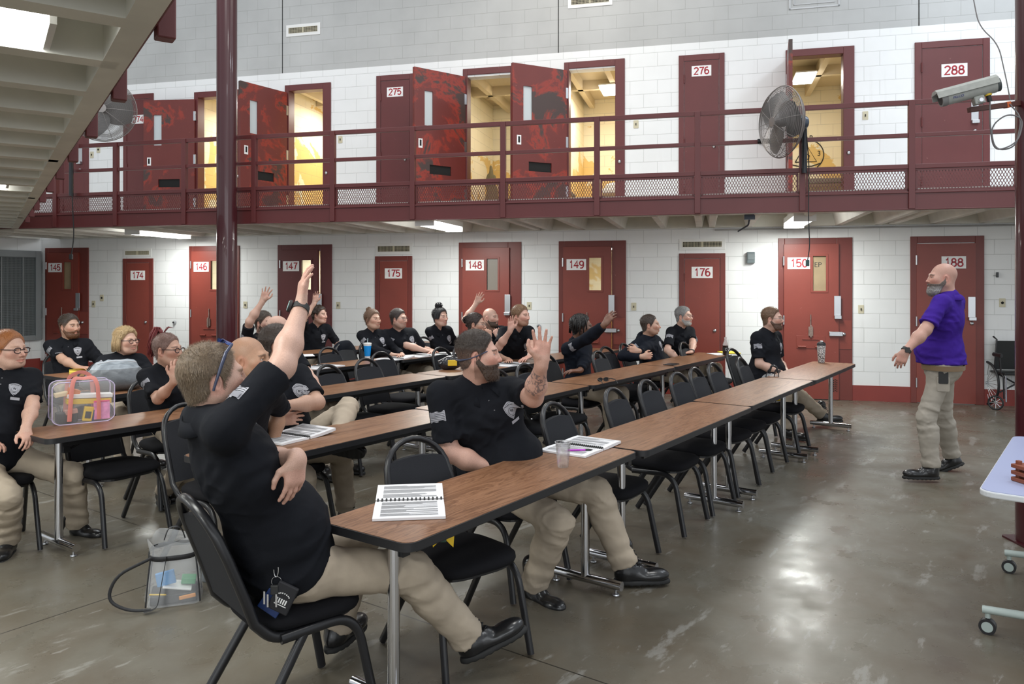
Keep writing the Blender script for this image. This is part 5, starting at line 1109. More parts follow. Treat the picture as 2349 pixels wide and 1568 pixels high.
# nearest man, raising his right arm
P1 = person('large fair-haired man nearest the camera, right arm raised, sunglasses on his head', (-.86, 2.93), 45, (490, 868, 2.68), 34, 4, sh=34, s=1.03, g=.038, belly=.035, arm=1.03,
    nd=.118, leg=1.04, R=dict(m='at', p=(690, 705, 2.90), pole=(.85, -.1, -.6), d=(.06, .10, 1), n=(.75, .35, .0), c=[.35, .30, .30, .35], sp=.05, th=.4), L=dict(m='at', p=(684, 1046, 2.70), pole=(-.2, .8, -.6), d=(-.10, -.12, -.95), n=(-.75, .6, .2), c=.25, sp=.06),
    feet={'R': (W(1075, 1462, 3.22), 12, 22, (.2, -.2, 1)), 'L': (W(770, 1440, 3.35), 70, 0, (.5, .3, .8))}, res=.0042, hres=.003, tone=T_PALE, hair=(.165, .115, .072), brow=(.22, .14, .08), ht=.007, side=.5, hn=.001, ns=20000, sl=.010, sr=.12, fout=(-.3, -.1, 1), shrug=(.03, 0), dirf=lambda p, o: np.stack([p[:, 0] * 2, np.where(p[:, 1] > 0, .9, .1) + 0 * p[:, 0], np.where(p[:, 2] > .08, 0.0, -.9)], 1) + o * .12, seed=2, fat=1.06, noback=False, badge=0, slen=.86, fo=.5, hem=-.02)
put_chair(-.86, 2.95, 41, 'black banquet chair under the large man nearest the camera')
P2 = person('bearded man with a tattooed raised forearm, seated at the front table', (-.03, 4.22), -42, (1098, 812, 4.02), -3, 0, sh=-62, s=1.04, g=.05, belly=.07, arm=1.10,
    R=dict(m='at', p=(1140, 1082, 3.97), pole=(-.8, -.3, -1), d=(.9, .1, -.3), n=(0, -.2, -1), c=.4), L=dict(m='at', p=(1243, 832, 3.72), pole=(.35, -.5, -1), d=(.02, -.05, 1), n=(.1, -1, 0), c=[.1, .05, .12, .22], sp=.17, th=.1, tattoo=(-.2, -1, 0)),
    feet={'R': (W(1222, 1345, 4.05), -50, 0), 'L': (W(1435, 1300, 4.18), 2, 0)}, res=.0042, hres=.003, tone=T_RED, hair=(.035, .022, .015), ht=.011, side=.35, hn=.0015, ns=12000, sl=.009, seed=3, fat=1.12, beard=.0075, beardc=(.055, .028, .014), stubble=.5, fade=.35, smile=.3, sw=.19, fout=(-.45, -1, .15), iris=(.05, .08, .10))
put_chair(-.02, 4.26, -44, 'black banquet chair under the bearded man with the tattoo')
P3 = person('red-haired woman with glasses at the left edge', seat_at(3.55, .05), -48, (22, 802, 4.95), -16, 0, sh=-60, s=.95, g=.055, belly=.04, bust=.03, R=dict(m='lap'), L=dict(m='at', p=W(55, 1010, 4.55), w=1, pole=(.5, .3, -.8), d=(.5, -.5, -.5), n=(-.2, -.3, -1), c=.6),
    feet={'R': (W(20, 1240, 4.72), -70, 0), 'L': (W(178, 1205, 5.05), -20, 0)}, res=.005, hres=.0034, tone=(.62, .38, .29), hair=(.36, .13, .04), brow=(.3, .14, .06), browa=.4, ht=.010, hn=.001, glasses='thick', fem=1, fat=1.08, seed=4, tape=1, front=.086, ns=6000, sl=.02, dirf=lambda p, o: np.stack([p[:, 0] * 0, -1 + 0 * p[:, 0], .15 + 0 * p[:, 0]], 1), neck=.052, slen=.75, fo=.2)
P4 = person('man with a fade haircut and ginger beard, seated at far left', seat_at(6.62, 1.98), -38, (160, 748, 8.1), -24, 0, sh=-62, s=1.0, g=.01, R=dict(m='at', p=W(190, 852, 7.75), w=1, pole=(-.5, -.2, -.8), d=(.9, -.1, 0), n=(0, 0, -1)), L=dict(m='table', y=.36),
    res=.006, hres=.0042, tone=T_MED, hair=(.035, .022, .014), ht=.013, side=.12, beard=.0055, beardc=(.12, .05, .022), fade=.75, tape=1, seed=5)
P5 = person('blonde woman with dark glasses behind the grey bag', seat_at(5.2, 1.72), -42, (290, 782, 7.15), -24, 2, sh=-58, s=.93, g=.06, bust=.03, belly=.03, R=dict(m='table'), L=dict(m='table'), res=.006, hres=.0038, tone=(.60, .37, .28), hair=(.42, .29, .14), browa=.4, ht=.022, side=.8, hn=.005, hf=60, glasses='thick', fem=1, fat=1.12, smile=.8, seed=6, front=.083, ns=5000, sl=.014, sr=.05, strands=1, neck=.052)
P6 = person('woman with a red ponytail and glasses resting her hand over her mouth', seat_at(3.62, 1.32), -38, (385, 802, 5.75), -12, 0, sh=-40, s=.94, g=.02, bust=.02, R=dict(m='at', p=(402, 872, 5.42), pole=(.25, -.4, -1), d=(-.05, .10, 1), n=(-.1, .9, .2), c=[.35, .4, .45, .5], sp=.10, th=.2), L=dict(m='table', x=.12, y=.38),
    feet={'R': (W(372, 1128, 5.72), -60, 0, (.8, -.5, .8)), 'L': (W(388, 1120, 5.9), -60, 0, (.8, -.3, .8))}, res=.005, hres=.0036, tone=(.50, .29, .21), hair=(.18, .10, .08), ht=.006, hn=.001, glasses='thick', fem=1, front=.083, seed=7, neck=.05, socks=1, shoes='shoe')
P7 = person('bald brown-skinned man leaning in behind the nearest man', seat_at(2.12, .78), -30, (572, 825, 4.02), -6, 2, sh=-40, s=1.0, g=.03, R=dict(m='lap'), L=dict(m='lap'), res=.005, hres=.003, tone=(.43, .235, .145), hair=(.02, .015, .012), browa=.55, style='bald', fat=1.08, seed=8, slen=1.0, stubble=.08, badge=0, scalp=.12, iris=(.03, .02, .01))
P8 = person('dark-haired man with folded arms and an ankle on his knee', (-1.46, 4.99), -25, (640, 790, 4.86), 6, 2, sh=-50, s=1.0, g=.02, R=dict(m='at', p=W(640, 965, 4.70), w=1, pole=(-.8, -.4, -.7), d=(.9, .1, .15), n=(-.2, .9, -.3), c=.5), L=dict(m='at', p=W(652, 930, 4.62), w=1, pole=(.9, -.2, -.6), d=(-.9, .1, -.05), n=(.2, .9, -.3), c=.6),
    leg=.92, feet={'R': ((-1.14, 5.26, .09), -25, 0, (.7, .2, .8)), 'L': (W(770, 1012, 4.88), -60, 0, (.3, .8, .45), ((.95, -.2, -.15), (-.15, .93, .37)))}, res=.005, hres=.0032, tone=T_MED, hair=(.045, .028, .02), ht=.015, side=.6, hn=.0025, ns=8000, sl=.015, seed=9, arm=1.08)
BALD = person('bald man partly hidden behind the raised arm, third row', seat_at(3.65, 2.5), -33, (640, 755, 6.85), 5, 0, s=1.0, g=.02, R=dict(m='lap'), L=dict(m='lap'), res=.006, hres=.004, tone=T_PALE, hair=(.06, .04, .03), style='bald', seed=10, glasses='wire', badge=0)
ARM = person('short-haired bearded man by the round column raising an arm', seat_at(5.1, 3.25), -35, (606, 740, 8.35), -24, 0, sh=-55, s=1.0, g=.02, R=dict(m='at', p=(603, 690, 8.15), pole=(-.6, -.2, -1), d=(.35, -.1, .9), n=(.2, -1, .05), c=.05, sp=.22, th=.0), L=dict(m='table', y=.35), res=.005, hres=.0042, tone=T_PALE, hair=(.05, .032, .022), ht=.012, side=.35, beard=.007, beardc=(.07, .032, .018), tape=1, seed=11)
BOY = person('young man with dark tousled hair raising his hand, fifth row', seat_at(6.62, 5.2), -40, (733, 722, 10.6), -22, 0, sh=-60, s=.98, R=dict(m='at', p=(722, 694, 10.4), pole=(-.6, 0, -1), d=(.15, -.1, .95), n=(.5, -.8, 0), c=.15, sp=.15), L=dict(m='table'), res=.0055, hres=.0045, tone=T_PALE, hair=(.04, .025, .018), ht=.022, side=.6, hn=.005, hf=70, seed=12)
W852 = person('brown-haired woman with her hair up behind the blue cup', seat_at(5.0, 4.88), -40, (855, 733, 9.45), -38, 4, sh=-62, s=.93, bust=.015, R=dict(m='table', x=.05, y=.3), L=dict(m='table', x=.05, y=.36), sleeve='long', res=.006, hres=.004, tone=T_MED, hair=(.14, .075, .04), ht=.014, hn=.003, fem=1, seed=13, roll=-4, neck=.048)
M912 = person('smiling man with glasses and goatee leaning on the table', seat_at(4.98, 5.45), -38, (915, 731, 9.7), -26, 0, sh=-58, s=1.02, g=.04, R=dict(m='table', x=.04, y=.32), L=dict(m='table', x=.02, y=.36), res=.006, hres=.004, tone=T_PALE, hair=(.035, .022, .018), ht=.012, side=.6, glasses='wire', smile=1, stubble=.3, seed=14, fat=1.06)
BW = person('black-haired woman with her hair piled up, fourth row', seat_at(4.92, 6.0), -40, (1010, 727, 10.1), -40, 0, sh=-60, s=.93, bust=.015, sleeve='long', R=dict(m='table', x=.05, y=.3), L=dict(m='table', x=.0, y=.36), res=.006, hres=.0042, tone=T_PALE, hair=(.008, .008, .010), ht=.016, hn=.004, fem=1, seed=15, smile=.6, neck=.048)
B4 = person('bald bearded man resting his chin on his hand and raising the other', (-.02, 10.42), -45, (1126, 728, 10.05), -35, 0, sh=-62, s=1.0, g=.01, R=dict(m='at', p=(1092, 696, 10.0), pole=(-.6, -.2, -1), d=(.4, -.1, .9), n=(.2, -1, .1), c=.05, sp=.16, th=.1), L=dict(m='at', p=(1143, 772, 9.85), pole=(.5, -.5, -1), d=(-.4, .2, .8), n=(-.3, .9, 0), c=1.2), res=.0055, hres=.0042, tone=T_PALE, style='bald', hair=(.05, .03, .02), beard=.004, beardc=(.08, .05, .035), seed=16)
BUN = person('woman with glasses and a dark bun behind the bearded man', seat_at(3.6, 5.0), -38, (1092, 743, 8.6), -14, -4, sh=-50, s=.92, R=dict(m='at', p=(1122, 775, 8.35), pole=(.1, -.5, -1), d=(-.1, .1, 1), n=(-.3, .9, 0), c=1.3), L=dict(m='table'), res=.006, hres=.004, tone=T_MED, hair=(.03, .016, .012), ht=.009, hn=.001, glasses='wire', fem=1, seed=17, front=.084, neck=.048, badge=0)
RAI = person('ginger man with a goatee raising his right hand, third row', seat_at(3.62, 5.75), -42, (1195, 724, 8.95), -38, 0, sh=-66, s=1.02, g=.02, R=dict(m='at', p=(1171, 758, 8.65), pole=(-.5, -.5, -1), d=(.05, .05, 1), n=(.5, -.9, 0), c=.1, sp=.12, th=.3), L=dict(m='at', p=W(1216, 818, 8.65), w=1, pole=(.6, 0, -.7), d=(-.5, -.5, -.15), n=(0, 0, -1), c=.2), res=.005, hres=.004, tone=T_RED, hair=(.20, .11, .055), brow=(.2, .12, .07), ht=.014, side=.3, stubble=.55, beardc=(.24, .11, .05), seed=18)
DRD = person('man with dreadlocks in a dark long-sleeved top, arm reaching forward', seat_at(2.15, 4.85), -32, (1335, 750, 7.85), -8, 0, sh=-38, s=1.02, sleeve='long', R=dict(m='at', p=(1397, 738, 7.35), pole=(-.2, -.3, -1), d=(.55, .0, .75), n=(.3, .5, -.4), c=.25, sp=.08), L=dict(m='at', p=W(1328, 862, 7.40), w=1, pole=(.8, -.2, -.5), d=(-.7, -.1, 0), n=(0, 0, -1), c=.3), res=.005, hres=.004, tone=T_BROWN, hair=(.008, .006, .006), ht=.02, hn=.004, hf=80, stubble=.5, seed=19, lip=(.22, .09, .07), top='hood', badge=0)
HOO = person('man in a black hooded top with folded arms, leaning on the table', seat_at(2.12, 6.62), -30, (1492, 745, 9.15), -18, 2, sh=-42, s=1.0, g=.02, top='hood', hoodup=1, sleeve='long', R=dict(m='at', p=W(1475, 818, 8.85), w=1, pole=(-.6, -.4, -.5), d=(.9, .2, .1), n=(-.2, .9, -.2), c=.6), L=dict(m='at', p=W(1455, 812, 8.78), w=1, pole=(.9, -.4, -.4), d=(-.9, .2, .25), n=(.2, .9, -.2), c=.6), res=.006, hres=.004, tone=T_MED, hair=(.045, .028, .02), ht=.008, side=.6, stubble=.2, smile=.6, seed=20)
GRY = person('grey-haired man with glasses and a grey goatee, second row', seat_at(2.2, 7.68), -38, (1569, 725, 10.0), -38, 0, sh=-58, s=1.02, g=.02, R=dict(m='at', p=W(1560, 826, 9.6), w=1, pole=(-.6, -.3, -.7), d=(.6, -.3, -.1), n=(0, 0, -1), c=.3), L=dict(m='at', p=W(1588, 826, 9.5), w=1, pole=(.9, 0, -.4), d=(-.8, -.1, -.1), n=(0, 0, -1), c=.3), res=.006, hres=.004, tone=T_PALE, hair=(.20, .20, .20), brow=(.15, .13, .12), ht=.013, side=.6, grey=.6, beard=.004, beardc=(.35, .34, .33), glasses='wire', tape=1, seed=21)
BRD = person('heavy man with a full beard and wire glasses, far end of the front row', seat_at(.80, 6.62), -42, (1772, 730, 8.5), -32, 0, sh=-52, s=1.02, g=.04, belly=.05, R=dict(m='lap'), L=dict(m='lap'), feet={'R': (W(1805, 985, 8.1), -50, 0), 'L': (W(1898, 958, 8.85), 0, 0)}, res=.006, hres=.004, tone=T_PALE, hair=(.16, .09, .05), recede=1, ht=.010, side=.5, beard=.0055, beardc=(.085, .040, .022), glasses='wire', seed=22, fat=1.1)
# occupied chairs
def ochair(off, a, d, lb): p = rowp(off, a); put_chair(p.x, p.y, ROWF + d, 'black banquet chair under ' + lb)
ochair(3.55, .05, -13, 'the red-haired woman'); ochair(6.60, 1.98, -3, 'the man with the fade haircut'); ochair(5.2, 1.72, -7, 'the blonde woman'); ochair(3.66, 1.32, -2, 'the woman with the red ponytail'); ochair(2.22, .78, 4, 'the bald brown-skinned man')
put_chair(-1.50, 5.02, -30, 'black banquet chair under the man with folded arms'); ochair(3.66, 2.38, 2, 'the bald man of the third row'); ochair(5.1, 3.25, 0, 'the man raising an arm by the column'); ochair(6.62, 5.2, -5, 'the young man raising his hand'); ochair(5.02, 5.02, -5, 'the brown-haired woman'); ochair(5.0, 5.5, -3, 'the smiling man with glasses')
ochair(4.94, 6.0, -5, 'the black-haired woman'); put_chair(-.02, 10.44, -45, 'black banquet chair under the bald bearded man'); ochair(3.62, 5.2, -3, 'the woman with the dark bun'); ochair(3.64, 5.8, -7, 'the ginger man raising his hand'); ochair(2.15, 4.85, 3, 'the man with dreadlocks'); ochair(2.14, 6.62, 5, 'the man in the hooded top'); ochair(2.2, 7.7, -3, 'the grey-haired man')
ochair(.80, 6.60, -7, 'the heavy bearded man at the far end')
# the instructor, walking
PU_ = person('bald grey-bearded man in a purple polo and khakis walking past the tables', (3.64, 6.48), 148, (2161, 637, 6.42), 168, 0, sh=134, s=1.0, g=.035, belly=.05, stand=True, pel_h=.93, top='purple', pants=M_KHAKI2, arm=1.08, sw=.185,
    L=dict(m='at', p=(2062, 826, 6.12), pole=(.7, -.4, -.4), d=(-.32, .1, -.85), n=(.5, .8, -.2), c=.4, sp=.05), R=dict(m='at', p=(2150, 850, 6.85), pole=(1, .3, 0), d=(0, .1, -1), n=(-1, 0, 0), c=.4),
    feet={'L': (W(2137, 1075, 6.36), 175, 0, (-1, .1, 0)), 'R': (W(2185, 1055, 6.72), 158, -26, (-1, .3, 0))}, shoes='shoe', res=.0045, hres=.0034, tone=(.55, .31, .24), style='bald', hair=(.12, .08, .06), beard=.010, blen=.150, beardc=(.13, .10, .085), bgrey=.9, smile=1, fat=1.1, seed=23, hem=.028, scalp=.06)
# ================================================================ things carried and laid about
def thing(name, label, cat, loc=(0, 0, 0), rz=0, group=None, mat=None):
    return tag(empty(name, loc, math.radians(rz), mat), label, cat, group)
TZ = .7385
M_PAGE = mat('paper', (.78, .78, .80), .7); M_PRINT = mat('print', (.12, .12, .13), .8)
def notebook(px, py, rz, label, pl=.28, d1=.21, d2=.21, n=18, txt=True, lift=0, th=.012, size=1):
    p = atH(px, py, TZ + .01); t = thing('notebook', label, 'notebook', (p.x, p.y, TZ), rz, 'open comb-bound training notebooks'); h = pl / 2
    def page(y0, y1, name, th, lift=0):
        mb = MB(); m = 8; vs = []
        for s_ in (0, 1):
            for i in range(m + 1):
                f_ = i / m; y = y0 + (y1 - y0) * f_; z = (th + .004 * math.sin(PI * f_) + lift * f_ * f_) if s_ else lift * f_ * f_ * .8
                vs += [(-h, y, z), (h, y, z)]
        fs = []; q = 2 * (m + 1)
        for i in range(m): a = 2 * i; fs += [(a, a + 1, a + 3, a + 2), (q + a, q + a + 2, q + a + 3, q + a + 1), (a, a + 2, q + a + 2, q + a), (a + 1, q + a + 1, q + a + 3, a + 3)]
        fs += [(0, q, q + 1, 1), (q - 2, q - 1, 2 * q - 1, 2 * q - 2)]
        o = mb.add(vs, fs).obj(name, M_PAGE, t, smooth=30)
        if txt:
            mb = MB(); y = y0 + (y1 - y0) * .12; r = random.Random(int(px) + int(y0 > 0)); sg = 1 if y1 > y0 else -1; k = 0
            while abs(y - y0) < abs(y1 - y0) * .9:
                f_ = (y - y0) / (y1 - y0); z = th + .004 * math.sin(PI * f_) + lift * f_ * f_ + .0012; k += 1
                if k % 7: x1 = h * (.8 if r.random() < .7 else r.uniform(-.2, .6)); mb.add([(-h * .8, y, z), (x1, y, z), (x1, y + sg * .0028, z), (-h * .8, y + sg * .0028, z)], [(0, 1, 2, 3)])
                y += sg * .0075
            mb.obj('printed_text', M_PRINT, o)
    page(.006, d1, 'right_page', th, lift); page(-.006, -d2, 'left_page', th * .8)
    mb = MB()
    for i in range(n):
        x = -h + .01 + (pl - .02) * i / (n - 1); mb.tube([(x, .010 * math.cos(a) , th * .55 + .011 * math.sin(a)) for a in [2 * PI * k / 12 for k in range(12)]], .0036, 6, closed=True)
    mb.obj('comb_binding', M_INK, t, smooth=60); return t
notebook(940, 1146, 7, 'open comb-bound notebook at the near end of the front table', d1=.20, d2=.24, lift=.012, n=16)
notebook(1333, 1022, -34, 'open notebook beside the clear cup and purple pen', n=22, lift=.006)
notebook(672, 997, -31, 'open notebook on the second-row table in front of the folded arms', n=20, lift=.02)
notebook(738, 840, -32, 'open notebook with a black pen at the left of the fourth-row table')
notebook(968, 814, -33, 'open notebook in front of the smiling man with glasses'); notebook(905, 821, -30, 'open notebook with a pen right of the blue cup', lift=.02)
notebook(1168, 834, -34, 'open notebook on the table behind the bearded man with the tattoo'); notebook(1016, 811, -36, 'open notebook in front of the black-haired woman', d2=.15)
def sheet(px, py, rz, label, w_=.21, d_=.28, m=M_PAGE, name='paper_sheet', cat='paper', th=.004, z=TZ):
    p = atH(px, py, z); o = MB().prism(rrect(w_, d_, .004), 0, th).obj(name, m); o.location = (p.x, p.y, z); o.rotation_euler = (0, 0, math.radians(rz)); return tag(o, label, cat)
sheet(1225, 817, 10, 'white papers under the ginger man\'s left hand'); sheet(700, 815, 20, 'white paper at the edge of the fifth-row table'); 
sheet(1650, 812, 15, 'white and blue papers beside the cola bottle'); sheet(1672, 809, 5, 'yellow notepad behind the cola bottle', m=mat('yellow_paper', (.80, .62, .04), .7), name='notepad', cat='notepad', th=.012, z=TZ + .005)
sheet(186, 853, 30, 'yellow and white book in front of the man with the fade haircut', m=mat('yellow_paper2', (.75, .60, .08), .7), name='workbook', cat='book', th=.02)
sheet(1540, 836, -33, 'black tablet lying on the second-row table', .12, .19, mat('tablet_black', (.012, .012, .014), .2), 'tablet', 'tablet', .008)
def pen(px, py, rz, label, m, z=TZ):
    p = atH(px, py, z); t = thing('pen', label, 'pen', (p.x, p.y, z + .006), rz); mb = MB(); Y = Matrix.Rotation(PI / 2, 4, 'Y')
    MB().tube([(-.065, 0, 0), (.03, 0, 0)], [.0055, .0055], 10).obj('pen_barrel', m, t, smooth=40); MB().tube([(.03, 0, 0), (.055, 0, 0), (.070, 0, 0)], [.006, .0055, .0015], 10).obj('pen_grip', M_INK, t, smooth=40); MB().tube([(-.065, 0, 0), (-.078, 0, 0)], .003, 8).obj('pen_button', M_STEEL, t)
pen(1330, 1034, 4, 'purple pen lying on the notebook beside the clear cup', mat('purple_plastic', (.45, .04, .50), .3), TZ + .012); pen(741, 837, -20, 'black pen on the notebook of the fourth row', M_INK, TZ + .014)
pen(940, 818, 70, 'black pen between the two notebooks of the fourth row', M_INK, TZ)
# clear cup
p = atH(1291, 1068, TZ); t = thing('plastic_cup', 'clear plastic cup on the front table beside the notebook', 'cup', (p.x, p.y - .02, TZ))
MB().lathe([(.026, .0), (.028, .002), (.0385, .118), (.041, .120), (.041, .124), (.037, .122), (.0265, .004), (.001, .003)], 32).obj('cup_wall', M_GLASS, t, smooth=40)
mb = MB(); mb.tube([(.0405 * math.cos(a), .0405 * math.sin(a), .123) for a in [2 * PI * k / 32 for k in range(32)]], .0014, 6, closed=True); mb.tube([(.0372 * math.cos(a), .0372 * math.sin(a), .104) for a in [2 * PI * k / 32 for k in range(32)]], .0009, 6, closed=True); mb.obj('cup_rim', mat('cup_rim_plastic', (.75, .76, .78), .25, alpha=.7), t, smooth=60)
# blue cup with straw
p = atH(843, 822, TZ); t = thing('drink_cup', 'blue and white fast-food cup with a straw before the brown-haired woman', 'cup', (p.x, p.y, TZ))
MB().lathe([(.032, 0), (.0335, .03)], 24).obj('cup_base', M_WHITE, t, smooth=40); MB().lathe([(.0337, .03), (.046, .155)], 24).obj('cup_band', mat('bright_blue', (.0, .27, .75), .4), t, smooth=40)
MB().lathe([(.0462, .155), (.048, .175), (.050, .176), (.050, .186), (.03, .19)], 24).obj('cup_lid', M_WHITE, t, smooth=40); MB().cyl((0, 0, .18), (.004, 0, .245), .004, 8).obj('straw', mat('straw', (.5, .6, .65), .3), t)
# cola bottle
p = atH(1664, 814, TZ); t = thing('soda_bottle', 'cola bottle with a black label on the second-row table', 'bottle', (p.x, p.y, TZ))
MB().lathe([(.030, 0), (.035, .01), (.033, .04), (.035, .06), (.035, .10), (.0345, .12)], 20).obj('cola', mat('cola', (.02, .008, .004), .1), t, smooth=40)
MB().lathe([(.0345, .12), (.033, .14), (.020, .175), (.014, .195), (.014, .21)], 20).obj('bottle_neck', M_GLASS, t, smooth=40); MB().lathe([(.0358, .05), (.0358, .10)], 20).obj('bottle_label', M_INK, t, smooth=40); MB().lathe([(.016, .205), (.016, .225)], 14).obj('bottle_cap', M_GLASS, t, smooth=40)
MB().tube([(.012 * math.cos(a), -.0362 - .0006 * math.cos(2 * a), .075 + .015 * math.sin(a)) for a in [2 * PI * k / 16 for k in range(16)]], .0016, 5, closed=True).obj('label_emblem', M_WHITE, t)
# patterned tumbler
def tumbler_mat():
    m, nt, b, tc = newmat('paisley_tumbler'); v = nt.nodes.new('ShaderNodeTexVoronoi'); v.feature = 'DISTANCE_TO_EDGE'; v.inputs['Scale'].default_value = 55; nt.links.new(tc.outputs['Object'], v.inputs[0])
    f = ramp(nt, v.outputs[0], [(.05, (.015, .015, .015)), (.12, (.75, .75, .75)), (.38, (.75, .75, .75)), (.46, (.02, .02, .02))]); nt.links.new(f, b.inputs['Base Color']); b.inputs['Roughness'].default_value = .25; return m
p = atH(1884, 831, TZ); t = thing('tumbler', 'black and white patterned tumbler at the far end of the front row', 'tumbler', (p.x, p.y, TZ))
MB().lathe([(.033, 0), (.036, .004), (.046, .17), (.047, .195)], 28).obj('tumbler_body', tumbler_mat(), t, smooth=40); MB().lathe([(.048, .195), (.048, .215), (.040, .225), (.030, .232), (.030, .236)], 28).obj('tumbler_lid', M_EDGE, t, smooth=40); MB().box(-.012, .012, -.022, .004, .234, .25).obj('lid_tab', M_WHITE, t, bevel=.003)
# folded sunglasses on the table
def sunglasses(parent, M, lens, name=None):
    mb = MB(); vs = []
    for sx in (-1, 1):
        ring = [(sx * .033 + .028 * math.cos(a), .0 - .010 * abs(sx * .033 + .028 * math.cos(a)) / .06, .017 * math.sin(a)) for a in [2 * PI * k / 18 for k in range(18)]]
        mb.tube([M @ Vector(v) for v in ring], .0026, 6, closed=True); mb.tube([M @ Vector(v) for v in ((sx * .060, -.008, .006), (sx * .074, -.03, .008), (sx * .080, -.08, .004), (sx * .079, -.115, -.012), (sx * .078, -.13, -.028))], [.004, .0045, .004, .0035, .003], 6)
    mb.tube([M @ Vector(v) for v in ((-.007, 0, .004), (0, .003, .006), (.007, 0, .004))], .003, 6); o = mb.obj('sunglass_frame', M_INK, parent, smooth=50); lb = MB()
    for sx in (-1, 1):
        for s_ in (0, 1): pass
        poly = [(sx * .033 + .027 * math.cos(a), .016 * math.sin(a)) for a in [2 * PI * k / 18 for k in range(18)]]; lb.prism(poly, -.001, .001, M @ Matrix.Rotation(PI / 2, 4, 'X'))
    lb.obj('sunglass_lens', lens, parent); return o
p = atH(1383, 874, TZ); t = thing('sunglasses', 'black sunglasses lying on the second-row table', 'sunglasses', (p.x, p.y, TZ + .018), 25); sunglasses(t, Matrix.Identity(4), M_INK)
M_CLEARV = mat('clear_vinyl', (.88, .90, .92), .12, alpha=.16, spec=.8); M_CLEARV2 = mat('clear_vinyl_wavy', (.85, .87, .90), .10, alpha=.28, bump=1.0, bscale=35, spec=.8)
M_PINK = mat('coral_strap', (.72, .26, .22), .7); M_LILAC = mat('lilac_piping', (.60, .52, .74), .3)
M_YEL = mat('yellow_pack', (.75, .50, .03), .5); M_PINKP = mat('pink_pack', (.80, .30, .56), .35, var=.2, vscale=40)
def clear_shell(t, w_, d_, h_, piping, r=.05, vin=M_CLEARV, name='clear_panel'):
    # a soft box of vinyl: front, back and gusset, with piping on both faces
    out = [(x, z + h_ / 2) for x, z in rrect(w_, h_, r, 6)]; n = len(out)
    def wob(i, s_): a = out[i]; return (a[0] * (1 + .01 * math.sin(i * 1.3 + s_)), 0, a[1])
    for s_, y in ((0, -d_ / 2), (1, d_ / 2)):
        vs = [(0, y * 1.15, h_ * .5)] + [(wob(i, s_)[0] * .6, y * 1.10, h_ / 2 + (wob(i, s_)[2] - h_ / 2) * .6) for i in range(n)] + [(wob(i, s_)[0], y, wob(i, s_)[2]) for i in range(n)]
        fs = [(0, 1 + i, 1 + (i + 1) % n) for i in range(n)] + [(1 + i, 1 + n + i, 1 + n + (i + 1) % n, 1 + (i + 1) % n) for i in range(n)]
        MB().add(vs, fs).obj(name, vin, t, smooth=60); MB().tube([(wob(i, s_)[0], y, wob(i, s_)[2]) for i in range(n)], .0035, 8, closed=True).obj('piping', piping, t, smooth=60)
    vs = [(wob(i, 0)[0], y, wob(i, 0)[2]) for y in (-d_ / 2, d_ / 2) for i in range(n)]; MB().add(vs, [(i, (i + 1) % n, n + (i + 1) % n, n + i) for i in range(n)]).obj('gusset', vin, t, smooth=60)
def inside(name, label, cat, M, boxes):
    t = thing(name, label, cat, mat=M); 
    for nm, m, b, R_ in boxes: o = MB().box(*b).obj(nm, m, t, bevel=.004); o.rotation_euler = (0, math.radians(R_), 0)
    return t
# clear tote with coral straps on the third-row table
A, B = atH(168, 984, TZ), atH(258, 971, TZ); ya = math.degrees(math.atan2(B.y - A.y, B.x - A.x)); c = rowp(2.95 + .20, .53); bc = Vector((-2.52, 4.83, TZ)); bm = Matrix.Translation(Vector((atH(182, 968, TZ).x, atH(182, 968, TZ).y + .03, TZ))) @ Matrix.Rotation(math.radians(38), 4, 'Z')
t = thing('clear_tote_bag', 'clear vinyl tote bag with lilac piping and coral straps on the third-row table', 'bag', mat=bm); bw, bd, bh = .36, .15, .27
clear_shell(t, bw, bd, bh, M_LILAC)
for y in (-bd / 2 - .012, bd / 2 + .012):
    pts = [(-.085, y, .02), (-.080, y * 1.15, .13), (-.070, y * 1.1, .25), (-.055, y * .9, .300), (-.0, y * .6, .325 if y > 0 else .285), (.055, y * .9, .300), (.075, y * 1.1, .25), (.082, y * 1.15, .13), (.085, y, .02)]
    MB().tube(round_path(pts, .03, 4), .013, 8, r2=.0016).obj('strap', M_PINK, t, smooth=60)
inside('snack_packs', 'yellow and white packs filling the upper part of the clear tote', 'packets', bm, [('yellow_pack', M_YEL, (-.10, .16, -.05, .03, .12, .155), 3), ('white_pack', M_WHITE, (-.10, .165, -.055, .025, .158, .185), 3), ('cream_pack', mat('cream_pack', (.72, .58, .36), .6), (-.13, -.03, -.03, .04, .19, .215), -8), ('orange_pack', mat('orange_pack', (.65, .20, .05), .5), (-.15, -.08, -.04, .03, .13, .19), 20)])
inside('pink_packet', 'pink packet at the right inside the clear tote', 'packet', bm, [('packet_body', M_PINKP, (.06, .155, -.06, .02, .012, .125), 0), ('packet_top', mat('hot_pink', (.80, .06, .25), .4), (.06, .155, -.061, .021, .125, .135), 0)])
inside('yellow_box', 'small yellow box in the middle of the clear tote', 'box', bm, [('box_body', M_YEL, (-.01, .045, -.062, -.03, .012, .105), 10), ('box_text', M_INK, (.0, .035, -.0635, -.0625, .03, .075), 10)])
inside('dark_pouch', 'dark pouch and wipes at the bottom of the clear tote', 'pouch', bm, [('pouch_body', M_EDGE, (-.15, -.03, -.05, .04, .008, .07), 0), ('wipes', mat('blush', (.55, .30, .24), .5), (-.09, -.02, -.055, .0, .07, .10), -8), ('blue_cover', mat('navy_cover', (.02, .04, .15), .4), (.048, .058, -.06, .03, .012, .09), 8)])
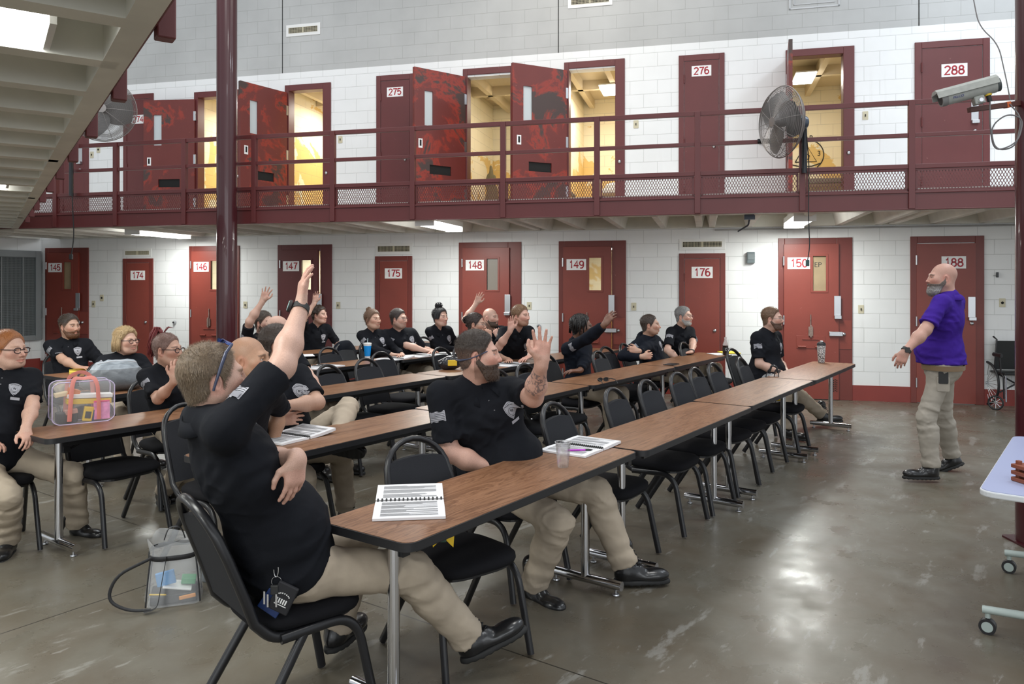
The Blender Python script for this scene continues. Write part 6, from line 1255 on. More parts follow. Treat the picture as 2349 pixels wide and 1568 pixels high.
# grey bag on the fourth-row table
def grey_bag_mat():
    m, nt, b, tc = newmat('silver_grey_fabric'); sp = nt.nodes.new('ShaderNodeSeparateXYZ'); nt.links.new(tc.outputs['Object'], sp.inputs[0])
    nt.links.new(mixc(nt, math_n(nt, 'GREATER_THAN', sp.outputs[2], .185), (.15, .165, .18), (.30, .34, .38)), b.inputs['Base Color']); b.inputs['Roughness'].default_value = .45
    bp = nt.nodes.new('ShaderNodeBump'); bp.inputs['Strength'].default_value = .7; bp.inputs['Distance'].default_value = .01; nt.links.new(noise_n(nt, tc.outputs['Object'], 18, 5), bp.inputs['Height']); nt.links.new(bp.outputs[0], b.inputs['Normal']); return m
q = rowp(4.42 + .26, 1.42, TZ); F = Field((-.32, -.18, -.02), (.32, .18, .30), .008); F.ell((0, 0, .08), (.27, .14, .10), k=.05); F.ell((0, 0, .15), (.20, .11, .08), k=.06); F.cap((-.12, 0, .20), (.12, 0, .205), .045, k=.05)
F.disp(lambda x, y, z: .006 * vnoise(x, y, z, 22, 1) + .005 * vnoise(x, y, z, 50, 2) * (z > .15)); F.F = np.maximum(F.F, -F.grid()[2] + 0 * F.F).astype(f32); V, Q = F.mesh()
t = thing('lunch_bag', 'bulging silver-grey bag on the fourth-row table, left', 'bag', tuple(q), 40); make_obj('bag_body', V, Q, grey_bag_mat(), t)
MB().tube([(-.15, -.06, .235), (-.05, -.062, .252), (.05, -.062, .25), (.15, -.06, .235)], .004, 6).obj('zip', M_STEEL, t); MB().tube(round_path([(-.26, -.03, .09), (-.30, -.04, .16), (-.22, -.05, .18)], .04), .008, 6).obj('side_handle', mat('grey_web', (.10, .11, .12), .7), t)
# black and clear bag on the third-row table
def lump(name, label, cat, loc, rz, parts):
    t = thing(name, label, cat, loc, rz)
    for nm, m, fn, lo, hi in parts: F = Field(lo, hi, .006); fn(F); F.F = np.maximum(F.F, -F.grid()[2] + 0 * F.F).astype(f32); V, Q = F.mesh(); make_obj(nm, V, Q, m, t)
    return t
p = atH(1030, 848, TZ)
def f1(F): F.ell((0, 0, .06), (.12, .07, .07), k=.03); F.ell((.03, 0, .09), (.08, .06, .05), k=.03); F.disp(lambda x, y, z: .006 * vnoise(x, y, z, 40, 1))
t = lump('pencil_bag', 'small black and clear bag with a yellow label on the third-row table', 'bag', (p.x, p.y + .05, TZ), 8, [('bag_body', mat('black_shiny_vinyl', (.02, .02, .024), .15, bump=.8, bscale=40), f1, (-.15, -.10, -.01), (.16, .10, .16))])
MB().box(-.02, .075, -.080, -.066, .045, .105).obj('yellow_label', M_YEL, t, bevel=.004); MB().tube([(-.12, -.02, .09), (-.02, -.03, .14), (.10, -.02, .12)], .004, 6).obj('zip', M_WHITE, t)
# clear backpack on an empty front-row chair
q = rowp(.42, 5.66, .478)
def f2(F): F.ell((0, 0, .13), (.13, .10, .15), k=.04); F.disp(lambda x, y, z: .008 * vnoise(x, y, z, 30, 1) + .004 * vnoise(x, y, z, 80, 2))
t = lump('clear_backpack', 'crinkled clear backpack with black straps on a front-row chair', 'backpack', tuple(q), -30, [('pack_shell', M_CLEARV2, f2, (-.17, -.14, -.01), (.17, .14, .32))])
MB().box(.02, .09, -.06, -.01, .02, .12).obj('yellow_item', M_YEL, t, bevel=.01); MB().box(-.06, .0, -.07, -.02, .02, .10).obj('white_item', M_WHITE, t, bevel=.01); MB().box(-.10, -.05, -.03, .05, .02, .15).obj('dark_item', M_EDGE, t, bevel=.02)
for x in (-.05, .06, .12): MB().tube(round_path([(x, -.11, .02), (x * .9, -.13, .18), (x * .6, -.06, .30), (x * .6, .06, .31)], .06), .003, 8, r2=.014).obj('strap', M_EDGE, t, smooth=50)
MB().tube(round_path([(-.02, 0, .29), (0, 0, .36), (.05, 0, .35), (.06, 0, .29)], .02), .010, 8).obj('grab_handle', M_EDGE, t, smooth=50)
# clear drawstring backpack on the floor
t = thing('clear_backpack', 'clear backpack with black webbing standing on the floor behind the nearest man', 'backpack', (-1.76, 4.0, 0), 20)
mb = MB(); vs = []; n = 28; prof = [(.135, .005, .10), (.140, .03, .105), (.125, .14, .10), (.112, .24, .095), (.115, .27, .10), (.125, .33, .115)]
for rx, z, ry in prof:
    for k in range(n):
        a = 2 * PI * k / n; e = .6; w_ = 1 + .03 * math.sin(5 * a + z * 30) * (z / .3); vs.append((rx * math.copysign(abs(math.cos(a)) ** e, math.cos(a)) * w_, ry * math.copysign(abs(math.sin(a)) ** e, math.sin(a)) * w_, z + (.018 * math.sin(4 * a) if z > .3 else 0)))
fs = [(i * n + k, i * n + (k + 1) % n, (i + 1) * n + (k + 1) % n, (i + 1) * n + k) for i in range(len(prof) - 1) for k in range(n)]; mb.add(vs, fs).obj('clear_body', M_CLEARV2, t, smooth=60)
MB().prism(rrect(.25, .19, .03), .001, .006).obj('bag_base', M_CLEARV, t)
MB().tube([(.120 * math.copysign(abs(math.cos(a)) ** .6, math.cos(a)), .102 * math.copysign(abs(math.sin(a)) ** .6, math.sin(a)), .255 + .006 * math.sin(a)) for a in [2 * PI * k / 32 for k in range(32)]], .003, 8, r2=.013, closed=True).obj('webbing_band', M_EDGE, t, smooth=50)
for s_ in (-1, 1):
    for q_ in (-1, 1): MB().tube([(s_ * .128, q_ * .092, .01), (s_ * .118, q_ * .088, .14), (s_ * .106, q_ * .082, .25)], .004, 6).obj('edge_binding', M_EDGE, t, smooth=50)
MB().tube(round_path([(-.10, -.10, .26), (-.26, -.12, .20), (-.30, -.12, .08), (-.20, -.13, .02), (-.10, -.14, .015)], .07, 5), .002, 8, r2=.008).obj('shoulder_strap', M_EDGE, t, smooth=50)
MB().tube(round_path([(-.03, -.10, .26), (-.05, -.14, .14), (-.07, -.15, .02), (-.13, -.15, .012)], .05, 5), .002, 8, r2=.014).obj('shoulder_strap', M_EDGE, t, smooth=50)
MB().tube(round_path([(-.05, .02, .31), (-.03, .02, .375), (.03, .02, .375), (.05, .02, .31)], .04, 5), .003, 8, r2=.012).obj('grab_loop', M_EDGE, t, smooth=50)
bm2 = Matrix.Translation((-1.76, 4.0, 0)) @ Matrix.Rotation(math.radians(20), 4, 'Z')
inside('blue_packet', 'blue and white packet inside the clear floor backpack', 'packet', bm2, [('packet_body', mat('sky_blue', (.08, .30, .62), .4), (-.06, .03, -.05, -.03, .10, .17), -10), ('packet_white', M_WHITE, (-.07, .07, -.07, .05, .075, .085), 12)])
inside('dark_pouch', 'dark and green items at the bottom of the clear floor backpack', 'pouch', bm2, [('pouch_body', M_EDGE, (-.11, .11, -.08, .08, .01, .055), 0), ('green_item', mat('green_item', (.05, .30, .12), .5), (.02, .09, -.03, .04, .09, .12), 8), ('orange_item', mat('orange_item', (.75, .30, .05), .5), (.03, .11, -.085, -.05, .02, .04), -6), ('yellow_cord', M_YEL, (-.12, -.04, -.085, -.075, .05, .058), 8)])
# water bottle
t = thing('water_bottle', 'clear water bottle with a black cap on the floor beside the clear backpack', 'bottle', (-1.70 + .015, 4.26, 0))
MB().lathe([(.032, 0), (.037, .006), (.037, .13), (.0365, .14)], 24).obj('water', mat('cloudy_water', (.50, .55, .60), .1, alpha=.75), t, smooth=40); MB().lathe([(.0375, .0), (.0375, .15), (.036, .17), (.022, .20), (.014, .212), (.014, .225)], 24).obj('bottle_wall', M_GLASS, t, smooth=40); MB().lathe([(.019, .212), (.019, .238), (.017, .24)], 20).obj('bottle_cap', M_EDGE, t, smooth=40)
MB().lathe([(.0378, .10), (.0378, .165)], 24).obj('bottle_label', mat('clear_label', (.8, .82, .85), .3, alpha=.35), t, smooth=40)
def f3(F): F.ell((0, 0, .03), (.06, .04, .035), k=.02); F.disp(lambda x, y, z: .008 * vnoise(x, y, z, 60, 1))
lump('plastic_wrapper', 'crumpled clear plastic wrapper on the floor behind the chair leg', 'wrapper', (-1.58, 4.34, 0), 0, [('wrapper_body', M_CLEARV2, f3, (-.09, -.07, -.01), (.09, .07, .09))])
# yellow ribbon tied under the table
q = rowp(.10, .30, .655); t = thing('yellow_ribbon', 'yellow ribbon tied under the near end of the front table', 'ribbon', (-.268, 2.98, .655), 0)
for s_ in (-1, 1): MB().prism([(0, .012), (s_ * .045, .028), (s_ * .040, -.035), (s_ * .012, -.006)][::s_], -.008, .008, Matrix.Rotation(PI / 2, 4, 'X') @ Matrix.Rotation(.3 * s_, 4, 'Y')).obj('ribbon_tail', mat('yellow_ribbon', (.80, .52, .02), .5), t, bevel=.002)
MB().box(-.014, .014, -.014, .014, -.01, .055).obj('ribbon_knot', mat('dark_green_knot', (.02, .06, .04), .6), t, bevel=.005)
# ---------------------------------------------------------------- worn things belong to their wearers
def on(P, name, mb, m, smooth=50):
    o = mb.obj(name, m, P['root'], smooth=smooth); o.matrix_local = Matrix.Translation(-Vector(P['loc'])); return o
def hm(P, v): return Vector(P['tr'](np.array([v]))[0])
M_BLUEL = mat('blue_mirror_lens', (.02, .12, .55), .05, .9); M_TEMPLE = mat('slate_temple', (.05, .06, .11), .3)
# sunglasses pushed up on the nearest man's hair
mb = MB(); 
for sx in (1, -1): mb.tube([hm(P1, v) for v in ((sx * .062, .055, .118), (sx * .078, .030, .095), (sx * .087, .006, .045), (sx * .087, -.012, .0), (sx * .084, -.022, -.03))], [.005, .006, .0058, .005, .0042], 8)
on(P1, 'sunglass_temple', mb, M_TEMPLE); mb = MB()
for sx in (1, -1):
    ring = [hm(P1, (sx * .034 + .029 * math.cos(a), .050 + .016 * math.sin(a) - .010 * math.cos(a) ** 2, .132 + .010 * math.sin(a) * -1 - .012 * (abs(.034 + sx * .029 * math.cos(a)) / .06) ** 2)) for a in [2 * PI * k / 18 for k in range(18)]]
    mb.add([sum(ring, Vector()) / 18 + (hm(P1, (0, 0, .01)) - hm(P1, (0, 0, 0))) * .4] + ring, [(0, 1 + i, 1 + (i + 1) % 18) for i in range(18)])
on(P1, 'sunglass_lens', mb, M_BLUEL)
def watch(P, side, rr=.033, face=True, frac=.97):
    S0, el, wri = P['arms'][side][:3]; u = nrm(wri - el); c = el + (wri - el) * frac; n0 = np.array(P['arms'][side][4]); n0 = nrm(n0 - u * (n0 @ u)); x0 = np.cross(u, n0)
    mb = MB(); vs = []; m_ = 28
    for q, (dz, r_) in enumerate(((-.012, rr), (.012, rr * .97), (.012, rr * .97 + .004), (-.012, rr + .004))):
        for k in range(m_): a = 2 * PI * k / m_; vs.append(tuple(c + u * dz + (x0 * math.cos(a) + n0 * math.sin(a) * .85) * r_))
    mb.add(vs, [(q * m_ + k, q * m_ + (k + 1) % m_, ((q + 1) % 4) * m_ + (k + 1) % m_, ((q + 1) % 4) * m_ + k) for q in range(4) for k in range(m_)]); o = on(P, 'watch_strap', mb, M_INK)
    return c, u, x0, n0
c, u, x0, n0 = watch(P1, 'R', .036); 
for fx in (-1,):
    d = nrm(np.array((-.8, -.35, .1))); d = nrm(d - u * (d @ u)); T_ = Matrix.Translation(Vector(c + d * .034)) @ Vector(d).to_track_quat('Z', 'Y').to_matrix().to_4x4()
    on(P1, 'watch_case', MB().lathe([(.023, 0), (.024, .006), (.022, .012)], 28, T_), M_INK); on(P1, 'watch_face', MB().lathe([(.0195, .012), (.018, .0135)], 28, T_), mat('watch_glass', (.45, .70, .68), .08))
c, u, x0, n0 = watch(PU_, 'L', .034); d = nrm(np.array((-.2, -1, .2))); T_ = Matrix.Translation(Vector(c + d * .031)) @ Vector(d).to_track_quat('Z', 'Y').to_matrix().to_4x4(); on(PU_, 'watch_case', MB().prism(rrect(.036, .042, .008), 0, .010, T_), M_INK)
watch(GRY, 'L', .033, frac=.95)
mb = MB(); S0, el, wri = DRD['arms']['R'][:3]
# glasses worn round the back of the bearded man's head
on(P2, 'eyeglasses', MB().tube([hm(P2, v) for v in ((.070, .052, .022), (.081, .030, .012), (.086, .0, -.002), (.082, -.045, -.018), (.055, -.092, -.028), (0, -.118, -.030), (-.055, -.092, -.028), (-.082, -.045, -.018), (-.086, 0, -.002))], [.0032, .003, .003, .003, .006, .005, .006, .003, .003], 8), M_TEMPLE)
# key ring and wallet on the nearest man's belt
kb = Vector((W(628, 1285, 2.72))); t = thing('key_ring', 'keys and a black wallet hanging from the nearest man\'s belt', 'keys', tuple(kb))
MB().tube([(-.022, 0, .040), (.010, -.004, -.005)], .0015, 8, r2=.011).obj('lanyard_strap', mat('grey_strap', (.30, .30, .29), .6), t, smooth=50)
MB().tube([(.010 + .008 * math.cos(a), -.006, -.030 + .026 * math.sin(a)) for a in [2 * PI * k / 20 for k in range(20)]], .0022, 8, closed=True).obj('carabiner', M_CHROME, t, smooth=60)
MB().tube([(.012 + .018 * math.cos(a), -.006, -.072 + .018 * math.sin(a)) for a in [2 * PI * k / 20 for k in range(20)]], .0012, 6, closed=True).obj('split_ring', M_CHROME, t, smooth=60)
R1 = Matrix.Translation((.038, -.010, -.125)) @ Matrix.Rotation(.45, 4, 'Y'); MB().box(-.038, .038, -.008, .008, -.055, .048, R1).obj('wallet', mat('black_nylon', (.010, .010, .013), .7), t, bevel=.004)
mb = MB()
for k in range(5): mb.box(-.020 + k * .0085, -.015 + k * .0085, -.0095, -.0088, -.022, -.004, R1)
for k in range(7): a = .5 + k * .36; mb.box(-.022 * math.cos(a) - .002, -.022 * math.cos(a) + .002, -.0095, -.0088, .002 + .012 * math.sin(a), .006 + .012 * math.sin(a), R1)
mb.box(-.022, .024, -.0095, -.0088, -.029, -.026, R1); mb.obj('wallet_emblem', M_WHITE, t)
R2 = Matrix.Translation((.0, -.002, -.145)) @ Matrix.Rotation(.6, 4, 'Y'); MB().box(-.040, .040, -.004, .004, -.045, .035, R2).obj('blue_badge_holder', mat('navy_holder', (.01, .03, .12), .4), t, bevel=.003)
MB().box(-.006, .022, -.022, -.010, -.115, -.080).obj('key_fob', M_INK, t, bevel=.004)
for k, (x, z) in enumerate(((-.014, -.13), (-.026, -.12), (.016, -.13))): MB().box(x - .003, x + .003, -.024, -.022, z - .025, z + .02).obj('key', M_CHROME, t)
# belt and phone of the instructor
mb = MB(); c = PU_['pel']; vs = []; n = 40; pr_ = wr(162 - 90); pf_ = wr(162)
V = np.array([v.co for v in [o for o in PU_['root'].children if o.name.startswith('trousers')][0].data.vertices]) + np.array(PU_['loc']); zb = .962; ring = V[np.abs(V[:, 2] - zb) < .02]
if len(ring) > 20:
    cen = ring.mean(0); ang = np.arctan2(ring[:, 1] - cen[1], ring[:, 0] - cen[0]); rad = np.hypot(ring[:, 1] - cen[1], ring[:, 0] - cen[0])
    for dz, e in ((-.02, .004), (.02, .004), (.02, .009), (-.02, .009)):
        for k in range(n): a = -PI + 2 * PI * k / n; dd = np.abs((ang - a + PI) % (2 * PI) - PI); r_ = rad[dd < .25].max() if (dd < .25).any() else rad.mean(); vs.append((cen[0] + math.cos(a) * (r_ + e), cen[1] + math.sin(a) * (r_ + e), zb + dz - .02))
    mb.add(vs, [(q * n + k, q * n + (k + 1) % n, ((q + 1) % 4) * n + (k + 1) % n, ((q + 1) % 4) * n + k) for q in range(4) for k in range(n)]); on(PU_, 'belt', mb, M_BELT)
tm_ = [o for o in PU_['root'].children if o.name.startswith('trousers')][0].data; tb_ = BVHTree.FromPolygons([tuple(np.array(v.co) + PU_['loc']) for v in tm_.vertices], [tuple(q.vertices) for q in tm_.polygons])
hh_ = tb_.ray_cast(Vector((0, 0, EYE)), (W(2164, 866, 6) - Vector((0, 0, EYE))).normalized(), 20)
if hh_[0] is not None:
    nn_ = hh_[1]; nn_.z = 0; nn_.normalize(); PM_ = Matrix.Translation(hh_[0] + nn_ * .003) @ nn_.to_track_quat('Y', 'Z').to_matrix().to_4x4()
    t = thing('phone', 'black phone sticking out of the instructor\'s back pocket', 'phone', mat=PM_); MB().prism(rrect(.072, .10, .01), -.004, .006, Matrix.Rotation(PI / 2, 4, 'X')).obj('phone_body', M_INK, t, bevel=.002)
    mb = MB().prism(rrect(.095, .12, .012), -.005, .007, Matrix.Translation((0, 0, -.055)) @ Matrix.Rotation(PI / 2, 4, 'X')); o_ = mb.obj('pocket', M_KHAKI2, PU_['root'], bevel=.003); o_.matrix_local = Matrix.Translation(-Vector(PU_['loc'])) @ PM_ @ Matrix.Translation((0, -.006, 0))
# hair that is more than a cap
def hair_tubes(P, name, paths, r, col, parent=None):
    mb = MB()
    for pts, rr in paths: mb.tube([hm(P, v) for v in pts], rr if rr is not None else r, 7)
    V = np.array(mb.v) - np.array(P['loc']); o = make_obj(name, V, mb.f, M_HAIR, P['root'], None, np.tile(np.array(col, f32), (len(V), 1)) * np.random.default_rng(3).uniform(.8, 1.25, (len(V), 1))); return o
rr_ = random.Random(5); paths = []
for i in range(115):                                        # dreadlocks
    th_ = rr_.uniform(.05, 1.45); ph_ = rr_.uniform(0, 2 * PI); x = .074 * math.sin(th_) * math.cos(ph_); y = -.018 + .092 * math.sin(th_) * math.sin(ph_); z = .035 + .088 * math.cos(th_)
    if y > .025 and z < .112: continue
    o = Vector((x, y + .018, 0)); o = o.normalized() if o.length > .01 else Vector((1, 0, 0)); L_ = rr_.uniform(.07, .14) * (1.0 if y < .04 else .55)
    pts = [(x, y, z)]; 
    for q in (.25, .6, 1.0): k_ = min(1, q * 1.2); rad_ = .030 * k_ + .012; pts.append((x + o.x * rad_ + rr_.uniform(-.008, .008), y + o.y * rad_ * .9 + rr_.uniform(-.008, .008), z + .012 * math.sin(q * 3) - L_ * q * q))
    paths.append((pts, [.0075, .0080, .0075, .0055]))
hair_tubes(DRD, 'dreadlocks', paths, .007, (.010, .008, .007))
paths = []
for i in range(130):                                        # red ponytail
    a = rr_.uniform(0, 2 * PI); s_ = rr_.uniform(0, .022); b = Vector((math.cos(a) * s_, math.sin(a) * s_, 0)); tip = Vector((rr_.uniform(-.03, .03), rr_.uniform(-.05, .0), rr_.uniform(-.05, .02)))
    paths.append(([(0, -.045, .105), (b.x * .6, -.060 + b.y * .5, .140), (b.x, -.085 + b.y, .165 + b.x * .3), (b.x * 1.6, -.118 + b.y, .120 + tip.z), (b.x * 1.8 + tip.x * .6, -.130 + b.y + tip.y * .3, .02 + tip.z * 1.6)], [.004, .005, .005, .0045, .002]))
for i in range(6): a = rr_.uniform(-.5, .5); paths.append(([(0, -.045, .115), (a * .02, -.02 + .03 * rr_.random(), .16 + .02 * rr_.random()), (a * .05, .01 + .03 * rr_.random(), .165)], [.003, .002, .0008]))
hair_tubes(P6, 'ponytail', paths, .004, (.20, .032, .035)); hair_tubes(P6, 'hair_tie', [([(.014 * math.cos(k), -.050 + .014 * math.sin(k), .118) for k in [2 * PI * j / 10 for j in range(11)]], .005)], .005, (.01, .01, .01))
def bun(P, c, r_, n, col, seed=1, name='hair_bun', mess=.3, flat=1):
    g = random.Random(seed); ps = []
    for i in range(n):
        ax_ = Vector((g.gauss(0, 1), g.gauss(0, 1), g.gauss(0, 1))).normalized(); u_ = ax_.orthogonal().normalized(); v_ = ax_.cross(u_); R_ = r_ * g.uniform(.55, 1.0); a0 = g.uniform(0, 6)
        ps.append(([tuple(Vector(c) + (u_ * math.cos(a0 + k * .8) + v_ * math.sin(a0 + k * .8)) * R_ * (1 + mess * g.uniform(-.2, .4)) + ax_ * g.uniform(-.3, .3) * r_) for k in range(6)], [.003, .0055, .006, .006, .005, .002]))
    hair_tubes(P, name, ps, .005, col)
bun(W852, (0, -.070, .125), .036, 34, (.14, .075, .04), 2); bun(BW, (0, -.030, .150), .045, 46, (.008, .008, .010), 3, mess=.7); bun(BUN, (0, -.115, .040), .042, 40, (.012, .009, .008), 4); bun(P3, (0, -.125, .060), .040, 36, (.33, .12, .04), 5)
# long strands at the sides: bobbed blonde hair, black fringe
def curtain(P, col, z1, n, seed, y0=-.10, y1=.045, name='hair_lengths', w_=.004, z0=.07, r0=.084):
    g = random.Random(seed); ps = []
    for i in range(n):
        sx = g.choice((-1, 1)); y = g.uniform(y0, y1); x = r0 * math.sqrt(max(.05, 1 - ((y + .02) / .10) ** 2)); q = g.uniform(.0, .012)
        ps.append(([(sx * x * .75, y * .9, z0 + .035), (sx * (x + q), y, z0 - .02), (sx * (x + .012 + q), y - .004, -.01), (sx * (x + .014 + q + g.uniform(-.008, .010)), y + .004, z1 + g.uniform(-.012, .015))], [w_, w_, w_, w_ * .35]))
    hair_tubes(P, name, ps, .004, col)
curtain(P5, (.46, .32, .17), -.085, 190, 6, y0=-.115, y1=.030); curtain(BW, (.008, .008, .010), -.02, 60, 7, y0=-.02, y1=.06, w_=.0035); curtain(W852, (.14, .075, .04), -.05, 14, 8, y0=.0, y1=.04, w_=.002)
# jacket over the chair back, fifth-row side
p = rowp(5.02 + .38, 4.66); 
def f4(F): F.ell((0, 0, .17), (.21, .06, .20), k=.04); F.disp(lambda x, y, z: .008 * vnoise(x, y, z, 18, 1))
lump('jacket', 'dark jacket draped over a chair back left of the brown-haired woman', 'jacket', (p.x, p.y, .56), ROWF - 90, [('jacket_body', M_HOOD, f4, (-.26, -.10, -.02), (.26, .10, .40))])
# ---------------------------------------------------------------- cords, camera, fans
def cord(name, pts, r, label, m=M_INK, cat='cord'): return tag(MB().tube(pts, r, 8).obj(name, m, smooth=60), label, cat)
def fan(loc, ax_, R_, label, back=.10):
    ax_ = Vector(ax_).normalized(); M = Matrix.Translation(loc) @ ax_.to_track_quat('Z', 'Y').to_matrix().to_4x4(); t = thing('industrial_fan', label, 'fan', mat=M); gm = mat('guard_wire', (.26, .24, .23), .45, .5)
    prof = [(R_ * .12, .115), (R_ * .4, .108), (R_ * .7, .09), (R_ * .88, .062), (R_ * .97, .025), (R_, 0)]
    def rz(r): return np.interp(r, [q[0] for q in prof], [q[1] for q in prof])
    for sgn, nm in ((1, 'front_guard'), (-1, 'rear_guard')):
        mb = MB(); r = R_ * .14
        while r < R_: mb.tube([(r * math.cos(a), r * math.sin(a), sgn * float(rz(r))) for a in [2 * PI * k / 48 for k in range(48)]], .0021, 4, closed=True); r += .0115
        for k in range(10): a = 2 * PI * k / 10; mb.tube([(q * math.cos(a), q * math.sin(a), sgn * float(rz(q))) for q in np.linspace(R_ * .1, R_, 9)], .0028, 5)
        mb.obj(nm, gm, t, smooth=60)
    MB().tube([(R_ * math.cos(a), R_ * math.sin(a), 0) for a in [2 * PI * k / 60 for k in range(60)]], .006, 8, closed=True).obj('guard_ring', gm, t, smooth=60)
    MB().lathe([(R_ * .14, .112), (R_ * .14, .118), (.01, .12)], 24).obj('guard_badge', gm, t)
    bm_ = mat('grey_blade', (.20, .20, .20), .4, .6)
    for k in range(3):
        mb = MB(); vs = []; a0 = 2 * PI * k / 3
        for i in range(7):
            q = .05 + (R_ * .90 - .05) * i / 6; w_ = .10 + .10 * math.sin(PI * i / 6) + .06 * i / 6
            for j in range(5): f_ = j / 4 - .5; a = a0 + f_ * w_ * 2.4 / max(q, .12) * .8; vs.append((q * math.cos(a), q * math.sin(a), f_ * .09))
        vs += [(x, y, z + .003) for x, y, z in vs]; fs = [(i * 5 + j, i * 5 + j + 1, (i + 1) * 5 + j + 1, (i + 1) * 5 + j) for i in range(6) for j in range(4)]; fs += [tuple(35 + q for q in f_[::-1]) for f_ in fs]; mb.add(vs, fs).obj('blade', bm_, t, smooth=60)
    MB().lathe([(.05, -.04), (.055, 0), (.05, .04), (.02, .05)], 20).obj('hub', bm_, t, smooth=40)
    mm = mat('motor_grey', (.06, .075, .10), .3, .3); MB().lathe([(.03, -.12), (.075, -.13), (.080, -.15), (.080, -.26), (.070, -.30), (.03, -.32)], 28).obj('motor', mm, t, smooth=40)
    return t, M
fz = 8.35; fc = W(1792, 280, fz); t, FM_ = fan(fc, (-.965, -.25, -.03), .385, 'large industrial fan on a pole clamped to the walkway railing, right')
gu = wu(1843, ED); gp = WM @ Vector((gu, EOFF - .09, 0)); mz = FM_ @ Vector((0, 0, -.22)); pm = mat('fan_pole', (.012, .014, .018), .3)
pl_ = MB().cyl((gp.x, gp.y, 2.88), (gp.x, gp.y, 3.42), .030, 20).obj('fan_pole', pm, t, smooth=40); pl_.matrix_parent_inverse = t.matrix_world.inverted() if False else FM_.inverted()
ar_ = MB().tube([(gp.x, gp.y, 3.40), (gp.x, gp.y, 3.46), (mz.x, mz.y, mz.z - .06)], .018, 10).obj('fan_yoke', M_STEEL, t, smooth=40); ar_.matrix_parent_inverse = FM_.inverted()
cl_ = MB().cyl(tuple(WM @ Vector((gu - .50, EOFF - .05, 3.265))), tuple(WM @ Vector((gu - .36, EOFF - .05, 3.265))), .030, 14).obj('rail_clamp', M_BLACK, t, smooth=40); cl_.matrix_parent_inverse = FM_.inverted()
e = FM_ @ Vector((.03, 0, -.27)); cord('power_cord', round_path([e, e + Vector((.03, .02, -.15)), Vector((gp.x + .04, gp.y - .03, 3.0)), Vector((gp.x + .03, gp.y - .04, 2.4)), Vector((gp.x + .045, gp.y - .04, 2.05)), Vector((gp.x + .02, gp.y - .04, 1.90))], .12, 5), .006, 'black fan cord hanging in front of door 150', M_INK)
pp = Vector((gp.x + .02, gp.y - .04, 1.87)); tag(MB().box(pp.x - .018, pp.x + .018, pp.y - .015, pp.y + .015, pp.z - .035, pp.z + .035).obj('cord_plug', mat('plug_teal', (.02, .07, .07), .4), bevel=.006), 'dark plug on the end of the hanging fan cord', 'plug')
fz2 = 10.35; fc2 = W(233, 250, fz2); t, FM2 = fan(fc2, (.42, -.90, -.05), .43, 'industrial fan at the left, partly hidden by the near walkway')
g2 = WM @ Vector((wu(176, ED), EOFF - .10, 0)); o_ = MB().cyl((g2.x, g2.y, 2.9), (g2.x, g2.y, 3.9), .030, 16).obj('fan_pole', pm, t, smooth=40); o_.matrix_parent_inverse = FM2.inverted()
o_ = MB().tube([(g2.x, g2.y, 3.88), tuple(FM2 @ Vector((0, 0, -.2)))], .02, 10).obj('fan_yoke', M_STEEL, t, smooth=40); o_.matrix_parent_inverse = FM2.inverted()
c0 = WM @ Vector((wu(182, ED), EOFF - .12, 0)); cord('power_cord', round_path([Vector((c0.x, c0.y, 3.75)), Vector((c0.x - .01, c0.y, 2.9)), Vector((c0.x + .02, c0.y, 2.3)), Vector((c0.x - .02, c0.y, 2.05))], .2, 5), .008, 'black cord hanging from the left fan down to the height of door 145', M_INK)
tag(MB().box(c0.x - .05, c0.x + .0, c0.y - .015, c0.y + .015, 1.98, 2.06).obj('cord_plug', M_INK, bevel=.01), 'black plug on the end of the left hanging cord', 'plug')
# security camera on its bracket
cz = 4.75; q0 = W(2154, 208, cz); q1 = W(2282, 174, cz - .07); dv = (q1 - q0); Lc = dv.length; CM = Matrix.Translation((q0 + q1) / 2 + Vector((0, 0, -.01))) @ dv.to_track_quat('X', 'Z').to_matrix().to_4x4(); t = thing('security_camera', 'grey weatherproof security camera on a bracket from the right column', 'camera', mat=CM)
cm_ = mat('camera_housing_paint', (.36, .37, .34), .5, var=.1, vscale=30); L2 = Lc / 2
MB().tube([(-L2 + .02, 0, -.045), (L2 - .01, 0, -.045)], .046, 24).obj('camera_tube', cm_, t, smooth=40)
MB().prism([(-.062, -.045), (-.055, -.005), (-.03, .012), (.03, .012), (.055, -.005), (.062, -.045), (.058, -.045), (.05, -.012), (-.05, -.012), (-.058, -.045)][::-1], -L2 - .03, L2, Matrix.Rotation(PI / 2, 4, 'Z') @ Matrix.Rotation(PI / 2, 4, 'X')).obj('sun_shield', cm_, t, bevel=.003)
MB().tube([(-L2 - .004, 0, -.045), (-L2 + .03, 0, -.045)], .048, 24).obj('lens_bezel', mat('grey_bezel', (.22, .22, .21), .5), t, smooth=40); MB().tube([(-L2 - .006, 0, -.045), (-L2 - .002, 0, -.045)], .036, 24).obj('lens_glass', M_INK, t)
MB().tube([(L2 - .01, 0, -.045), (L2 + .012, 0, -.045)], .044, 20).obj('rear_cap', mat('dark_cap', (.05, .06, .06), .5), t, smooth=40); MB().box(.01, .07, -.03, .03, -.135, -.085).obj('mount_saddle', cm_, t, bevel=.008); MB().lathe([(.012, 0), (.012, .006)], 12, Matrix.Translation((.045, -.031, -.115)) @ Matrix.Rotation(PI / 2, 4, 'X')).obj('bolt', M_STEEL, t)
MB().tube([(.10, 0, -.09), (.10, 0, -.135)], .014, 12).obj('cable_gland', M_INK, t, smooth=40); MB().tube([(.10, 0, -.086), (.10, 0, -.098)], .020, 12).obj('gland_ring', M_YEL, t)
text('maker_mark', 'PELCO', .020, mat('blue_print', (.04, .05, .22), .5), Matrix.Translation((-L2 + .085, -.0445, -.062)) @ Matrix.Rotation(PI / 2, 4, 'X'), t)
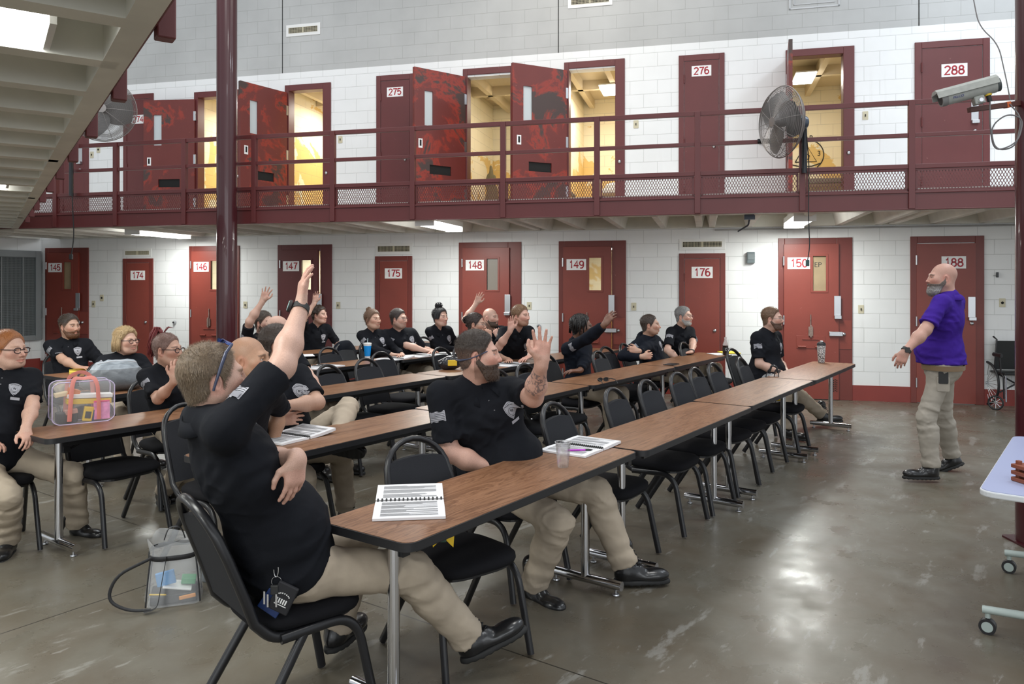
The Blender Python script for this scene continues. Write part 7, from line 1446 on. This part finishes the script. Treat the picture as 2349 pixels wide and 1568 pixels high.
sd_ = CM @ Vector((.04, 0, -.13)); bq = W(2232, 250, cz + .05); ee = Vector((2.92 + .27, 4.82, bq.z + .06))
t = thing('camera_bracket', 'square brown steel arm holding the security camera', 'bracket', tuple(bq)); ev = Vector((( 2384 - CX) * 4.85 / FPX - .12, 4.85, bq.z + .05)) - bq; dv = ev; BMx = dv.to_track_quat('X', 'Z').to_matrix().to_4x4()
MB().box(-.03, dv.length, -.016, .016, -.018, .014, BMx).obj('arm', mat('rust_brown_paint', (.09, .03, .022), .5), t, bevel=.003); MB().box(dv.length * .68, dv.length * .76, -.018, .018, -.020, .016, BMx).obj('orange_tape', mat('orange_tape', (.65, .14, .04), .6), t)
MB().prism(rrect(.05, .07, .01), .012, sd_.z - bq.z + .01, Matrix.Translation((sd_.x - bq.x, sd_.y - bq.y, 0))).obj('riser', cm_, t, bevel=.004)
g_ = CM @ Vector((.10, 0, -.135)); x_ = bq + BMx.to_3x3() @ Vector((dv.length * .72, -.02, 0)); wire = mat('grey_cable', (.16, .15, .15), .5)
cord('camera_cable', round_path([g_, g_ + Vector((.0, 0, -.16)), Vector((2.98, 4.74, g_.z - .30)), Vector((3.13, 4.74, g_.z - .24)), Vector((3.16, 4.74, g_.z - .09)), Vector((3.06, 4.74, g_.z - .06)), Vector((2.96, 4.75, g_.z - .14)), Vector((2.99, 4.75, g_.z - .29)), Vector((3.12, 4.75, g_.z - .27)), Vector((3.17, 4.77, g_.z - .08)), x_], .07, 6), .0045, 'grey cable looping below the security camera', wire)
cord('ceiling_cable', round_path([x_ + Vector((-.01, -.02, .02)), W(2310, 190, 4.8), W(2290, 100, 4.9), W(2245, 60, 5.0), W(2222, -60, 5.1)], .25, 8), .0035, 'thin grey cable dropping from above to the camera arm', wire)
# ---------------------------------------------------------------- wheelchair
wl = atH(2284, 940, 0); t = thing('wheelchair', 'black folding wheelchair parked against the wall at the right edge', 'wheelchair', (wl.x, wl.y, 0), -8); wb = M_BLACK; wq = mat('wheelchair_vinyl', (.012, .014, .014), .35, bump=.3, bscale=30)
def wheel(x, y, r_, sp, tr_, nm, yaw=0):
    M = Matrix.Translation((x, y, r_ + .0)) @ Matrix.Rotation(yaw, 4, 'Z') @ Matrix.Rotation(PI / 2, 4, 'Y'); o = MB().tube([M @ Vector((math.cos(a) * (r_ - tr_), math.sin(a) * (r_ - tr_), 0)) for a in [2 * PI * k / 40 for k in range(40)]], tr_, 8, closed=True).obj(nm, M_EDGE, t, smooth=60)
    mb = MB(); mb.tube([M @ Vector((0, 0, -.02)), M @ Vector((0, 0, .02))], r_ * .12, 12)
    for k in range(sp): a = 2 * PI * k / sp; mb.tube([M @ Vector((0, 0, 0)), M @ Vector((math.cos(a) * (r_ - tr_ * 1.5), math.sin(a) * (r_ - tr_ * 1.5), 0))], .003 if sp > 8 else .006, 5)
    mb.obj('wheel_spokes', M_STEEL, o, smooth=50); return o
wheel(.0, .0, .095, 8, .012, 'caster_wheel', .9); wheel(.46, .05, .095, 8, .012, 'caster_wheel', .9); wheel(.08, .45, .30, 24, .016, 'drive_wheel', .12); wheel(.60, .40, .30, 24, .016, 'drive_wheel', .12)
for x in (.12, .56):
    MB().tube(round_path([(x, .04, .14), (x, .06, .46), (x, .50, .46), (x, .50, .14)], .05), .011, 8).obj('side_frame', wb, t, smooth=50); MB().tube([(x, .30, .46), (x, .24, .90), (x, .33, .93)], .012, 8).obj('back_cane', wb, t, smooth=50); MB().tube([(x - .03, .04, .70), (x - .03, .26, .70)], .018, 8, r2=.028).obj('armrest', wb, t, smooth=50); MB().tube([(x, .12, .46), (x - .02, .12, .69)], .011, 8).obj('arm_post', wb, t, smooth=50)
    MB().tube([(x, .0, .44), (x - .04, -.10, .12)], .010, 8).obj('footrest_tube', mat('dark_chrome', (.2, .2, .22), .25, 1), t, smooth=50)
MB().box(.12, .56, .02, .46, .45, .475).obj('seat_sling', wq, t, bevel=.01); MB().add([(.12, .285, .50), (.56, .285, .50), (.56, .25, .88), (.12, .25, .88), (.12, .30, .50), (.56, .30, .50), (.56, .265, .88), (.12, .265, .88)], [(0, 1, 2, 3), (4, 7, 6, 5), (0, 4, 5, 1), (3, 2, 6, 7), (0, 3, 7, 4), (1, 5, 6, 2)]).obj('back_sling', wq, t)
MB().tube([(.13, .2, .20), (.55, .2, .44)], .011, 8).obj('cross_brace', wb, t, smooth=50); MB().tube([(.13, .2, .44), (.55, .2, .20)], .011, 8).obj('cross_brace', wb, t, smooth=50)
# ---------------------------------------------------------------- lavender table on casters at the right edge
M_LAV = mat('lavender_laminate', (.37, .41, .60), .35); M_LEDG = mat('pale_edge', (.62, .64, .66), .4); M_GLEG = mat('grey_green_casting', (.36, .42, .40), .4)
a_ = atH(2247, 1122, .737); b_ = atH(2341, 975, .737); u_ = (b_ - a_).normalized(); v_ = Vector((u_.y, -u_.x, 0)); LM = Matrix(((u_.x, v_.x, 0, a_.x), (u_.y, v_.y, 0, a_.y), (0, 0, 1, 0), (0, 0, 0, 1))); Lt = 1.52
t = thing('rolling_table', 'lavender-topped rolling table cut off by the right edge', 'table', mat=LM)
MB().prism([(x + Lt / 2, y + .38) for x, y in rrect(Lt, .76, .06, 6)], .714, .7365).obj('tabletop', M_LAV, t); MB().prism([(x + Lt / 2, y + .38) for x, y in rrect(Lt + .012, .772, .065, 6)], .706, .734).obj('edge_band', M_LEDG, t, bevel=.006)
I_ = LM.inverted()
for x in (.28, Lt - .28):
    lg = MB().tube([(x, .38, .06), (x, .38, .71)], .03, 16).obj('leg', M_GLEG, t, smooth=40)
    for y0, y1 in ((.38, -.02), (.38, .78)): MB().tube([(x, y0, .14), (x, (y0 + y1) / 2, .125), (x, y1, .11)], [.028, .024, .020], 12, r2=.018).obj('foot', M_GLEG, lg, smooth=50)
    for y in (-.0, .76):
        MB().cyl((x, y, .115), (x, y, .075), .012, 10).obj('caster_stem', M_GLEG, lg); w_ = MB().cyl((x - .018, y, .036), (x + .018, y, .036), .036, 24).obj('caster_wheel', M_EDGE, lg, smooth=40); MB().cyl((x - .020, y, .036), (x + .020, y, .036), .024, 20).obj('caster_hub', M_GLEG, w_, smooth=40)
bx_ = atH(2346, 1108, .737); t = thing('wooden_rack', 'reddish-brown wooden piece on the lavender table at the frame edge', 'wooden rack', (bx_.x + .02, bx_.y, .7375), 10); rb = mat('red_brown_wood', (.22, .06, .03), .5, var=.2)
for k in range(3): MB().box(-.03, .12, -.06, .06, .03 * k, .03 * k + .018).obj('slat', rb, t, bevel=.003)
for y in (-.05, .03): MB().box(-.015, .005, y, y + .02, 0, .095).obj('upright', rb, t, bevel=.003)
# ---------------------------------------------------------------- what shows in the cells
def cellM(px, depth, h): return WM @ Matrix.Translation((wu(px), depth, h))
def f5(F): F.cap((0, 0, .62), (0, 0, .40), .03, .07, k=.05); F.cap((0, 0, .40), (.02, 0, .0), .08, .12, k=.06, flat=((0, 1, 0), .5)); F.disp(lambda x, y, z: .010 * np.sin(x * 90 + 2 * np.sin(z * 9)))
t = lump('hanging_coat', 'olive coat hanging inside the open upper cell next to door 275', 'coat', (0, 0, 0), 0, [('coat_body', mat('olive_cloth', (.20, .16, .08), .9), f5, (-.2, -.12, -.02), (.2, .12, .70))]); t.matrix_world = cellM(1097, .75, 2.95)
t = thing('shelf_frame', 'rusty wire rack lying on the floor of the open cell next to door 275', 'rack', mat=cellM(1100, .40, UF)); rs = mat('rusty_wire', (.30, .15, .07), .7, .3)
for z in (.03, .20): MB().tube([(-.20, 0, z + .08), (.22, .05, z)], .008, 6).obj('rack_bar', rs, t)
for k in range(6): MB().tube([(-.18 + k * .075, 0, .03), (-.18 + k * .075, 0, .27 - k * .02)], .006, 6).obj('rack_upright', rs, t)
def bunk(px, dep, h, label, sheet_m):
    t = thing('bunk', label, 'bed', mat=cellM(px, dep, h)); MB().box(-.05, 1.0, -.35, .35, .0, .05).obj('bed_frame', mat('bunk_steel', (.32, .22, .10), .5), t, bevel=.01); MB().box(-.03, .98, -.33, .33, .05, .14).obj('mattress', sheet_m, t, bevel=.03, seg=3)
    for x in (-.03, .96): MB().box(x, x + .04, -.35, -.31, -.42 if h > 3 else 0, .0).obj('leg', M_BLACK, t)
    return t
bunk(1368, 1.2, 3.05, 'bunk with a pale mattress inside the fourth open upper cell', M_WHITE); q = lump('pillow', 'white pillow on the bunk in the fourth open upper cell', 'pillow', (0, 0, 0), 0, [('pillow_body', M_WHITE, lambda F: F.ell((0, 0, .05), (.20, .16, .07)), (-.25, -.2, -.01), (.25, .2, .15))]); q.matrix_world = cellM(1395, 1.15, 3.19)
bunk(1140, 1.3, 3.05, 'bunk with a grey blanket inside the open upper cell next to door 275', mat('grey_blanket', (.10, .10, .09), .9)); bunk(1862, 1.0, 3.08, 'bunk with a sagging canvas inside the cell behind the fan', mat('canvas', (.30, .27, .19), .9))
t = thing('wall_drawing', 'black graffiti of a triangle and ring on the cell wall behind the fan', 'graffiti', mat=WM @ Matrix.Translation((wu(1870, 14.6) - .10, 2.995, 3.93)) @ Matrix.Rotation(PI / 2, 4, 'X'))
def stroke(pts, r=.010): MB().tube([(x, y, .004) for x, y in pts], r, 5, r2=.003).obj('paint_stroke', M_INK, t)
stroke([(-.18, -.12), (0, .20), (.18, -.12), (-.18, -.12)]); stroke([(.30 * math.cos(a), .28 * math.sin(a)) for a in [-.9 + k * .2 for k in range(12)]]); stroke([(.06 * math.cos(a), .05 * math.sin(a) - .03) for a in [k * .5 for k in range(13)]]); stroke([(-.25, -.16), (-.1, -.20), (.1, -.20), (.25, -.15)])
for s_, x, y in (('3', .22, .02), ('3', 0, -.30), ('TAP', -.28, -.34), ('AR', .05, .30)): text('painted_letter', s_, .13, M_INK, Matrix.Translation((x, y, .004)), t)
